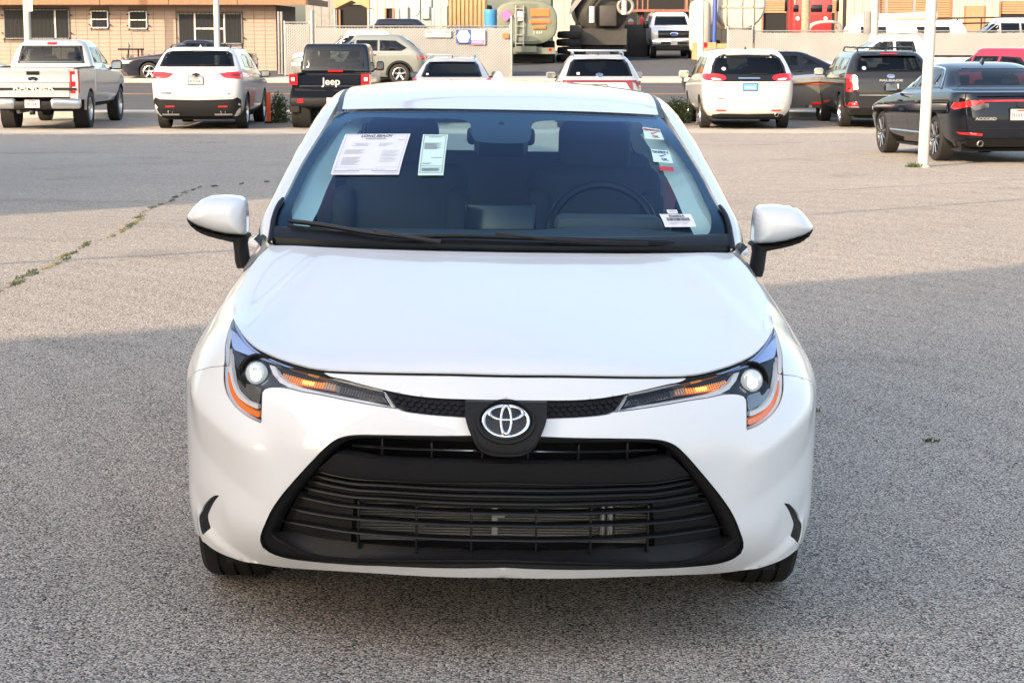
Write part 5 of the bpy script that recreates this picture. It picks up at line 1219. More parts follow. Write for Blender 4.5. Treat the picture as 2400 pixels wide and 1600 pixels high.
# ---- silver SUV with full-width tail light
def tucson():
    e = start('parked_suv', 'pale silver SUV with cross bars on the roof and a full-width red tail light', 1.94, 44.4, 0)
    B = Body([(.30, .30, .08, 4.45, .80, .28, .4), (.46, .46, .0, 4.56, .89, .3, .5), (.75, .72, -.02, 4.62, .93, .28, .5), (1.0, .90, .02, 4.56, .935, .26, .45), (1.10, 1.02, .08, 3.4, .905, .25, .3), (1.17, 1.06, .17, 3.3, .88, .25, .3), (1.53, 1.51, .55, 2.6, .67, .25, .25), (1.61, 1.605, .72, 2.5, .56, .25, .25), (1.63, 1.625, 1.1, 2.2, .3, .2, .2)])
    wh = [(.93, .355), (3.685, .355)]
    rw = [(-.74, 1.165), (.74, 1.165), (.64, 1.46), (.56, 1.53), (-.56, 1.53), (-.64, 1.46)]
    make_body(e, B, 'silver', wh, .355, rw, [[(.85, 1.20), (2.0, 1.16), (2.0, 1.47), (1.1, 1.47)], [(2.08, 1.16), (2.85, 1.13), (2.5, 1.46), (2.08, 1.47)]], [(-.68, 1.15), (.68, 1.15), (.55, 1.46), (-.55, 1.46)])
    wheels4(e, B, wh, .355, .235, .23, 5, .93)
    part(e, B, 'light_bar', box4(-.82, 1.045, .82, 1.08), 'red_dark', off=-.028)
    for a in ((.64, .90), (.84, 1.10)):
        part(e, B, 'tail_lamp', [(a[0]-.06, 1.04), (a[0]+.03, .90), (a[0]+.10, .88), (a[0]+.08, 1.06)], 'red_dark', both=True, off=-.024)
    part(e, B, 'badge', ell(0, 1.195, .085, .042, 24), 'chrome', off=-.02); letters(e, B, 'H', 0, 1.195, .07, 'gloss_black', bold=.004, sx=1.4)
    part(e, B, 'window_tag', box4(-.50, 1.20, -.44, 1.25), 'paper', off=-.02)
    part(e, B, 'bumper_cladding', sym([(0, .30), (.78, .30), (.90, .42), (.90, .58), (.70, .62), (0, .60)]), 'plastic', off=-.015)
    plate(e, B, 0, .90, '9EQY955'); part(e, B, 'spoiler', sym([(0, 1.545), (.56, 1.53), (.60, 1.57), (0, 1.61)]), 'silver', off=-.06, fl=.10)
    part(e, B, 'reflector', box4(.60, .52, .82, .545), 'red_lens', both=True, off=-.025)
    mirrors(e, .90, 2.95, 1.13, 'silver', .22, .15); rails(e, .56, .8, 2.5, 1.60, 'satin', .05); fin(e, .85, 1.61, 'gloss_black'); under(e, .3, 4.4, .88, .22); cabin(e, 2.35, 1.5, .70, .37)
    for y in (1.15, 2.1): MB().rbox((0, y, 1.715), (1.30, .07, .035), .012).build('cross_bar', 'satin', e)
tucson()

# ---- cream white minivan
def pacifica():
    e = start('parked_minivan', 'cream white minivan with oval red tail lamps and a blue dealer plate', 5.22, 44.15, 0, cat='minivan')
    B = Body([(.30, .30, .12, 5.0, .86, .30, .45), (.44, .44, .02, 5.12, .95, .32, .55), (.70, .66, -.03, 5.17, 1.0, .32, .55), (1.0, .86, -.01, 5.10, 1.01, .30, .5), (1.16, 1.02, .06, 4.25, .99, .30, .4), (1.26, 1.06, .12, 4.05, .97, .30, .3), (1.64, 1.62, .42, 3.2, .79, .30, .25), (1.735, 1.725, .60, 3.0, .68, .30, .25), (1.765, 1.755, 1.1, 2.6, .4, .25, .2)], bow=.05)
    wh = [(1.02, .352), (4.11, .352)]
    rw = [(-.84, 1.20), (.84, 1.20), (.80, 1.40), (.72, 1.56), (.62, 1.625), (0, 1.64), (-.62, 1.625), (-.72, 1.56), (-.80, 1.40)]
    sw = [[(.70, 1.24), (1.75, 1.20), (1.75, 1.57), (.95, 1.57)], [(1.83, 1.20), (2.75, 1.15), (2.75, 1.58), (1.83, 1.58)], [(2.83, 1.15), (3.75, 1.08), (3.2, 1.57), (2.83, 1.58)]]
    make_body(e, B, 'cream', wh, .352, rw, sw, [(-.75, 1.12), (.75, 1.12), (.64, 1.56), (-.64, 1.56)])
    wheels4(e, B, wh, .352, .235, .235, 5, 1.0)
    part(e, B, 'hatch_panel', sym([(0, 1.06), (.56, 1.06), (.80, 1.10), (.84, 1.20), (0, 1.20)]), 'gloss_black', off=-.008)
    tl_ = part(e, B, 'tail_lamp', crom([(.50, 1.13), (.60, 1.08), (.85, 1.085), (.985, 1.11), (.985, 1.22), (.86, 1.235), (.66, 1.225), (.55, 1.19)], 3, closed=True), 'red_lens', both=True, off=-.028, fl=.03)
    part(e, B, 'lamp_window', crom([(.62, 1.10), (.80, 1.10), (.84, 1.13), (.66, 1.125)], 3, closed=True), 'clear_lens', both=True, off=-.036)
    part(e, B, 'chrome_wing', box4(-.24, 1.12, .24, 1.15), 'chrome', off=-.03)
    plate(e, B, 0.02, .94, 'DEALER', 'plate_blue', 'plate', w=.31, h=.14); part(e, B, 'seam', box4(-.80, .585, .80, .592), 'seal', off=-.003)
    part(e, B, 'reflector', box4(.50, .415, .72, .445), 'red_lens', both=True, off=-.02); letters(e, B, 'Pacifica', -.62, .70, .06, 'satin', bold=.001)
    part(e, B, 'lower_valance', sym([(0, .28), (.80, .28), (.78, .33), (.60, .355), (0, .345)]), 'plastic', off=-.012)
    part(e, B, 'window_tag', ell(-.55, 1.335, .045, .035, 12), 'paper', off=-.02); part(e, B, 'wiper', [(.05, 1.215), (.42, 1.215), (.42, 1.235), (.05, 1.24)], 'plastic_fine', off=-.02)
    part(e, B, 'spoiler', sym([(0, 1.66), (.60, 1.65), (.66, 1.70), (0, 1.735)]), 'cream', off=-.04, fl=.10)
    mirrors(e, .99, 3.75, 1.14, 'cream', .24, .18); fin(e, .85, 1.75, 'gloss_black'); under(e, .3, 5.0, .95, .22); cabin(e, 2.9, 1.9, .75, .40); tailpipe(e, .62, .03, .33, .045)
pacifica()

# ---- dark SUV with light bar
def palisade():
    e = start('parked_suv', 'dark charcoal SUV with chrome letters across the tailgate, right of the minivan', 8.42, 44.6, 0)
    B = Body([(.30, .30, .10, 4.8, .84, .25, .4), (.44, .44, .02, 4.92, .93, .28, .5), (.72, .70, -.02, 4.97, .975, .26, .5), (1.02, .95, .0, 4.93, .985, .22, .4), (1.18, 1.08, .05, 3.75, .965, .20, .35), (1.26, 1.12, .10, 3.65, .945, .2, .3), (1.62, 1.60, .42, 2.9, .76, .22, .25), (1.70, 1.69, .58, 2.8, .65, .22, .25), (1.72, 1.71, 1.1, 2.4, .4, .2, .2)])
    wh = [(1.02, .375), (3.92, .375)]
    rw = [(-.80, 1.27), (.80, 1.27), (.74, 1.52), (.64, 1.61), (-.64, 1.61), (-.74, 1.52)]
    sw = [[(.55, 1.30), (1.5, 1.27), (1.5, 1.56), (.72, 1.56)], [(1.6, 1.27), (2.35, 1.24), (2.35, 1.56), (1.6, 1.56)], [(2.43, 1.24), (3.25, 1.2), (2.85, 1.55), (2.43, 1.56)]]
    make_body(e, B, 'char', wh, .375, rw, sw, [(-.72, 1.22), (.72, 1.22), (.6, 1.55), (-.6, 1.55)])
    wheels4(e, B, wh, .375, .245, .25, 6, .98)
    part(e, B, 'tail_lamp', [(.83, .82), (.97, .82), (.97, 1.20), (.86, 1.20)], 'red_lens', both=True, off=-.02)
    part(e, B, 'lamp_window', [(.72, .88), (.83, .86), (.86, 1.18), (.80, 1.20), (.74, 1.16)], 'clear_lens', both=True, off=-.024)
    part(e, B, 'fog_lamp', [(.70, .50), (.96, .50), (.96, .58), (.74, .60)], 'red_lens', both=True, off=-.022); part(e, B, 'fog_bezel', [(.68, .47), (.98, .47), (.98, .495), (.70, .495)], 'chrome', both=True, off=-.02)
    letters(e, B, 'PALISADE', 0, 1.07, .06, 'chrome', bold=.004, sx=2.0); part(e, B, 'badge', ell(0, 1.165, .09, .045, 24), 'chrome', off=-.02); letters(e, B, 'H', 0, 1.165, .07, 'gloss_black', bold=.004, sx=1.4)
    plate(e, B, 0.02, .92, '8XPR710'); part(e, B, 'chrome_strip', box4(-.70, .735, .70, .76), 'chrome', off=-.02)
    part(e, B, 'bumper_cladding', sym([(0, .30), (.82, .30), (.92, .42), (.66, .46), (0, .46)]), 'plastic', off=-.015)
    part(e, B, 'brake_lamp', box4(-.18, 1.645, .18, 1.67), 'red_lens', off=-.08); part(e, B, 'spoiler', sym([(0, 1.62), (.62, 1.61), (.68, 1.66), (0, 1.695)]), 'char', off=-.06, fl=.1)
    part(e, B, 'window_tag', ell(-.58, 1.34, .045, .035, 12), 'paper', off=-.02); part(e, B, 'wiper', [(0, 1.29), (.4, 1.29), (.4, 1.31), (0, 1.315)], 'plastic_fine', off=-.02)
    mirrors(e, .97, 3.4, 1.20, 'silver', .22, .17); rails(e, .63, .7, 2.7, 1.69, 'plastic_fine', .07); fin(e, .72, 1.70, 'gloss_black'); under(e, .3, 4.8, .92, .22); cabin(e, 2.6, 1.7, .80, .38)
    MB().tube([(-.66, .95, 1.78), (.66, .95, 1.78)], .018, 8).build('cross_bar', 'plastic_fine', e)
palisade()

# ---- black sedan behind the white post
def accord():
    e = start('parked_sedan', 'glossy black sedan behind the white post with a slim red light strip', 7.20, 28.35, 5.2)
    B = Body([(.24, .24, .14, 4.75, .80, .35, .5), (.36, .36, .02, 4.88, .88, .36, .6), (.60, .58, -.02, 4.95, .925, .34, .6), (.82, .72, .0, 4.93, .93, .30, .55), (.965, .84, .03, 4.4, .915, .26, .45), (1.02, .93, .10, 3.75, .89, .24, .4), (1.05, .96, .36, 3.45, .86, .22, .3), (1.08, .98, .62, 3.35, .83, .2, .3), (1.33, 1.33, 1.18, 2.65, .64, .2, .3), (1.42, 1.42, 1.60, 2.45, .54, .2, .25), (1.445, 1.445, 1.9, 2.2, .34, .15, .15)], nsub=6, bow=.05)
    wh = [(1.06, .335), (3.89, .335)]
    rw = [(-.70, 1.085), (.70, 1.085), (.60, 1.33), (.54, 1.385), (-.54, 1.385), (-.60, 1.33)]
    sw = [[(1.02, 1.07), (1.55, 1.065), (1.55, 1.32), (1.42, 1.31)], [(1.62, 1.065), (2.35, 1.045), (2.35, 1.36), (1.62, 1.34)], [(2.43, 1.045), (3.15, 1.02), (2.70, 1.34), (2.43, 1.36)]]
    make_body(e, B, 'black', wh, .335, rw, sw, [(-.68, 1.03), (.68, 1.03), (.54, 1.36), (-.54, 1.36)], glass_r='glass_mid')
    for mx in (False, True):
        MB().tube([B.side(y, z, -.006) for y, z in crom([(1.0, 1.055), (1.42, 1.32), (1.62, 1.352), (2.0, 1.372), (2.4, 1.372), (2.72, 1.352)], 4)], .012, 6).build('chrome_trim', 'chrome', e, mx=mx)
        for y in (.95, 2.0): MB().rbox(B.side(y+.85, .86, -.02), (.03, .20, .03), .01).build('door_handle', 'black', e, mx=mx)
        MB().tube([B.side(y, .40, -.004) for y in np.linspace(1.5, 3.4, 8)], .014, 6).build('sill_trim', 'satin', e, mx=mx)
        for y in (1.57, 2.39, 3.22): MB().tube([B.side(y, z, .002) for z in np.linspace(.34, 1.0, 10)], .004, 4).build('door_seam', 'seal', e, mx=mx)
    wheels4(e, B, wh, .335, .235, .245, 5, .925, 'alloy_dark')
    for (wy, zc) in wh:
        for sx in (-1, 1):
            pf = MB()
            for k in range(10): a = 2*math.pi*(k+.5)/10; pf.tube([(sx*.905, wy+.05*math.cos(a), zc+.05*math.sin(a)), (sx*.915, wy+.235*math.cos(a+.1), zc+.235*math.sin(a+.1))], .010, 5)
            pf.build('spoke_trim', 'alloy', e)
    part(e, B, 'light_strip', sym([(0, .885), (.60, .880), (.60, .905), (0, .91)]), 'red_lens', off=-.022)
    part(e, B, 'tail_lamp', [(.52, .865), (.66, .83), (.90, .77), (.925, .80), (.90, .87), (.66, .905)], 'red_lens', both=True, off=-.024)
    part(e, B, 'lamp_window', [(.46, .80), (.66, .76), (.72, .81), (.62, .85), (.46, .86)], 'smoke', both=True, off=-.018)
    part(e, B, 'badge', ell(0, .845, .06, .05, 20), 'gloss_black', off=-.022); letters(e, B, 'H', 0, .845, .085, 'chrome', bold=.004, sx=1.0)
    letters(e, B, 'ACCORD', -.50, .64, .055, 'chrome', bold=.003, sx=1.3); plate(e, B, 0, .70, '9HXK312')
    part(e, B, 'reflector', [(.54, .40), (.82, .42), (.86, .455), (.54, .435)], 'red_lens', both=True, off=-.02)
    part(e, B, 'lower_valance', sym([(0, .24), (.78, .24), (.84, .32), (.60, .36), (0, .36)]), 'plastic_fine', off=-.012)
    part(e, B, 'seam', box4(-.62, .50, .62, .506), 'seal', off=-.002); part(e, B, 'deck_lip', sym([(0, .965), (.62, .955), (.62, .98), (0, .99)]), 'black', off=-.03, fl=.04)
    mirrors(e, .90, 3.05, 1.06, 'black', .22, .15); fin(e, 1.70, 1.435, 'gloss_black'); under(e, .3, 4.7, .88, .17); cabin(e, 2.55, 1.65, .58, .37)
    for x in (-.55, .55): tailpipe(e, x, .04, .29, .045)
    ground_fit(e, 4)
accord()

# ================================================================== what stands round the lot
FPX = 4667.083; _th = math.atan(730/FPX)
def at(px, py, y):
    a = (px-1200)/FPX; b = -(py-800)/FPX; t = y/(math.cos(_th)+b*math.sin(_th)); return Vector((a*t, y, 1.6+(-math.sin(_th)+b*math.cos(_th))*t))
def prism(name, pts, h, m):
    cx = sum(p[0] for p in pts)/len(pts); cy = sum(p[1] for p in pts)/len(pts); b = T(cx, cy)-.3
    return MB().prism(pts, h+.3, 'z', b).build(name, m, None, smooth=False)
M['stucco'] = mat('stucco', (.50, .44, .37), .9, noise=.08, nscale=.8)
for pts in ([(-33, -19.7), (-8.4, -2.3), (-3.3, -10.6), (-13.3, -24.6)], [(-30.1, -11.6), (-15.8, 5.4), (-16.3, 8.35), (-19.3, 19.95), (-29.3, 19.95), (-39.3, 16.35)]):
    o = prism('shade_block', pts, 12, 'stucco'); o['kind'] = 'structure'  # unseen blocks added out of frame, footprints shaped for the shade they cast
# overhead cable that draws the thin shadow line over the lot
cab = [(-21+38.2*k/24, -2.6+31.2*k/24, 4.5+.35*(2*k/24-1)**2) for k in range(25)]
tag(MB().tube(cab, .045, 6).build('overhead_cable', 'rubber'), 'overhead cable above the lot, seen only by its shadow line', 'cable')

# ---- posts
M['post_white'] = mat('post_white', (.52, .51, .48), .5, noise=.14, nscale=3)
M['pole_concrete'] = mat('pole_concrete', (.40, .39, .36), .85, noise=.12, nscale=5)
M['galv'] = mat('galv', (.33, .33, .33), .45, .7, noise=.2, nscale=6)
def post(name, label, x, y, r, h, m, cat='post', lean=0.):
    e = empty(name, (x, y, T(x, y)-.02)); tag(e, label, cat)
    MB().tube([(0, 0, 0), (lean*.5, 0, h*.5), (lean, 0, h)], r, 20).build('shaft', m, e)
    MB().lathe([(0, r*1.35), (.02, r*1.35), (.05, r*1.02)], 'z', 20).build('foot', m, e)
    return e
e = post('lamp_post', 'thick white painted post in front of the black sedan', 5.69, 27.62, .075, 7.5, 'post_white', lean=.16)
MB().lathe([(0, .077), (.05, .077)], 'z', 16, c=(.02, 0, 1.02)).build('strap', 'post_white', e)
p = at(509, 100, 50.9); post('lamp_post', 'slim white post behind the white three-row SUV', p.x, 50.9, .075, 8, 'post_white')
p = at(1641, 143, 47.6); post('lamp_post', 'slim white post beside the minivan roof', p.x, 47.6, .076, 8, 'post_white', lean=.02)
p = at(65, 83, 72.9); e = post('utility_pole', 'grey pole with a small white sign at the far left by the house', p.x, 72.9, .13, 8, 'pole_concrete', 'pole')
q = at(71, 12, 72.7)-p; MB().box((.17, -.16, at(71, 12, 72.7).z-T(p.x, 72.9)), (.16, .01, .42)).build('sign_plate', 'plate', e, smooth=False)
p = at(2048, 100, 72.9); e = post('utility_pole', 'thick grey pole with a long dark box on its left side', p.x, 72.9, .15, 8, 'pole_concrete', 'pole')
z1 = at(2030, 25, 72.9).z; z0 = at(2030, 78, 72.9).z; MB().rbox((-.27, -.02, (z0+z1)/2-T(p.x, 72.9)), (.22, .2, z1-z0), .03).build('meter_box', 'grey_metal', e)
p = at(732, 100, 74.6); e = post('gate_post', 'tall weathered steel post standing in the left fence', p.x, 74.6, .085, 2.45, 'steel', 'post')
for dx in (654, 661):
    p = at(dx, 100, 76.2); post('gate_post', 'dark steel post at the corner of the house, %s of the pair' % ('left' if dx < 660 else 'right'), p.x, 76.2, .05, 2.35, 'grey_metal', 'post')

# ---- house with barred windows
hs = empty('block_house', (-15, 78, T(-15, 78))); tag(hs, 'low tan house with barred windows and a brown roof edge', 'building')
hz = T(-15, 78); HX0, HX1 = -23.0, -9.12
M['block'] = mat('block', (.32, .25, .215), .9, noise=.10, nscale=4, bump=.3, bscale=40); M['mortar'] = mat('mortar', (.22, .17, .145), .95)
M['fascia'] = mat('fascia', (.26, .13, .075), .8, noise=.2, nscale=9)
MB().box(((HX0+HX1)/2+15, 3.5, 1.3-.1), (HX1-HX0, 6.96, 2.62)).build('wall_core', 'mortar', hs, smooth=False)
def hw_(px): return at(px, 50, 77.95).x
WIN = [(hw_(8), hw_(163), 22, 92, 16), (hw_(213), hw_(254), 25, 67, 5), (hw_(302), hw_(345), 26, 69, 5), (hw_(417), hw_(568), 31, 104, 15)]
wins = [(a, b, at(0, y1, 77.95).z-hz, at(0, y0, 77.95).z-hz, n) for a, b, y0, y1, n in WIN]
BW, BH = .43, .155
bmeshes = {}
def block_mesh(w, h):
    k = (round(w, 3), round(h, 3))
    if k not in bmeshes:
        me = bpy.data.meshes.new('block'); t = MB().box((0, 0, 0), (w-.012, .03, h-.010)); me.from_pydata(t.v, [], t.f); me.materials.append(M['block']); me.update(); bmeshes[k] = me
    return bmeshes[k]
blocks = []
for r_ in range(17):
    z0 = r_*BH-.02; z1 = z0+BH
    x = HX1
    while x > HX0:
        x0 = x-BW; segs = [(x0, x)]
        for a, b, wz0, wz1, n in wins:
            if z1 > wz0-.02 and z0 < wz1+.02:
                ns = []
                for s0, s1 in segs:
                    if b <= s0 or a >= s1: ns.append((s0, s1))
                    else:
                        if s0 < a-.08: ns.append((s0, a))
                        if s1 > b+.08: ns.append((b, s1))
                segs = ns
        for s0, s1 in segs: blocks.append(((s0+s1)/2, (z0+z1)/2, round(s1-s0, 2)))
        x = x0
blocks.sort(key=lambda b: (b[0] < at(-5, 50, 78).x, -b[1]))
rest = MB()
for k, (bx_, bz_, w_) in enumerate(blocks):
    if k < 300:
        o = bpy.data.objects.new('block', block_mesh(w_, BH)); link(o, hs); o.location = (bx_+15, -.012, bz_)
    else: rest.box((bx_+15, -.012, bz_), (w_-.012, .03, BH-.010))
if rest.v: rest.build('blocks', 'block', hs, smooth=False)['kind'] = 'stuff'
for a, b, z0, z1, n in wins:
    w = empty('window'); w.parent = hs; w.location = ((a+b)/2+15, -.03, (z0+z1)/2); W_, H_ = b-a, z1-z0
    MB().box((0, .0, 0), (W_, .02, H_)).build('pane', mat('house_glass', (.03, .032, .035), .12) if 'house_glass' not in bpy.data.materials else bpy.data.materials['house_glass'], w, smooth=False)
    fr = MB(); t_ = .045
    for sx in (-1, 1): fr.box((sx*(W_/2-t_/2), -.02, 0), (t_, .05, H_)); 
    for sz in (-1, 1): fr.box((0, -.02, sz*(H_/2-t_/2)), (W_, .05, t_))
    fr.build('window_frame', 'white_metal' if n < 8 else 'grey_metal', w, smooth=False)
    mull = MB()
    if n > 8:
        for fx in ((-.24, .22) if n == 15 else (.28,)): mull.box((fx*W_, -.02, 0), (.06, .05, H_))
        if n == 15: mull.box((-.01*W_, -.021, 0), (.46*W_, .05, .06))
    else: mull.box((0, -.021, 0), (W_, .05, .04))
    mull.build('mullion', 'white_metal', w, smooth=False)
    for k in range(n): MB().tube([(-W_/2+W_*(k+.5)/n, -.12, -H_/2-.03), (-W_/2+W_*(k+.5)/n, -.12, H_/2+.03)], .009, 6).build('bar', 'dark', w)
    g = MB()
    for sz in (-1, 1): g.box((0, -.12, sz*(H_/2+.02)), (W_+.06, .02, .02))
    for sx in (-1, 1):
        for sz in (-.6, .6): g.box((sx*(W_/2+.05), -.07, sz*H_/2), (.04, .12, .04))
    g.build('bar_frame', 'dark', w, smooth=False)
ez = at(0, 10, 77.2).z-hz
rf = MB().add([(-8.6, -.95, ez+.17), (7.15, -.95, ez+.17), (7.15, 7.9, ez+.17), (-8.6, 7.9, ez+.17), (-5.5, 3.5, ez+1.5), (4.2, 3.5, ez+1.5)], [(0, 1, 5, 4), (1, 2, 5), (2, 3, 4, 5), (3, 0, 4)]).box((-.7, 3.4, ez+.10), (15.2, 8.2, .06)).build('roof', mat('shingle', (.13, .10, .085), .9, noise=.3, nscale=20), hs, smooth=False)
for k in range(6): MB().box((-8.6+2.625*(k+.5), -.965, ez+.09), (2.60, .04, .24)).build('fascia_board', 'fascia', rf, smooth=False)
MB().box((7.17, 3.4, ez+.09), (.04, 8.7, .24)).build('fascia_board', 'fascia', rf, smooth=False)

# ---- slatted chain link fences
M['slat'] = mat('slat', (.33, .335, .34), .7, noise=.10, nscale=1.2); M['wire'] = mat('wire', (.20, .19, .18), .5, .5)
def fence(name, label, x0, x1, y, h, posts, ytop=None):
    e = empty(name, ((x0+x1)/2, y, T((x0+x1)/2, y))); tag(e, label, 'fence'); L = x1-x0
    s = MB(); n = int(L/.075)
    for k in range(n): s.box((-L/2+L*(k+.5)/n, 0, h/2-.02+random.uniform(-.01, .01)), (.071, .012, h-.10))
    o = s.build('privacy_slats', 'slat', e, smooth=False); o['kind'] = 'stuff'
    wv = MB(); d = .11; m_ = int((L+h)/d)
    for k in range(m_):
        for sg in (1, -1):
            a = -L/2-h+k*d if sg > 0 else -L/2+k*d; p0, p1 = (a, 0), (a+sg*h, h)
            pts = []
            for (u, v) in (p0, p1): pts.append([u, v])
            # clip to the panel
            def clip(P, Q):
                (ax, az), (bx_, bz_) = P, Q
                for lim, side_ in ((-L/2, -1), (L/2, 1)):
                    da, db = (ax-lim)*side_, (bx_-lim)*side_
                    if da > 0 and db > 0: return None
                    if da > 0: t = da/(da-db); ax, az = ax+(bx_-ax)*t, az+(bz_-az)*t
                    elif db > 0: t = db/(db-da); bx_, bz_ = bx_+(ax-bx_)*t, bz_+(az-bz_)*t
                return (ax, az), (bx_, bz_)
            c = clip(*pts)
            if c and math.dist(*c) > .05: wv.tube([(c[0][0], -.016*sg-.006, c[0][1]), (c[1][0], -.016*sg-.006, c[1][1])], .0065, 3, caps=False)
    o = wv.build('chain_link', 'wire', e, smooth=False); o['kind'] = 'stuff'
    for px_ in posts: MB().tube([(px_-(x0+x1)/2, .05, -.1), (px_-(x0+x1)/2, .05, h+.06)], .035, 10).build('fence_post', 'galv', e)
    MB().tube([(-L/2, .05, h), (L/2, .05, h)], .022, 8).build('top_rail', 'galv', e)
    return e
xa, xb, xc = at(667, 100, 75.2).x, at(726, 100, 75.2).x, at(1196, 100, 74.4).x
def ph(py, y): return at(1200, py, y).z-T(0, y)
fence('slat_fence', 'short white slatted fence panel beside the tan house', xa, xb, 75.2, ph(53, 75.2), [xa, xb])
fence('slat_fence', 'long white slatted chain link fence carrying the shop signs', xb+.25, xc, 74.5, ph(62, 74.5), [xb+.3, (xb+xc)/2-1.3, (xb+xc)/2+1.2, xc-.02])
MB().tube([(xc+.03, 74.4, T(xc, 74.4)), (xc+.03, 74.4, T(xc, 74.4)+2.35)], .055, 12); p = at(1199, 100, 74.3); post('gate_post', 'pale round end post of the fence with the signs', p.x, 74.3, .05, 2.25, 'galv', 'post')
x0, x1 = at(1706, 100, 74.5).x, at(1764, 100, 74.5).x
fence('slat_fence', 'narrow white slatted gate panel left of the minivan roof', x0, x1, 74.5, ph(66, 74.5), [x0, x1])
x2 = at(1770, 100, 74.6).x
fence('slat_fence', 'long white slatted fence on the right behind the dark SUV', x2, x2+16, 74.6, ph(73, 74.6), [x2, x2+3, x2+6, x2+9, x2+12, x2+15])
# signs on the fence
def board(name, label, x0, y0, x1, y1, m, y=74.40, cat='sign'):
    a = at(x0, y1, y); b = at(x1, y0, y); e = empty(name, ((a.x+b.x)/2, y, (a.z+b.z)/2)); tag(e, label, cat)
    MB().box((0, 0, 0), (b.x-a.x, .012, b.z-a.z)).build('panel', m, e, smooth=False); return e, b.x-a.x, b.z-a.z
M['napa_blue'] = mat('napa_blue', (.03, .07, .30), .5); M['cyan'] = mat('cyan', (.22, .55, .80), .5); M['aqua'] = mat('aqua', (.42, .78, .70), .5); M['pink'] = mat('pink', (.78, .12, .30), .5); M['orange'] = mat('orange', (.85, .13, .03), .6)
M['sign_cream'] = mat('sign_cream', (.80, .77, .70), .5)
e, w, h = board('shop_sign', 'blue shop sign with a white hexagon reading NAPA', 1069, 70, 1103.5, 102, 'napa_blue')
MB().prism([(-w*.46, 0), (-w*.26, -h*.42), (w*.26, -h*.42), (w*.46, 0), (w*.26, h*.42), (-w*.26, h*.42)], .004, 'y', -.012).build('hexagon', 'sign_cream', e, smooth=False)
text_mesh('lettering', 'NAPA', .24, 'napa_blue', e, frame((0, -.014, 0), (1, 0, 0), (0, 0, 1)), bold=.002, sx=.66)
e, w, h = board('shop_sign', 'pale board with blue, green and pink bands reading MARTIN SENOUR PAINTS', 1104.5, 70, 1137, 105, 'plate')
for k, (m_, s_) in enumerate((('cyan', 'MARTIN'), ('aqua', 'SENOUR'), ('pink', 'PAINTS'))):
    b = MB().box((-.02, -.010, h*(.33-.33*k)), (w*.92, .006, h*.31)).build('band', m_, e, smooth=False)
    text_mesh('lettering', s_, .15, 'plate', e, frame((-.02, -.0145, h*(.33-.33*k)), (1, 0, 0), (0, 0, 1)), bold=.001, sx=.78)
e, w, h = board('shop_sign', 'plain white sign with small red print on the fence', 996, 71, 1057, 88, 'plate')
for k, (a, b, zz, m_) in enumerate(((-.45, -.20, .22, 'plate_red'), (-.12, .02, .22, 'ink_grey'), (.22, .46, .22, 'plate_red'), (-.45, .46, -.18, 'ink_grey'))): MB().box(((a+b)/2*w, -.009, zz*h), ((b-a)*w, .004, h*.14)).build('print_line', m_, e, smooth=False)
e, w, h = board('warning_tag', 'small orange tag near the end of the sign fence', 1178, 79, 1192, 90, 'orange', cat='tag')

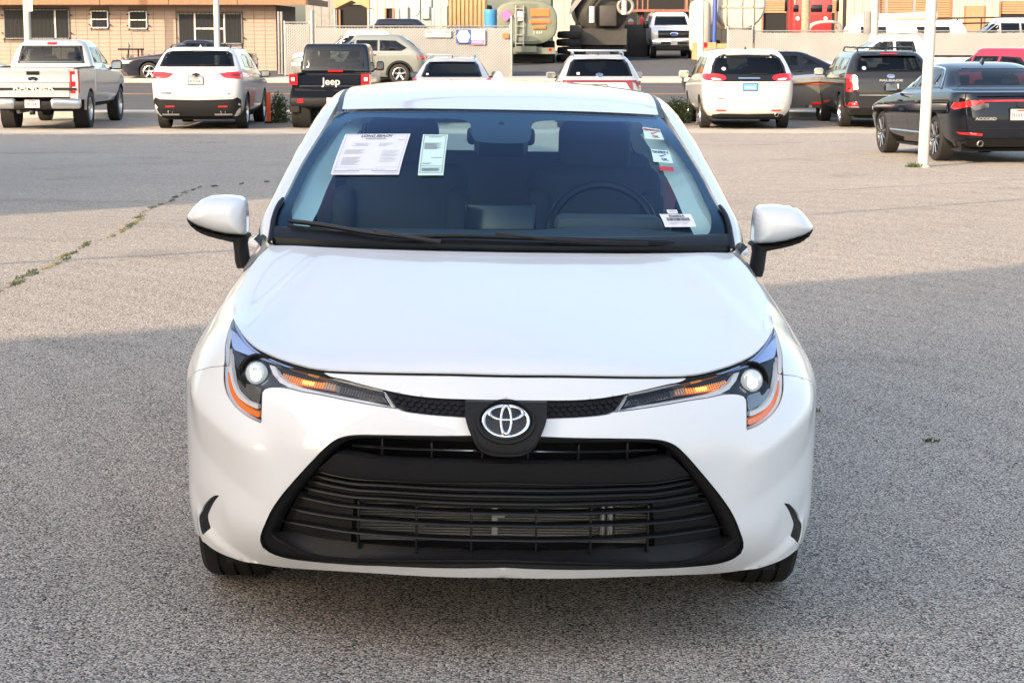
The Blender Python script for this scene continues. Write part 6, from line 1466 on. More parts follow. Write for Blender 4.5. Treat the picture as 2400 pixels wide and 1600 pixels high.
# ---- vehicles on the street and in the yard
def side_car(name, label, px_rear, y, rz, L, W, H, color, suv=True, cat='car', wb=2.7, lamp=True, wr=.33, gl='glass_dark', clad=False, xoff=None):
    x = at(px_rear, 150, y).x if xoff is None else xoff
    e = start(name, label, x, y, rz, cat=cat); hw = W/2; s = H/1.7
    if suv: rg = [(.26, .26, .08, L-.15, hw-.10, .28, .4), (.42, .42, .0, L-.03, hw-.03, .3, .5), (.72*s, .68*s, -.02, L, hw, .28, .5), (.98*s, .90*s, .03, L-.08, hw, .25, .45), (1.10*s, 1.02*s, .10, L*.735, hw-.03, .22, .3), (1.17*s, 1.06*s, .18, L*.71, hw-.05, .22, .3), (1.54*s, 1.52*s, .62, L*.55, hw-.26, .22, .25), (1.66*s, 1.655*s, .80, L*.53, hw-.37, .22, .25), (1.69*s, 1.685*s, 1.2, L*.45, .3, .2, .2)]
    else: rg = [(.22, .22, .12, L-.2, hw-.12, .3, .45), (.36, .36, .0, L-.05, hw-.04, .33, .55), (.60, .58, -.02, L, hw, .3, .55), (.84, .74, .02, L-.04, hw, .28, .5), (.97, .90, .08, L*.80, hw-.03, .24, .4), (1.02, .95, .32, L*.72, hw-.06, .2, .3), (1.04, .97, .60, L*.69, hw-.08, .2, .3), (1.32, 1.32, 1.25, L*.55, hw-.27, .2, .3), (H-.02, H-.02, 1.60, L*.51, hw-.37, .2, .25), (H, H, 1.9, L*.46, .32, .15, .15)]
    B = Body(rg); ro = (L-wb)*.46; wh = [(ro, wr), (ro+wb, wr)]
    if suv: zb = 1.14*s; zt = 1.50*s; sw = [[(.62, zb+.10), (.80, zb), (1.55, zb), (1.55, zt), (1.0, zt-.02)], [(1.62, zb), (2.35, zb), (2.35, zt), (1.62, zt)], [(2.42, zb), (L*.66, zb-.03), (L*.575, zt-.04), (2.42, zt)]]; rw = [(-hw+.2, 1.18*s), (hw-.2, 1.18*s), (hw-.32, 1.50*s), (-hw+.32, 1.50*s)]
    else: zb = 1.06; zt = H-.11; sw = [[(1.08, zb), (1.65, zb), (1.65, zt), (1.48, zt-.03)], [(1.72, zb), (2.45, zb-.01), (2.45, zt+.01), (1.72, zt)], [(2.52, zb-.01), (L*.655, zb-.03), (L*.555, zt-.02), (2.52, zt)]]; rw = [(-hw+.22, 1.07), (hw-.22, 1.07), (hw-.33, H-.07), (-hw+.33, H-.07)]
    fw = [(-hw+.2, zb), (hw-.2, zb), (hw-.32, zt-.05), (-hw+.32, zt-.05)]
    make_body(e, B, color, wh, wr, rw, sw, fw, glass_s=gl, lining=False); wheels4(e, B, wh, wr, .22, wr*.66, 5, hw)
    if lamp: part(e, B, 'tail_lamp', [(hw-.30, .86*s), (hw+.0, .84*s), (hw, .98*s), (hw-.16, .98*s)], 'red_lens', both=True, off=-.02)
    part(e, B, 'headlight', [(hw-.42, .62), (hw-.02, .64), (hw-.02, .74), (hw-.36, .74)], 'clear_lens', 'front', both=True, off=-.02)
    if clad:
        for wy, zc in wh:
            for sx in (-1, 1): MB().grid([[(sx*xx_, wy+rr*math.cos(R(a)), zc+rr*math.sin(R(a))) for xx_, rr in ((hw-.05, wr+.05), (hw+.012, wr+.045), (hw+.012, wr+.12), (hw-.05, wr+.125))] for a in range(-5, 186, 12)]).build('wheel_flare', 'plastic', e)
    mirrors(e, hw-.04, L*.64, 1.02*s if suv else 1.0, color, .2, .14); under(e, .3, L-.3, hw-.06, .2)
    for mx in (False, True):
        for yy_ in ((1.58, 2.38) if suv else (1.68, 2.48)): MB().tube([B.side(yy_, z, .001) for z in np.linspace(.4, zb-.03, 8)], .004, 4).build('door_seam', 'seal', e, mx=mx)
        for yy_ in ((1.75, 2.55)): MB().rbox(B.side(yy_, zb-.14, -.014), (.03, .18, .035), .01).build('door_handle', 'plastic_fine', e, mx=mx)
    return e
side_car('street_suv', 'sage green SUV on the street behind the black pickup', 999, 69.4, 90, 4.6, 1.86, 1.70, 'sage', clad=True, wr=.35)
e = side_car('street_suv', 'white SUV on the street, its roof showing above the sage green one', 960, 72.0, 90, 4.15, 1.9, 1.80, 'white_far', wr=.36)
side_car('street_sedan', 'dark sedan at the far kerb in front of the tan house, left front wheel showing', 600, 71.6, 90, 4.75, 1.86, 1.45, 'navy', suv=False, wr=.335)
e = side_car('street_sedan', 'black sedan passing on the street between the minivan and the dark SUV', 2005, 57.6, 90, 4.95, 1.88, 1.47, 'black', suv=False, wr=.34)
e2 = side_car('parked_suv', 'maroon SUV at the right edge of the frame beyond the black sedan', 0, 46.4, 38, 4.65, 1.88, 1.78, 'maroon', wr=.36, xoff=13.0)
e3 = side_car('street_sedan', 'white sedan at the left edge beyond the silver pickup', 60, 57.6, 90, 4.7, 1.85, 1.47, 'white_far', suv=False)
def white_truck():
    x = at(2330, 130, 58).x; e = start('street_pickup', 'white pickup on the street behind the white post, lettering on its bed', x, 58, 90, cat='pickup truck')
    bedbox(e, 2.0, .96, .55, 1.30, 'white_far', 1.15, .39, .40)
    C = Body([(.50, .5, 2.02, 5.6, .9, .08, .3), (.72, .7, 2.0, 5.75, .97, .08, .4), (1.1, 1.05, 2.0, 5.72, .975, .08, .4), (1.27, 1.2, 2.02, 4.5, .95, .08, .3), (1.33, 1.24, 2.05, 4.35, .93, .08, .25), (1.80, 1.79, 2.2, 3.5, .74, .12, .2), (1.90, 1.89, 2.3, 3.4, .62, .12, .2), (1.92, 1.91, 2.6, 3.0, .35, .12, .15)])
    make_body(e, C, 'white_far', [(4.75, .40)], .39, [(-.7, 1.38), (.7, 1.38), (.62, 1.76), (-.62, 1.76)], [[(2.4, 1.36), (3.0, 1.36), (3.0, 1.74), (2.5, 1.74)], [(3.08, 1.36), (3.95, 1.33), (3.55, 1.73), (3.08, 1.74)]], [(-.7, 1.34), (.7, 1.34), (.6, 1.73), (-.6, 1.73)], name='cab', lining=False)
    wheels4(e, C, [(1.15, .40), (4.75, .40)], .39, .26, .24, 6, .98); mirrors(e, .96, 3.9, 1.36, 'white', .24, .2); under(e, .1, 5.4, .9, .42)
    text_mesh('lettering', 'SPORT', .16, 'ink', e, frame((-.985, .62, 1.10), (0, -1, 0), (0, 0, 1)), bold=.006, sx=1.5)
    MB().box((0, .0, .92), (1.8, .05, .72)).build('tailgate', 'white', e, smooth=False)
white_truck()
def super_duty():
    x = at(1577, 130, 91).x; e = start('yard_pickup', 'white heavy pickup facing the street in the yard opening', x+.05, 97.4, 180, cat='pickup truck')
    C = Body([(.60, .55, .05, 6.1, .95, .1, .12), (.85, .80, 0, 6.25, 1.01, .1, .14), (1.2, 1.18, 0, 6.28, 1.02, .1, .14), (1.38, 1.32, .02, 6.0, 1.0, .1, .2), (1.42, 1.40, .05, 4.75, .98, .1, .25), (1.48, 1.44, .1, 4.6, .96, .1, .2), (1.95, 1.94, .4, 3.95, .80, .12, .2), (2.06, 2.05, .5, 3.85, .68, .12, .2), (2.08, 2.07, 1, 3.3, .4, .12, .15)])
    make_body(e, C, 'white', [(1.4, .42), (5.2, .42)], .42, None, [[(2.2, 1.52), (2.9, 1.52), (2.9, 1.88), (2.2, 1.88)], [(3.0, 1.52), (4.25, 1.5), (3.9, 1.88), (3.0, 1.88)]], [(-.78, 1.47), (.78, 1.47), (.68, 1.90), (-.68, 1.90)], lining=False)
    wheels4(e, C, [(1.4, .42), (5.2, .42)], .42, .28, .25, 6, 1.02); under(e, .2, 6.0, .95, .4); mirrors(e, 1.0, 4.35, 1.50, 'gloss_black', .26, .34)
    part(e, C, 'grille', box4(-.72, .92, .72, 1.26), 'gloss_black', 'front', off=-.02); badge_oval(e, C, 0, 1.09, .19, .085, 'napa_blue', 'front', off=-.05)
    text_mesh('lettering', 'Ford', .12, 'chrome', e, frame((0, 6.345, 1.09), (-1, 0, 0), (0, 0, 1)), bold=.002)
    part(e, C, 'headlight', box4(.74, .92, .99, 1.28), 'clear_lens', 'front', both=True, off=-.025)
    MB().rbox((0, 6.28, .72), (2.02, .22, .24), .05, seg=3).build('front_bumper', 'chrome', e); MB().box((0, 6.395, .70), (1.2, .01, .11)).build('bumper_slot', 'dark', e, smooth=False)
    MB().box((0, 6.405, .69), (.30, .01, .15)).build('licence_plate', 'plate', e, smooth=False); MB().rbox((0, 6.1, .45), (1.6, .2, .2), .03).build('air_dam', 'plastic', e)
    for xx_ in (-.3, -.15, 0, .15, .3): MB().rbox((xx_, 3.9, 2.075), (.08, .10, .03), .01).build('cab_light', 'amber', e)
    ground_fit(e, -4)
super_duty()

# ---- yard: trucks, tanks, buildings behind the fences
M['army'] = mat('army', (.135, .155, .12), .55, noise=.2, nscale=2); M['soot'] = mat('soot', (.035, .033, .032), .7, noise=.3, nscale=3); M['container'] = mat('container', (.34, .235, .12), .7, noise=.15, nscale=2)
M['transformer'] = mat('transformer', (.32, .36, .36), .6, noise=.12, nscale=3); M['tankwhite'] = mat('tankwhite', (.38, .36, .325), .6, noise=.12, nscale=1.5); M['tanwall'] = mat('tanwall', (.38, .345, .295), .85, noise=.06, nscale=1)
M['rollup'] = mat('rollup', (.33, .195, .11), .7, noise=.08, nscale=3); M['bark'] = mat('bark', (.30, .22, .16), .95, noise=.3, nscale=12, bump=1., bscale=30); M['blue_drum'] = mat('blue_drum', (.05, .22, .45), .5)
def tanker():
    p = at(1232, 130, 84); e = start('tanker_truck', 'dull green tanker truck with orange stripes and a ladder on its rear', p.x, 84, 0, cat='truck')
    cs = lambda y, s: [(1.32*s*math.copysign(abs(math.cos(a))**.7, math.cos(a)), y, 1.72+.92*s*math.copysign(abs(math.sin(a))**.7, math.sin(a))) for a in np.linspace(0, 2*math.pi, 41)]
    MB().grid([cs(.14, .02), cs(.10, .5), cs(.05, .85), cs(.10, .97), cs(.2, 1.), cs(6.5, 1.), cs(6.6, .9), cs(6.6, .02)]).build('tank', 'army', e, angle=30)
    MB().box((0, 3.5, .62), (.9, 7.2, .25)).box((0, .35, .55), (2.5, .5, .26)).build('chassis', 'army', e, smooth=False)
    for k in range(2): MB().box((-.42+.32*k, -.04, 1.55), (.05, .05, 1.75)).build('ladder_rail', 'galv', e, smooth=False)
    for k in range(5): MB().box((-.26, -.04, .85+.36*k), (.32, .04, .04)).build('ladder_rung', 'galv', e, smooth=False)
    for zz, w_, h_ in ((2.12, .78, .30), (1.75, .85, .13), (1.52, .55, .13)): MB().box((.50+w_*.12, .03, zz), (w_, .02, h_)).build('warning_stripe', 'orange', e, smooth=False)
    MB().lathe([(-.0, .001), (-.0, .21), (.05, .21)], 'y', 24, c=(-.26, .0, 1.98)).build('hatch_disc', 'plate', e)
    MB().prism([(-1.1, 2.02), (-.82, 2.28), (-.54, 2.02), (-.82, 1.76)], .02, 'y', -.02).build('hazard_diamond', 'pink', e, smooth=False)
    MB().box((-.18, .08, .62), (.42, .02, .2)).build('licence_plate', 'plate', e, smooth=False); MB().lathe([(0, .001), (0, .07), (.04, .07)], 'y', 14, c=(1.02, .08, .60)).build('tail_lamp', 'red_lens', e); MB().lathe([(0, .001), (0, .07), (.04, .07)], 'y', 14, c=(-1.02, .08, .60)).build('tail_lamp', 'red_lens', e)
    text_mesh('lettering', '1 A14', .16, 'plate', e, frame((.50, .015, 1.30), (1, 0, 0), (0, 0, 1)), bold=.004)
    MB().box((0, .9, .28), (2.3, .04, .42)).build('mud_flaps', 'rubber', e, smooth=False)
    for wy in (1.5, 2.7):
        for sx in (-1, 1): make_wheel(e, (sx*1.0, wy, .48), .48, .5, .28, 6, sx, 'army', n=24)
    MB().rbox((0, 8.0, 1.6), (2.3, 2.0, 1.9), .15).build('cab', 'army', e)
    MB().box((0, .7, 2.62), (1.5, .9, .10)).build('walkway', 'army', e, smooth=False)
tanker()
def vac_truck():
    p = at(1405, 130, 88); e = start('vacuum_truck', 'soot black vacuum truck with a curved hose in the yard opening', p.x, 88, 0, cat='truck')
    MB().lathe([(.0, .001), (.02, .6), (.12, 1.0), (.3, 1.2), (6, 1.2), (6.2, .8), (6.2, .01)], 'y', 36, c=(.1, 0, 2.35)).build('tank', 'soot', e)
    MB().add([(-1.3, -.2, 2.0), (.2, -.2, 3.9), (1.2, -.2, 3.9), (-1.3, .9, 2.0), (.2, .9, 3.9), (1.2, .9, 3.9), (-1.3, -.2, 2.3), (-.1, -.2, 3.95)], [(0, 1, 4, 3), (0, 6, 7, 1), (6, 3, 4, 7)]).build('hopper', 'grey_metal', e, smooth=False)
    MB().box((0, 3, .95), (2.3, 7.0, .5)).box((0, .25, .9), (2.4, .5, 1.0)).build('chassis', 'soot', e, smooth=False)
    hp_ = crom([(-.55, -.25, 1.9), (-.35, -.3, 2.4), (.05, -.35, 2.85), (.6, -.3, 2.8), (1.0, -.25, 2.5)], 6); MB().tube(hp_, .10, 10).build('hose', 'rubber', e)
    hp_ = [(1.1+.32*math.cos(a), -.3, 2.35+.32*math.sin(a)) for a in np.linspace(0, 2*math.pi, 25)]; MB().tube(hp_, .07, 8).build('hose_coil', 'grey_metal', e)
    MB().lathe([(0, .001), (0, .13), (.7, .13)], 'z', 14, c=(-.35, -.35, 1.65)).build('cylinder', 'plate', e); MB().lathe([(-.3, .001), (-.3, .12), (.3, .12)], 'z', 14, c=(1.05, -.32, 2.3)).build('cylinder', 'plate', e)
    MB().rbox((.35, -.2, 1.95), (.75, .3, .9), .06).build('pump_box', 'soot', e)
    for wy in (1.2, 2.5):
        for sx in (-1, 1): make_wheel(e, (sx*1.0, wy, .52), .52, .55, .3, 6, sx, 'soot', n=24)
    MB().box((-1.05, .2, .95), (.5, .5, 1.2)).build('tool_box', 'soot', e, smooth=False)
    for xx_ in (-.9, .75): MB().box((xx_, -.02, .42), (.6, .02, .7)).build('mud_flap', 'rubber', e, smooth=False)
vac_truck()
def dump_bed():
    x0, x1 = at(1052, 20, 90).x, at(1140, 20, 90).x; e = start('dump_truck', 'ochre ribbed dump body showing above the sign fence', (x0+x1)/2, 90, 0, cat='truck'); w = x1-x0
    MB().box((0, 1.6, 1.9), (w, 3.2, 2.3)).build('box_body', 'container', e, smooth=False)
    for k in range(9): MB().box((-w/2+w*(k+.5)/9, -.03, 1.9), (.06, .06, 2.2)).build('rib', 'container', e, smooth=False)
    for zz in (.85, 3.0): MB().box((0, -.04, zz), (w+.06, .08, .12)).build('rim_beam', 'container', e, smooth=False)
    MB().box((0, 2, .55), (1.0, 5, .3)).rbox((0, 4.6, 1.5), (2.1, 1.6, 1.9), .1).build('chassis', 'soot', e, smooth=False)
    for wy in (1.0, 4.4):
        for sx in (-1, 1): make_wheel(e, (sx*.8, wy, .48), .48, .4, .28, 6, sx, 'soot', n=20)
dump_bed()
def transformer():
    x0, x1 = at(930, 20, 86).x, at(1018, 20, 86).x; e = start('transformer_unit', 'grey green cabinet truck with round gauges behind the fence', (x0+x1)/2, 86, 0, cat='machine'); w = x1-x0
    MB().rbox((0, .9, 1.75), (w*.86, 1.8, 2.2), .05).build('cabinet', 'transformer', e)
    for x_, ww, z0, hh in ((-.30, .26, 2.05, .62), (.27, .26, 2.1, .55), (-.46, .10, 1.95, .7), (.47, .10, 1.85, .9)): MB().rbox((x_*w, -.06, z0), (ww*w*.8, .16, hh), .03).build('side_box', 'transformer', e)
    for zz in (2.15, 1.58): MB().lathe([(-.05, .001), (-.05, .15), (.02, .16)], 'y', 20, c=(-.01*w, 0, zz)).build('gauge', 'sign_cream', e)
    for k in range(5): MB().lathe([(0, .07), (.12, .05), (.2, .08), (.3, .05), (.42, .07), (.5, .02)], 'z', 12, c=(-w*.34+w*.17*k, .5, 2.85)).build('bushing', 'transformer', e)
    MB().box((0, .9, .4), (w*.9, 1.9, .5)).build('plinth', 'soot', e, smooth=False); MB().box((.13*w, -.01, 1.75), (.03, .02, 2.0)).build('seam', 'dark', e, smooth=False)
transformer()
e = side_car('yard_car', 'dark blue car roof showing over the fence in front of the grey cabinets', 1028, 81, 90, 4.6, 1.8, 1.95, 'navy', suv=True)
# rusty flatbed frame and stacked gear behind the heavy pickup
M['rust'] = mat('rust', (.24, .10, .07), .85, noise=.3, nscale=6)
p = at(1555, 26, 99); e = start('flatbed_trailer', 'rusty flatbed frame with upright stakes behind the heavy pickup', p.x, 99, 0, cat='trailer'); zb = at(0, 26, 99).z-T(p.x, 99)
MB().box((0, 0, zb), (2.9, 2.4, .12)).build('deck_beam', 'rust', e, smooth=False)
for x_ in (-1.35, -1.1, -.85, 1.0, 1.25): MB().box((x_, -1.1, zb+.28), (.06, .06, .45)).build('stake', 'rust', e, smooth=False)
for x_ in (-1.1, 1.1): MB().box((x_, .4, zb/2), (.3, .6, zb)).build('trestle', 'soot', e, smooth=False)
p = at(1490, 60, 95); e = start('tool_rack', 'dark rack with a red bottle and a white helmet beside the heavy pickup', p.x, 95, 0, cat='rack'); zt = at(0, 58, 95).z-T(p.x, 95)
MB().rbox((0, 0, zt/2), (1.1, .6, zt), .04).build('rack_body', 'soot', e); MB().lathe([(0, .09), (.28, .09), (.36, .03), (.42, .03), (.42, .001)], 'z', 14, c=(.28, -.1, zt)).build('red_bottle', 'truckred', e)
MB().lathe([(0, .14), (.06, .13), (.13, .08), (.16, .001)], 'z', 14, c=(-.25, -.1, zt+.12)).build('helmet', 'plate', e); MB().box((-.25, -.1, zt+.06), (.22, .2, .12)).build('red_box', 'truckred', e, smooth=False)
p = at(1333, 75, 87); e = start('tyre_stack', 'stack of dark tyres between the green tanker and the black truck', p.x, 87, 0, cat='tyres')
for k in range(4): MB().lathe([(0, .25), (.02, .5), (.10, .54), (.22, .54), (.30, .5), (.32, .25)], 'z', 20, c=(.04*(k % 2), 0, .33*k)).build('tyre', 'rubber', e)
# white drum truck and its companions on the right
def white_tank():
    p = at(1735, 10, 84); e = start('mixer_truck', 'cream white tank truck end with stained lower edge behind the gate panel', p.x, 84, 0, cat='truck')
    r = at(1796, 10, 84).x-p.x; zc = at(0, 10, 84).z-T(p.x, 84)
    MB().lathe([(.0, .001), (-.02, r*.5), (.02, r*.92), (.1, r), (5, r), (5.1, .01)], 'y', 44, c=(0, 0, zc)).build('tank', 'tankwhite', e)
    for x_ in (-.55, .05, .5): MB().box((x_*r, -.05, zc-.1), (.05, .05, r*1.7)).build('rib', 'tankwhite', e, smooth=False)
    MB().box((0, -.05, zc-.12), (r*1.7, .05, .06)).build('rib', 'tankwhite', e, smooth=False); MB().box((-.3*r, -.06, zc+.35), (.5, .03, .3)).build('hatch', 'grey_metal', e, smooth=False)
    MB().tube([(-r*1.02, -.3, .3), (-r*.98, -.3, 3.2)], .09, 12).build('exhaust_stack', 'napa_blue', e)
    MB().rbox((-r*1.55, -.1, 1.55), (r*.8, .9, 2.2), .3, seg=3).build('chute', 'tankwhite', e)
    MB().box((-.3, 2, .6), (r*2, 5, .5)).box((-r*1.4, -.3, .55), (r*.9, .5, .7)).build('chassis', 'container', e, smooth=False); MB().box((-r*1.45, -.58, .80), (.3, .02, .2)).build('tail_lamp', 'red_lens', e, smooth=False)
    for sx in (-1, 1): make_wheel(e, (sx*.9, 1.2, .5), .5, .4, .3, 6, sx, 'soot', n=20)
white_tank()
def red_truck():
    x0, x1 = at(1859, 20, 94).x, at(1951, 20, 94).x; e = start('red_truck', 'bright red truck cab with dark windows behind the palm trunk', (x0+x1)/2, 94, 0, cat='truck'); w = x1-x0
    MB().rbox((0, 1.2, 1.9), (w, 2.4, 2.6), .12, seg=3).build('cab', 'truckred', e)
    zt = at(0, 12, 94).z-T(5, 94); zb = at(0, 29, 94).z-T(5, 94)
    for a, b in ((-.50, -.36), (-.05, .24), (.36, .50)): MB().rbox(((a+b)/2*w, -.01, (zt+zb)/2), ((b-a)*w, .04, zt-zb), .02).build('cab_window', 'gloss_black', e)
    for x_ in (-.38, .33): MB().lathe([(-.02, .001), (-.02, .09), (.03, .1)], 'y', 16, c=(x_*w, 0, at(0, 44, 94).z-T(5, 94))).build('lamp', 'clear_lens', e)
    for sx in (-1, 1): MB().rbox((sx*w*.66, .3, 2.5), (.12, .15, .8), .03).build('truck_mirror', 'gloss_black', e); make_wheel(e, (sx*.8, 1.2, .48), .48, .4, .28, 6, sx, 'soot', n=20)
    MB().box((0, 1.2, .55), (w*.95, 2.3, .5)).build('chassis', 'soot', e, smooth=False); MB().box((0, -.08, .75), (w, .16, .3)).build('bumper', 'satin', e, smooth=False)
red_truck()
def shed(name, label, xa_, xb_, y, h, openings, cat='building', wall='tanwall'):
    """metal shed wall of ribbed panels with roller doors; openings: (px0, px1, py_top, kind)"""
    x0, x1 = at(xa_, 0, y).x, at(xb_, 0, y).x; g = T((x0+x1)/2, y); e = empty(name, ((x0+x1)/2, y, g)); tag(e, label, cat); cx = (x0+x1)/2
    MB().box((0, 3.2, h/2), (x1-x0, 6, h)).build('wall_core', 'dark', e, smooth=False)
    ops = [(at(a, 0, y).x-cx, at(b, 0, y).x-cx, at(0, t, y).z-g, k) for a, b, t, k in openings]
    n = int((x1-x0)/.42)
    for k in range(n):
        a = x0-cx+(x1-x0)*k/n; b = a+(x1-x0)/n; z0 = -.05
        for o0, o1, zt, kind in ops:
            if (a+b)/2 > o0 and (a+b)/2 < o1: z0 = zt
        MB().box(((a+b)/2, .1, (z0+h)/2), (b-a-.02, .05, h-z0)).build('wall_panel', wall, e, smooth=False)
    for o0, o1, zt, kind in ops:
        if kind == 'roll':
            d = empty('roller_door'); d.parent = e
            m_ = int((zt+.05)/.13)
            for k in range(m_): MB().box(((o0+o1)/2, .14, (k+.5)*(zt/m_)), (o1-o0, .04, zt/m_-.025)).build('door_slat', 'rollup', d, smooth=False)
        elif kind == 'door': MB().box(((o0+o1)/2, .06, zt/2), (o1-o0, .06, zt)).build('door', 'rollup', e, smooth=False)
        elif kind == 'half':
            d = empty('roller_door'); d.parent = e
            for k in range(5): MB().box(((o0+o1)/2, .14, zt-.08-.13*k), (o1-o0, .04, .11)).build('door_slat', 'rollup', d, smooth=False)
        for ox in (o0, o1): MB().box((ox, .06, zt/2), (.10, .08, zt)).build('jamb', 'fascia', e, smooth=False)
    return e
shed('metal_shed', 'cream metal shed with brown roller doors behind the right fence', 1985, 2460, 108, 6.5, [(2062, 2230, -40, 'roll'), (2263, 2309, 14, 'door'), (2345, 2460, 4, 'half')])
shed('metal_shed', 'cream metal shed with a dark open bay behind the red truck', 1770, 1984, 109.2, 6.5, [(1788, 1960, 2, 'half')])
shed('metal_shed', 'dark open workshop shed behind the heavy pickup', 1350, 1765, 112, 7, [(1440, 1610, -60, 'open')], wall='soot')
shed('metal_shed', 'pale ribbed shed wall between the two dark trucks', 1296, 1349, 111, 7, [])
shed('metal_shed', 'white shed wall with a dark doorway behind the grey cabinets', 866, 1051, 112, 7, [(903, 921, 20, 'open')], wall='tankwhite')
shed('metal_shed', 'grey shed with a tan canopy edge left of the white shed', 715, 864, 113, 7, [(795, 862, 12, 'open')], wall='grey_metal')
e = start('awning', 'tan pitched awning over a dark bay behind the left fence', at(826, 20, 100).x, 100, 0, cat='awning')
w = at(866, 20, 100).x-at(784, 20, 100).x; zt = at(0, 2, 100).z-T(0, 100); zl = at(0, 22, 100).z-T(0, 100)
MB().add([(-w/2, -.5, zl), (0, -.5, zt), (w/2, -.5, zl), (-w/2, 4, zl), (0, 4, zt), (w/2, 4, zl), (-w/2, -.5, zl+1.4), (w/2, -.5, zl+1.4)], [(0, 1, 4, 3), (1, 2, 5, 4), (0, 6, 7, 2, 1)]).build('canopy', 'container', e, smooth=False)
for sx in (-1, 1): MB().tube([(sx*w*.48, -.4, 0), (sx*w*.48, -.4, zl)], .06, 8).build('canopy_post', 'steel', e)
# palm
p = at(1888, 60, 80); e = start('palm_tree', 'palm with a thick ringed trunk in front of the red truck', p.x, 80, 0, cat='tree')
pf = [(z, .17+.05*math.exp(-z/.6)+.008*((k % 2)*2-1)) for k, z in enumerate(np.arange(0, 9, .08))]
MB().lathe(pf, 'z', 20).build('trunk', 'bark', e)
M['frond'] = mat('frond', (.06, .10, .03), .7, noise=.3, nscale=3); cr_ = MB(); random.seed(5)
for k in range(26):
    a = 2*math.pi*k/26+random.uniform(-.1, .1); el_ = random.uniform(-.5, .9); pp = [Vector((math.cos(a)*t*math.cos(el_)*2.6, math.sin(a)*t*math.cos(el_)*2.6, 9+math.sin(el_)*2.2*t-1.3*t*t)) for t in np.linspace(0, 1, 9)]
    for i in range(1, 9):
        d_ = (pp[i]-pp[i-1]).normalized(); sd = d_.cross(Vector((0, 0, 1))).normalized()
        for s_ in (-1, 1): q0 = pp[i]; cr_.add([q0, q0+d_*.08, q0+sd*s_*.5*(1-.5*i/9)+d_*.25+Vector((0, 0, -.12))], [(0, 1, 2)])
cr_.build('crown', 'frond', e, smooth=False)
# litter of the yard: drum, handrail, scrap
p = at(1150, 45, 82); e = start('oil_drum', 'blue drum standing against the green tanker', p.x, 82, 0, cat='drum'); h0 = at(0, 52, 82).z-T(0, 82)
MB().lathe([(h0-.35, .001), (h0-.35, .26), (h0, .26), (h0+.02, .27), (h0+.25, .26), (h0+.27, .27), (h0+.5, .26), (h0+.5, .001)], 'z', 20).build('drum', 'blue_drum', e); MB().box((0, 0, (h0-.35)/2), (.7, .7, h0-.36)).build('stand', 'soot', e, smooth=False)
p = at(2120, 60, 80); e = start('white_van', 'white work van roof with a pipe rack above the right fence', p.x, 80, 0, cat='van')
e.name = 'work_van'
zr = at(0, 50, 80).z-T(p.x, 80)
B = Body([(.4, .4, -1.0, 1.0, 2.3, .2, .2), (1.2, 1.2, -1.0, 1.0, 2.35, .2, .2), (zr-.35, zr-.35, -.95, .95, 2.3, .2, .2), (zr, zr, -.7, .7, 2.05, .2, .2), (zr+.02, zr+.02, -.3, .3, 1.6, .2, .2)])
make_body(e, B, 'white', [], .3, lining=False); part(e, B, 'side_glass', box4(-1.9, zr-.55, -.9, zr-.22), 'gloss_black'); part(e, B, 'side_glass', box4(.3, zr-.55, 1.6, zr-.22), 'gloss_black')
for x_ in (-.75, .35): MB().box((x_, 0, zr+.45), (.10, .10, .9)).build('rack_leg', 'steel', e, smooth=False)
MB().box((-.2, 0, zr+.9), (1.5, .12, .14)).build('rack_beam', 'steel', e, smooth=False); MB().tube([(-2.2, -.3, zr+.1), (1.2, -.3, zr+.22)], .16, 10).build('pipe', 'tankwhite', e)
for sx in (-1.4, 1.4): make_wheel(e, (sx, -.9, .35), .35, .25, .22, 5, 1, n=16)
p = at(1935, 62, 82); e = start('tarp_frame', 'bent white frame lying over scrap in front of the red truck', p.x, 82, 0, cat='frame')
zr = at(0, 60, 82).z-T(p.x, 82)
for k in range(2): MB().tube(crom([(-.75, k*.5, zr-.35), (-.55, k*.5, zr), (.0, k*.5, zr+.14), (.55, k*.5, zr+.06), (.62, k*.5, zr-.35)], 5), .06, 8).build('hoop', 'tankwhite', e)
MB().rbox((0, .3, (zr-.3)/2), (1.6, .9, zr-.3), .1).build('scrap_bin', 'grey_metal', e)
p = at(2300, 48, 84); e = start('hand_rail', 'thin dark hand rail in front of the cream shed door', p.x, 84, 0, cat='railing'); zr = at(0, 44, 84).z-T(p.x, 84)
for dz in (0, -.22): MB().tube([(-2.0, 0, zr+dz), (1.0, 0, zr+dz+.05)], .03, 8).build('rail', 'dark', e)
for x_ in (-2, -1, 0, 1): MB().tube([(x_, 0, 0), (x_, 0, zr)], .03, 8).build('rail_post', 'dark', e)
side_car('yard_car', 'pale blue car roof over the fence at the far right', 2470, 80.5, 90, 4.6, 1.8, 2.0, 'silver', suv=True)

# ---- kerbside things: box trailer, marker post, shrubs, agave, tufts
def trailer():
    p = at(1895, 283, 48.4); e = start('box_trailer', 'low grey utility box with a slanted lid between the minivan and the dark SUV', p.x, 48.6, 0, cat='trailer')
    MB().rbox((0, .9, .62), (1.0, 1.9, .62), .03).build('box', mat('box_grey', (.10, .10, .10), .7, noise=.2, nscale=4), e)
    MB().box((.05, .9, 1.02), (1.15, 2.1, .06), ry=R(-4)).box((.05, -.12, .99), (1.15, .05, .12), ry=R(-4)).build('lid', 'steel', e, smooth=False)
    MB().box((0, -.06, .90), (1.04, .03, .05)).build('lid_seal', 'orange', e, smooth=False); MB().box((.2, -.07, .42), (.22, .02, .06)).build('reflector', 'red_lens', e, smooth=False)
    for sx in (-1, 1): make_wheel(e, (sx*.45, .9, .26), .26, .16, .15, 5, sx, 'steel', n=20)
    MB().tube([(0, -.1, .36), (0, -.5, .36)], .04, 8).build('draw_bar', 'steel', e)
trailer()
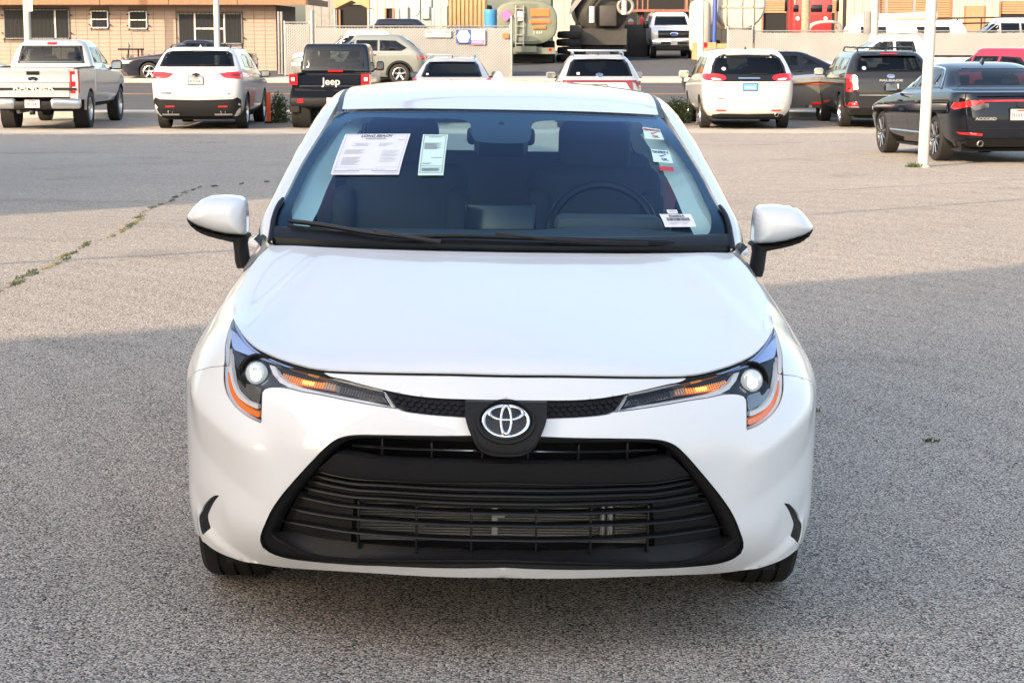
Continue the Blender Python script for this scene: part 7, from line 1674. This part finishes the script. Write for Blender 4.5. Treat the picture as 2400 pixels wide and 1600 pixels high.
p = at(630, 288, 47.3); e = start('marker_post', 'orange red marker stake beside the white three-row SUV', p.x, 47.3, 0, cat='post')
MB().rbox((0, 0, .36), (.11, .05, .74), .015).build('stake', 'orange', e); MB().rbox((0, 0, .02), (.2, .16, .05), .015).build('foot', 'rubber', e)
M['leaf'] = mat('leaf', (.055, .085, .025), .7, noise=.4, nscale=6); M['leaf_dry'] = mat('leaf_dry', (.20, .18, .06), .8, noise=.3, nscale=6); M['agave'] = mat('agave_leaf', (.10, .12, .09), .6, noise=.2, nscale=4)
def shrub(name, label, x, y, rx, rz, n, m='leaf', seed=1, cat='shrub', flat=False):
    random.seed(seed); e = start(name, label, x, y, 0, cat=cat); mb = MB()
    for k in range(n):
        while True:
            a = Vector((random.uniform(-1, 1), random.uniform(-1, 1), random.uniform(0, 1)))
            if .35 < a.length < 1.0+random.uniform(-.1, .12): break
        lump = 1+.18*math.sin(a.x*7+seed)*math.cos(a.y*6)
        c = Vector((a.x*rx*lump, a.y*rx*lump, a.z*rz*lump)); d_ = Vector((random.uniform(-1, 1), random.uniform(-1, 1), random.uniform(-.2, 1))).normalized(); s_ = d_.cross(Vector((random.random(), random.random(), .3))).normalized(); L_ = random.uniform(.03, .075)
        mb.add([c, c+d_*L_*.5+s_*L_*.3, c+d_*L_, c+d_*L_*.5-s_*L_*.3], [(0, 1, 2, 3)])
    mb.build('foliage', m, e, smooth=False); st = MB()
    for k in range(7): a = k*.9; st.tube([(0, 0, 0), (math.cos(a)*rx*.3, math.sin(a)*rx*.3, rz*.5), (math.cos(a)*rx*.6, math.sin(a)*rx*.6, rz*.8)], [.012, .008, .004], 5)
    st.build('stems', 'bark', e); return e
p = at(653, 290, 47.6); shrub('weed_bush', 'green weeds between the orange stake and the black pickup', p.x, 47.6, .26, .66, 1500, seed=2)
p = at(1590, 290, 47.4); shrub('round_shrub', 'round green shrub left of the minivan', p.x, 47.4, .34, .55, 2200, seed=4)
p = at(303, 165, 76.6); e = start('agave_plant', 'spiky agave against the house wall beside the dark sedan', p.x, 76.6, 0, cat='plant'); random.seed(9)
for k in range(18):
    a = k*2.4; el_ = R(25+60*(k/18)); L_ = .75*(1-.2*(k/18)); d_ = Vector((math.cos(a)*math.cos(el_), math.sin(a)*math.cos(el_), math.sin(el_))); s_ = d_.cross(Vector((0, 0, 1))).normalized()*.06
    MB().add([s_*.8, -s_*.8, d_*L_*.5-s_+Vector((0, 0, .2)), d_*L_*.5+s_+Vector((0, 0, .2)), d_*L_+Vector((0, 0, .15)), d_*L_*.5+Vector((0, 0, .14))], [(0, 1, 5), (1, 2, 5), (0, 5, 3), (5, 2, 4), (3, 5, 4)]).build('leaf', 'agave', e, smooth=False)
p = at(307, 120, 77.2); e = start('metal_stand', 'dark metal bench frame against the house wall', p.x, 77.2, 0, cat='stand'); zt = at(0, 116, 77.2).z-T(p.x, 77.2); w = 57/60.
MB().box((0, 0, zt), (w, .35, .06)).build('top_bar', 'dark', e, smooth=False)
for x_ in (-.1, .28, .42): MB().box((x_, 0, zt/2), (.05, .05, zt)).build('leg', 'dark', e, smooth=False)
MB().lathe([(0, .05), (.12, .07), (.2, .03), (.26, .001)], 'z', 10, c=(-.1, 0, zt+.03)).build('pot', 'grey_metal', e)

# ---- cracks with weeds, faint old bay lines, litter on the lot
crk = [(-3.23, 12.47), (-3.26, 13.2), (-3.27, 13.77), (-3.22, 14.2), (-3.29, 14.54), (-3.31, 15.1), (-3.35, 15.57), (-3.31, 16.4), (-3.33, 17.23), (-3.42, 18.2), (-3.56, 19.26), (-3.55, 20.5), (-3.61, 21.86), (-3.6, 23.03), (-3.3, 23.6), (-2.87, 24.33), (-2.0, 24.9), (-1.0, 25.2)]
crk = [(-3.35, 11.2), (-3.22, 11.9)]+crk
random.seed(11); cp = crom(crk, 10); cp = [(x+random.uniform(-.03, .03), y+random.uniform(-.04, .04)) for x, y in cp]
v = []; f = []
for i, (x, y) in enumerate(cp):
    w_ = random.uniform(.002, .007); v += [(x-w_, y, T(x-w_, y)+.004), (x+w_, y+.01, T(x+w_, y)+.004)]
    if i: f.append((2*i-2, 2*i-1, 2*i+1, 2*i))
o = mesh_obj('lot_crack', v, f, mat('crack', (.07, .065, .058), .95), smooth=False); o['kind'] = 'structure'
def tufts(name, label, spots, seed, m, h=(.015, .05)):
    random.seed(seed); mb = MB()
    for (x, y, rx, ry, n) in spots:
        for k in range(n):
            a = random.uniform(0, 6.28); q = random.random()**.6; bx_, by_ = x+rx*q*math.cos(a), y+ry*q*math.sin(a); L_ = random.uniform(*h); d_ = Vector((random.uniform(-.7, .7), random.uniform(-.7, .7), 1)).normalized()*L_; s_ = Vector((math.cos(a*3), math.sin(a*3), 0))*.005; b_ = Vector((bx_, by_, T(bx_, by_)))
            mb.add([b_-s_, b_+s_, b_+d_], [(0, 1, 2)])
    o = mb.build(name, m, None, smooth=False); tag(o, label, 'weeds', kind='stuff'); return o
sp1 = []; sp2 = []; random.seed(21)
for (x, y), n in zip(cp[::2], range(999)):
    if y < 12.2: continue
    if random.random() < .42: (sp1 if random.random() < .5 else sp2).append((x, y, .022, .06+.004*y, 34))
    if random.random() < .10: sp1.append((x, y, .04, .13, 60))
tufts('crack_weeds', 'green weeds growing along the crack in the lot', sp1, 3, 'leaf', (.008, .025)); tufts('crack_weeds', 'dry weeds growing along the crack in the lot', sp2, 5, 'leaf_dry', (.008, .025))
tufts('post_weeds', 'grass tuft at the foot of the thick white post', [(5.58, 27.55, .09, .06, 160), (5.5, 27.6, .06, .05, 60)], 8, 'leaf', (.03, .10))
tufts('lot_weeds', 'tiny weed tuft on the lot beside the white sedan', [(1.33, 8.62, .03, .04, 40), (1.71, 8.0, .04, .04, 30)], 9, 'leaf', (.008, .02))
for (x0_, y0_, x1_, y1_) in ((2.9, 22.4, 8.6, 26.6), (2.6, 27.6, 5.5, 32.0), (5.3, 30.5, 6.3, 21.0), (-9, 27, -3, 29.5), (-9, 33, -3.5, 34.2)):
    d_ = Vector((x1_-x0_, y1_-y0_)).normalized(); n_ = Vector((-d_.y, d_.x))*.04; v = []; f = []
    for k in range(31):
        q = Vector((x0_+(x1_-x0_)*k/30, y0_+(y1_-y0_)*k/30)); v += [(q.x-n_.x, q.y-n_.y, T(q.x, q.y)+.003), (q.x+n_.x, q.y+n_.y, T(q.x, q.y)+.003)]
        if k: f.append((2*k-2, 2*k-1, 2*k+1, 2*k))
    o = mesh_obj('bay_line', v, f, 'faded') if 'faded' in M else mesh_obj('bay_line', v, f, M.setdefault('faded', mat('faded', (.34, .31, .275), .9, noise=.25, nscale=5))); o['kind'] = 'structure'
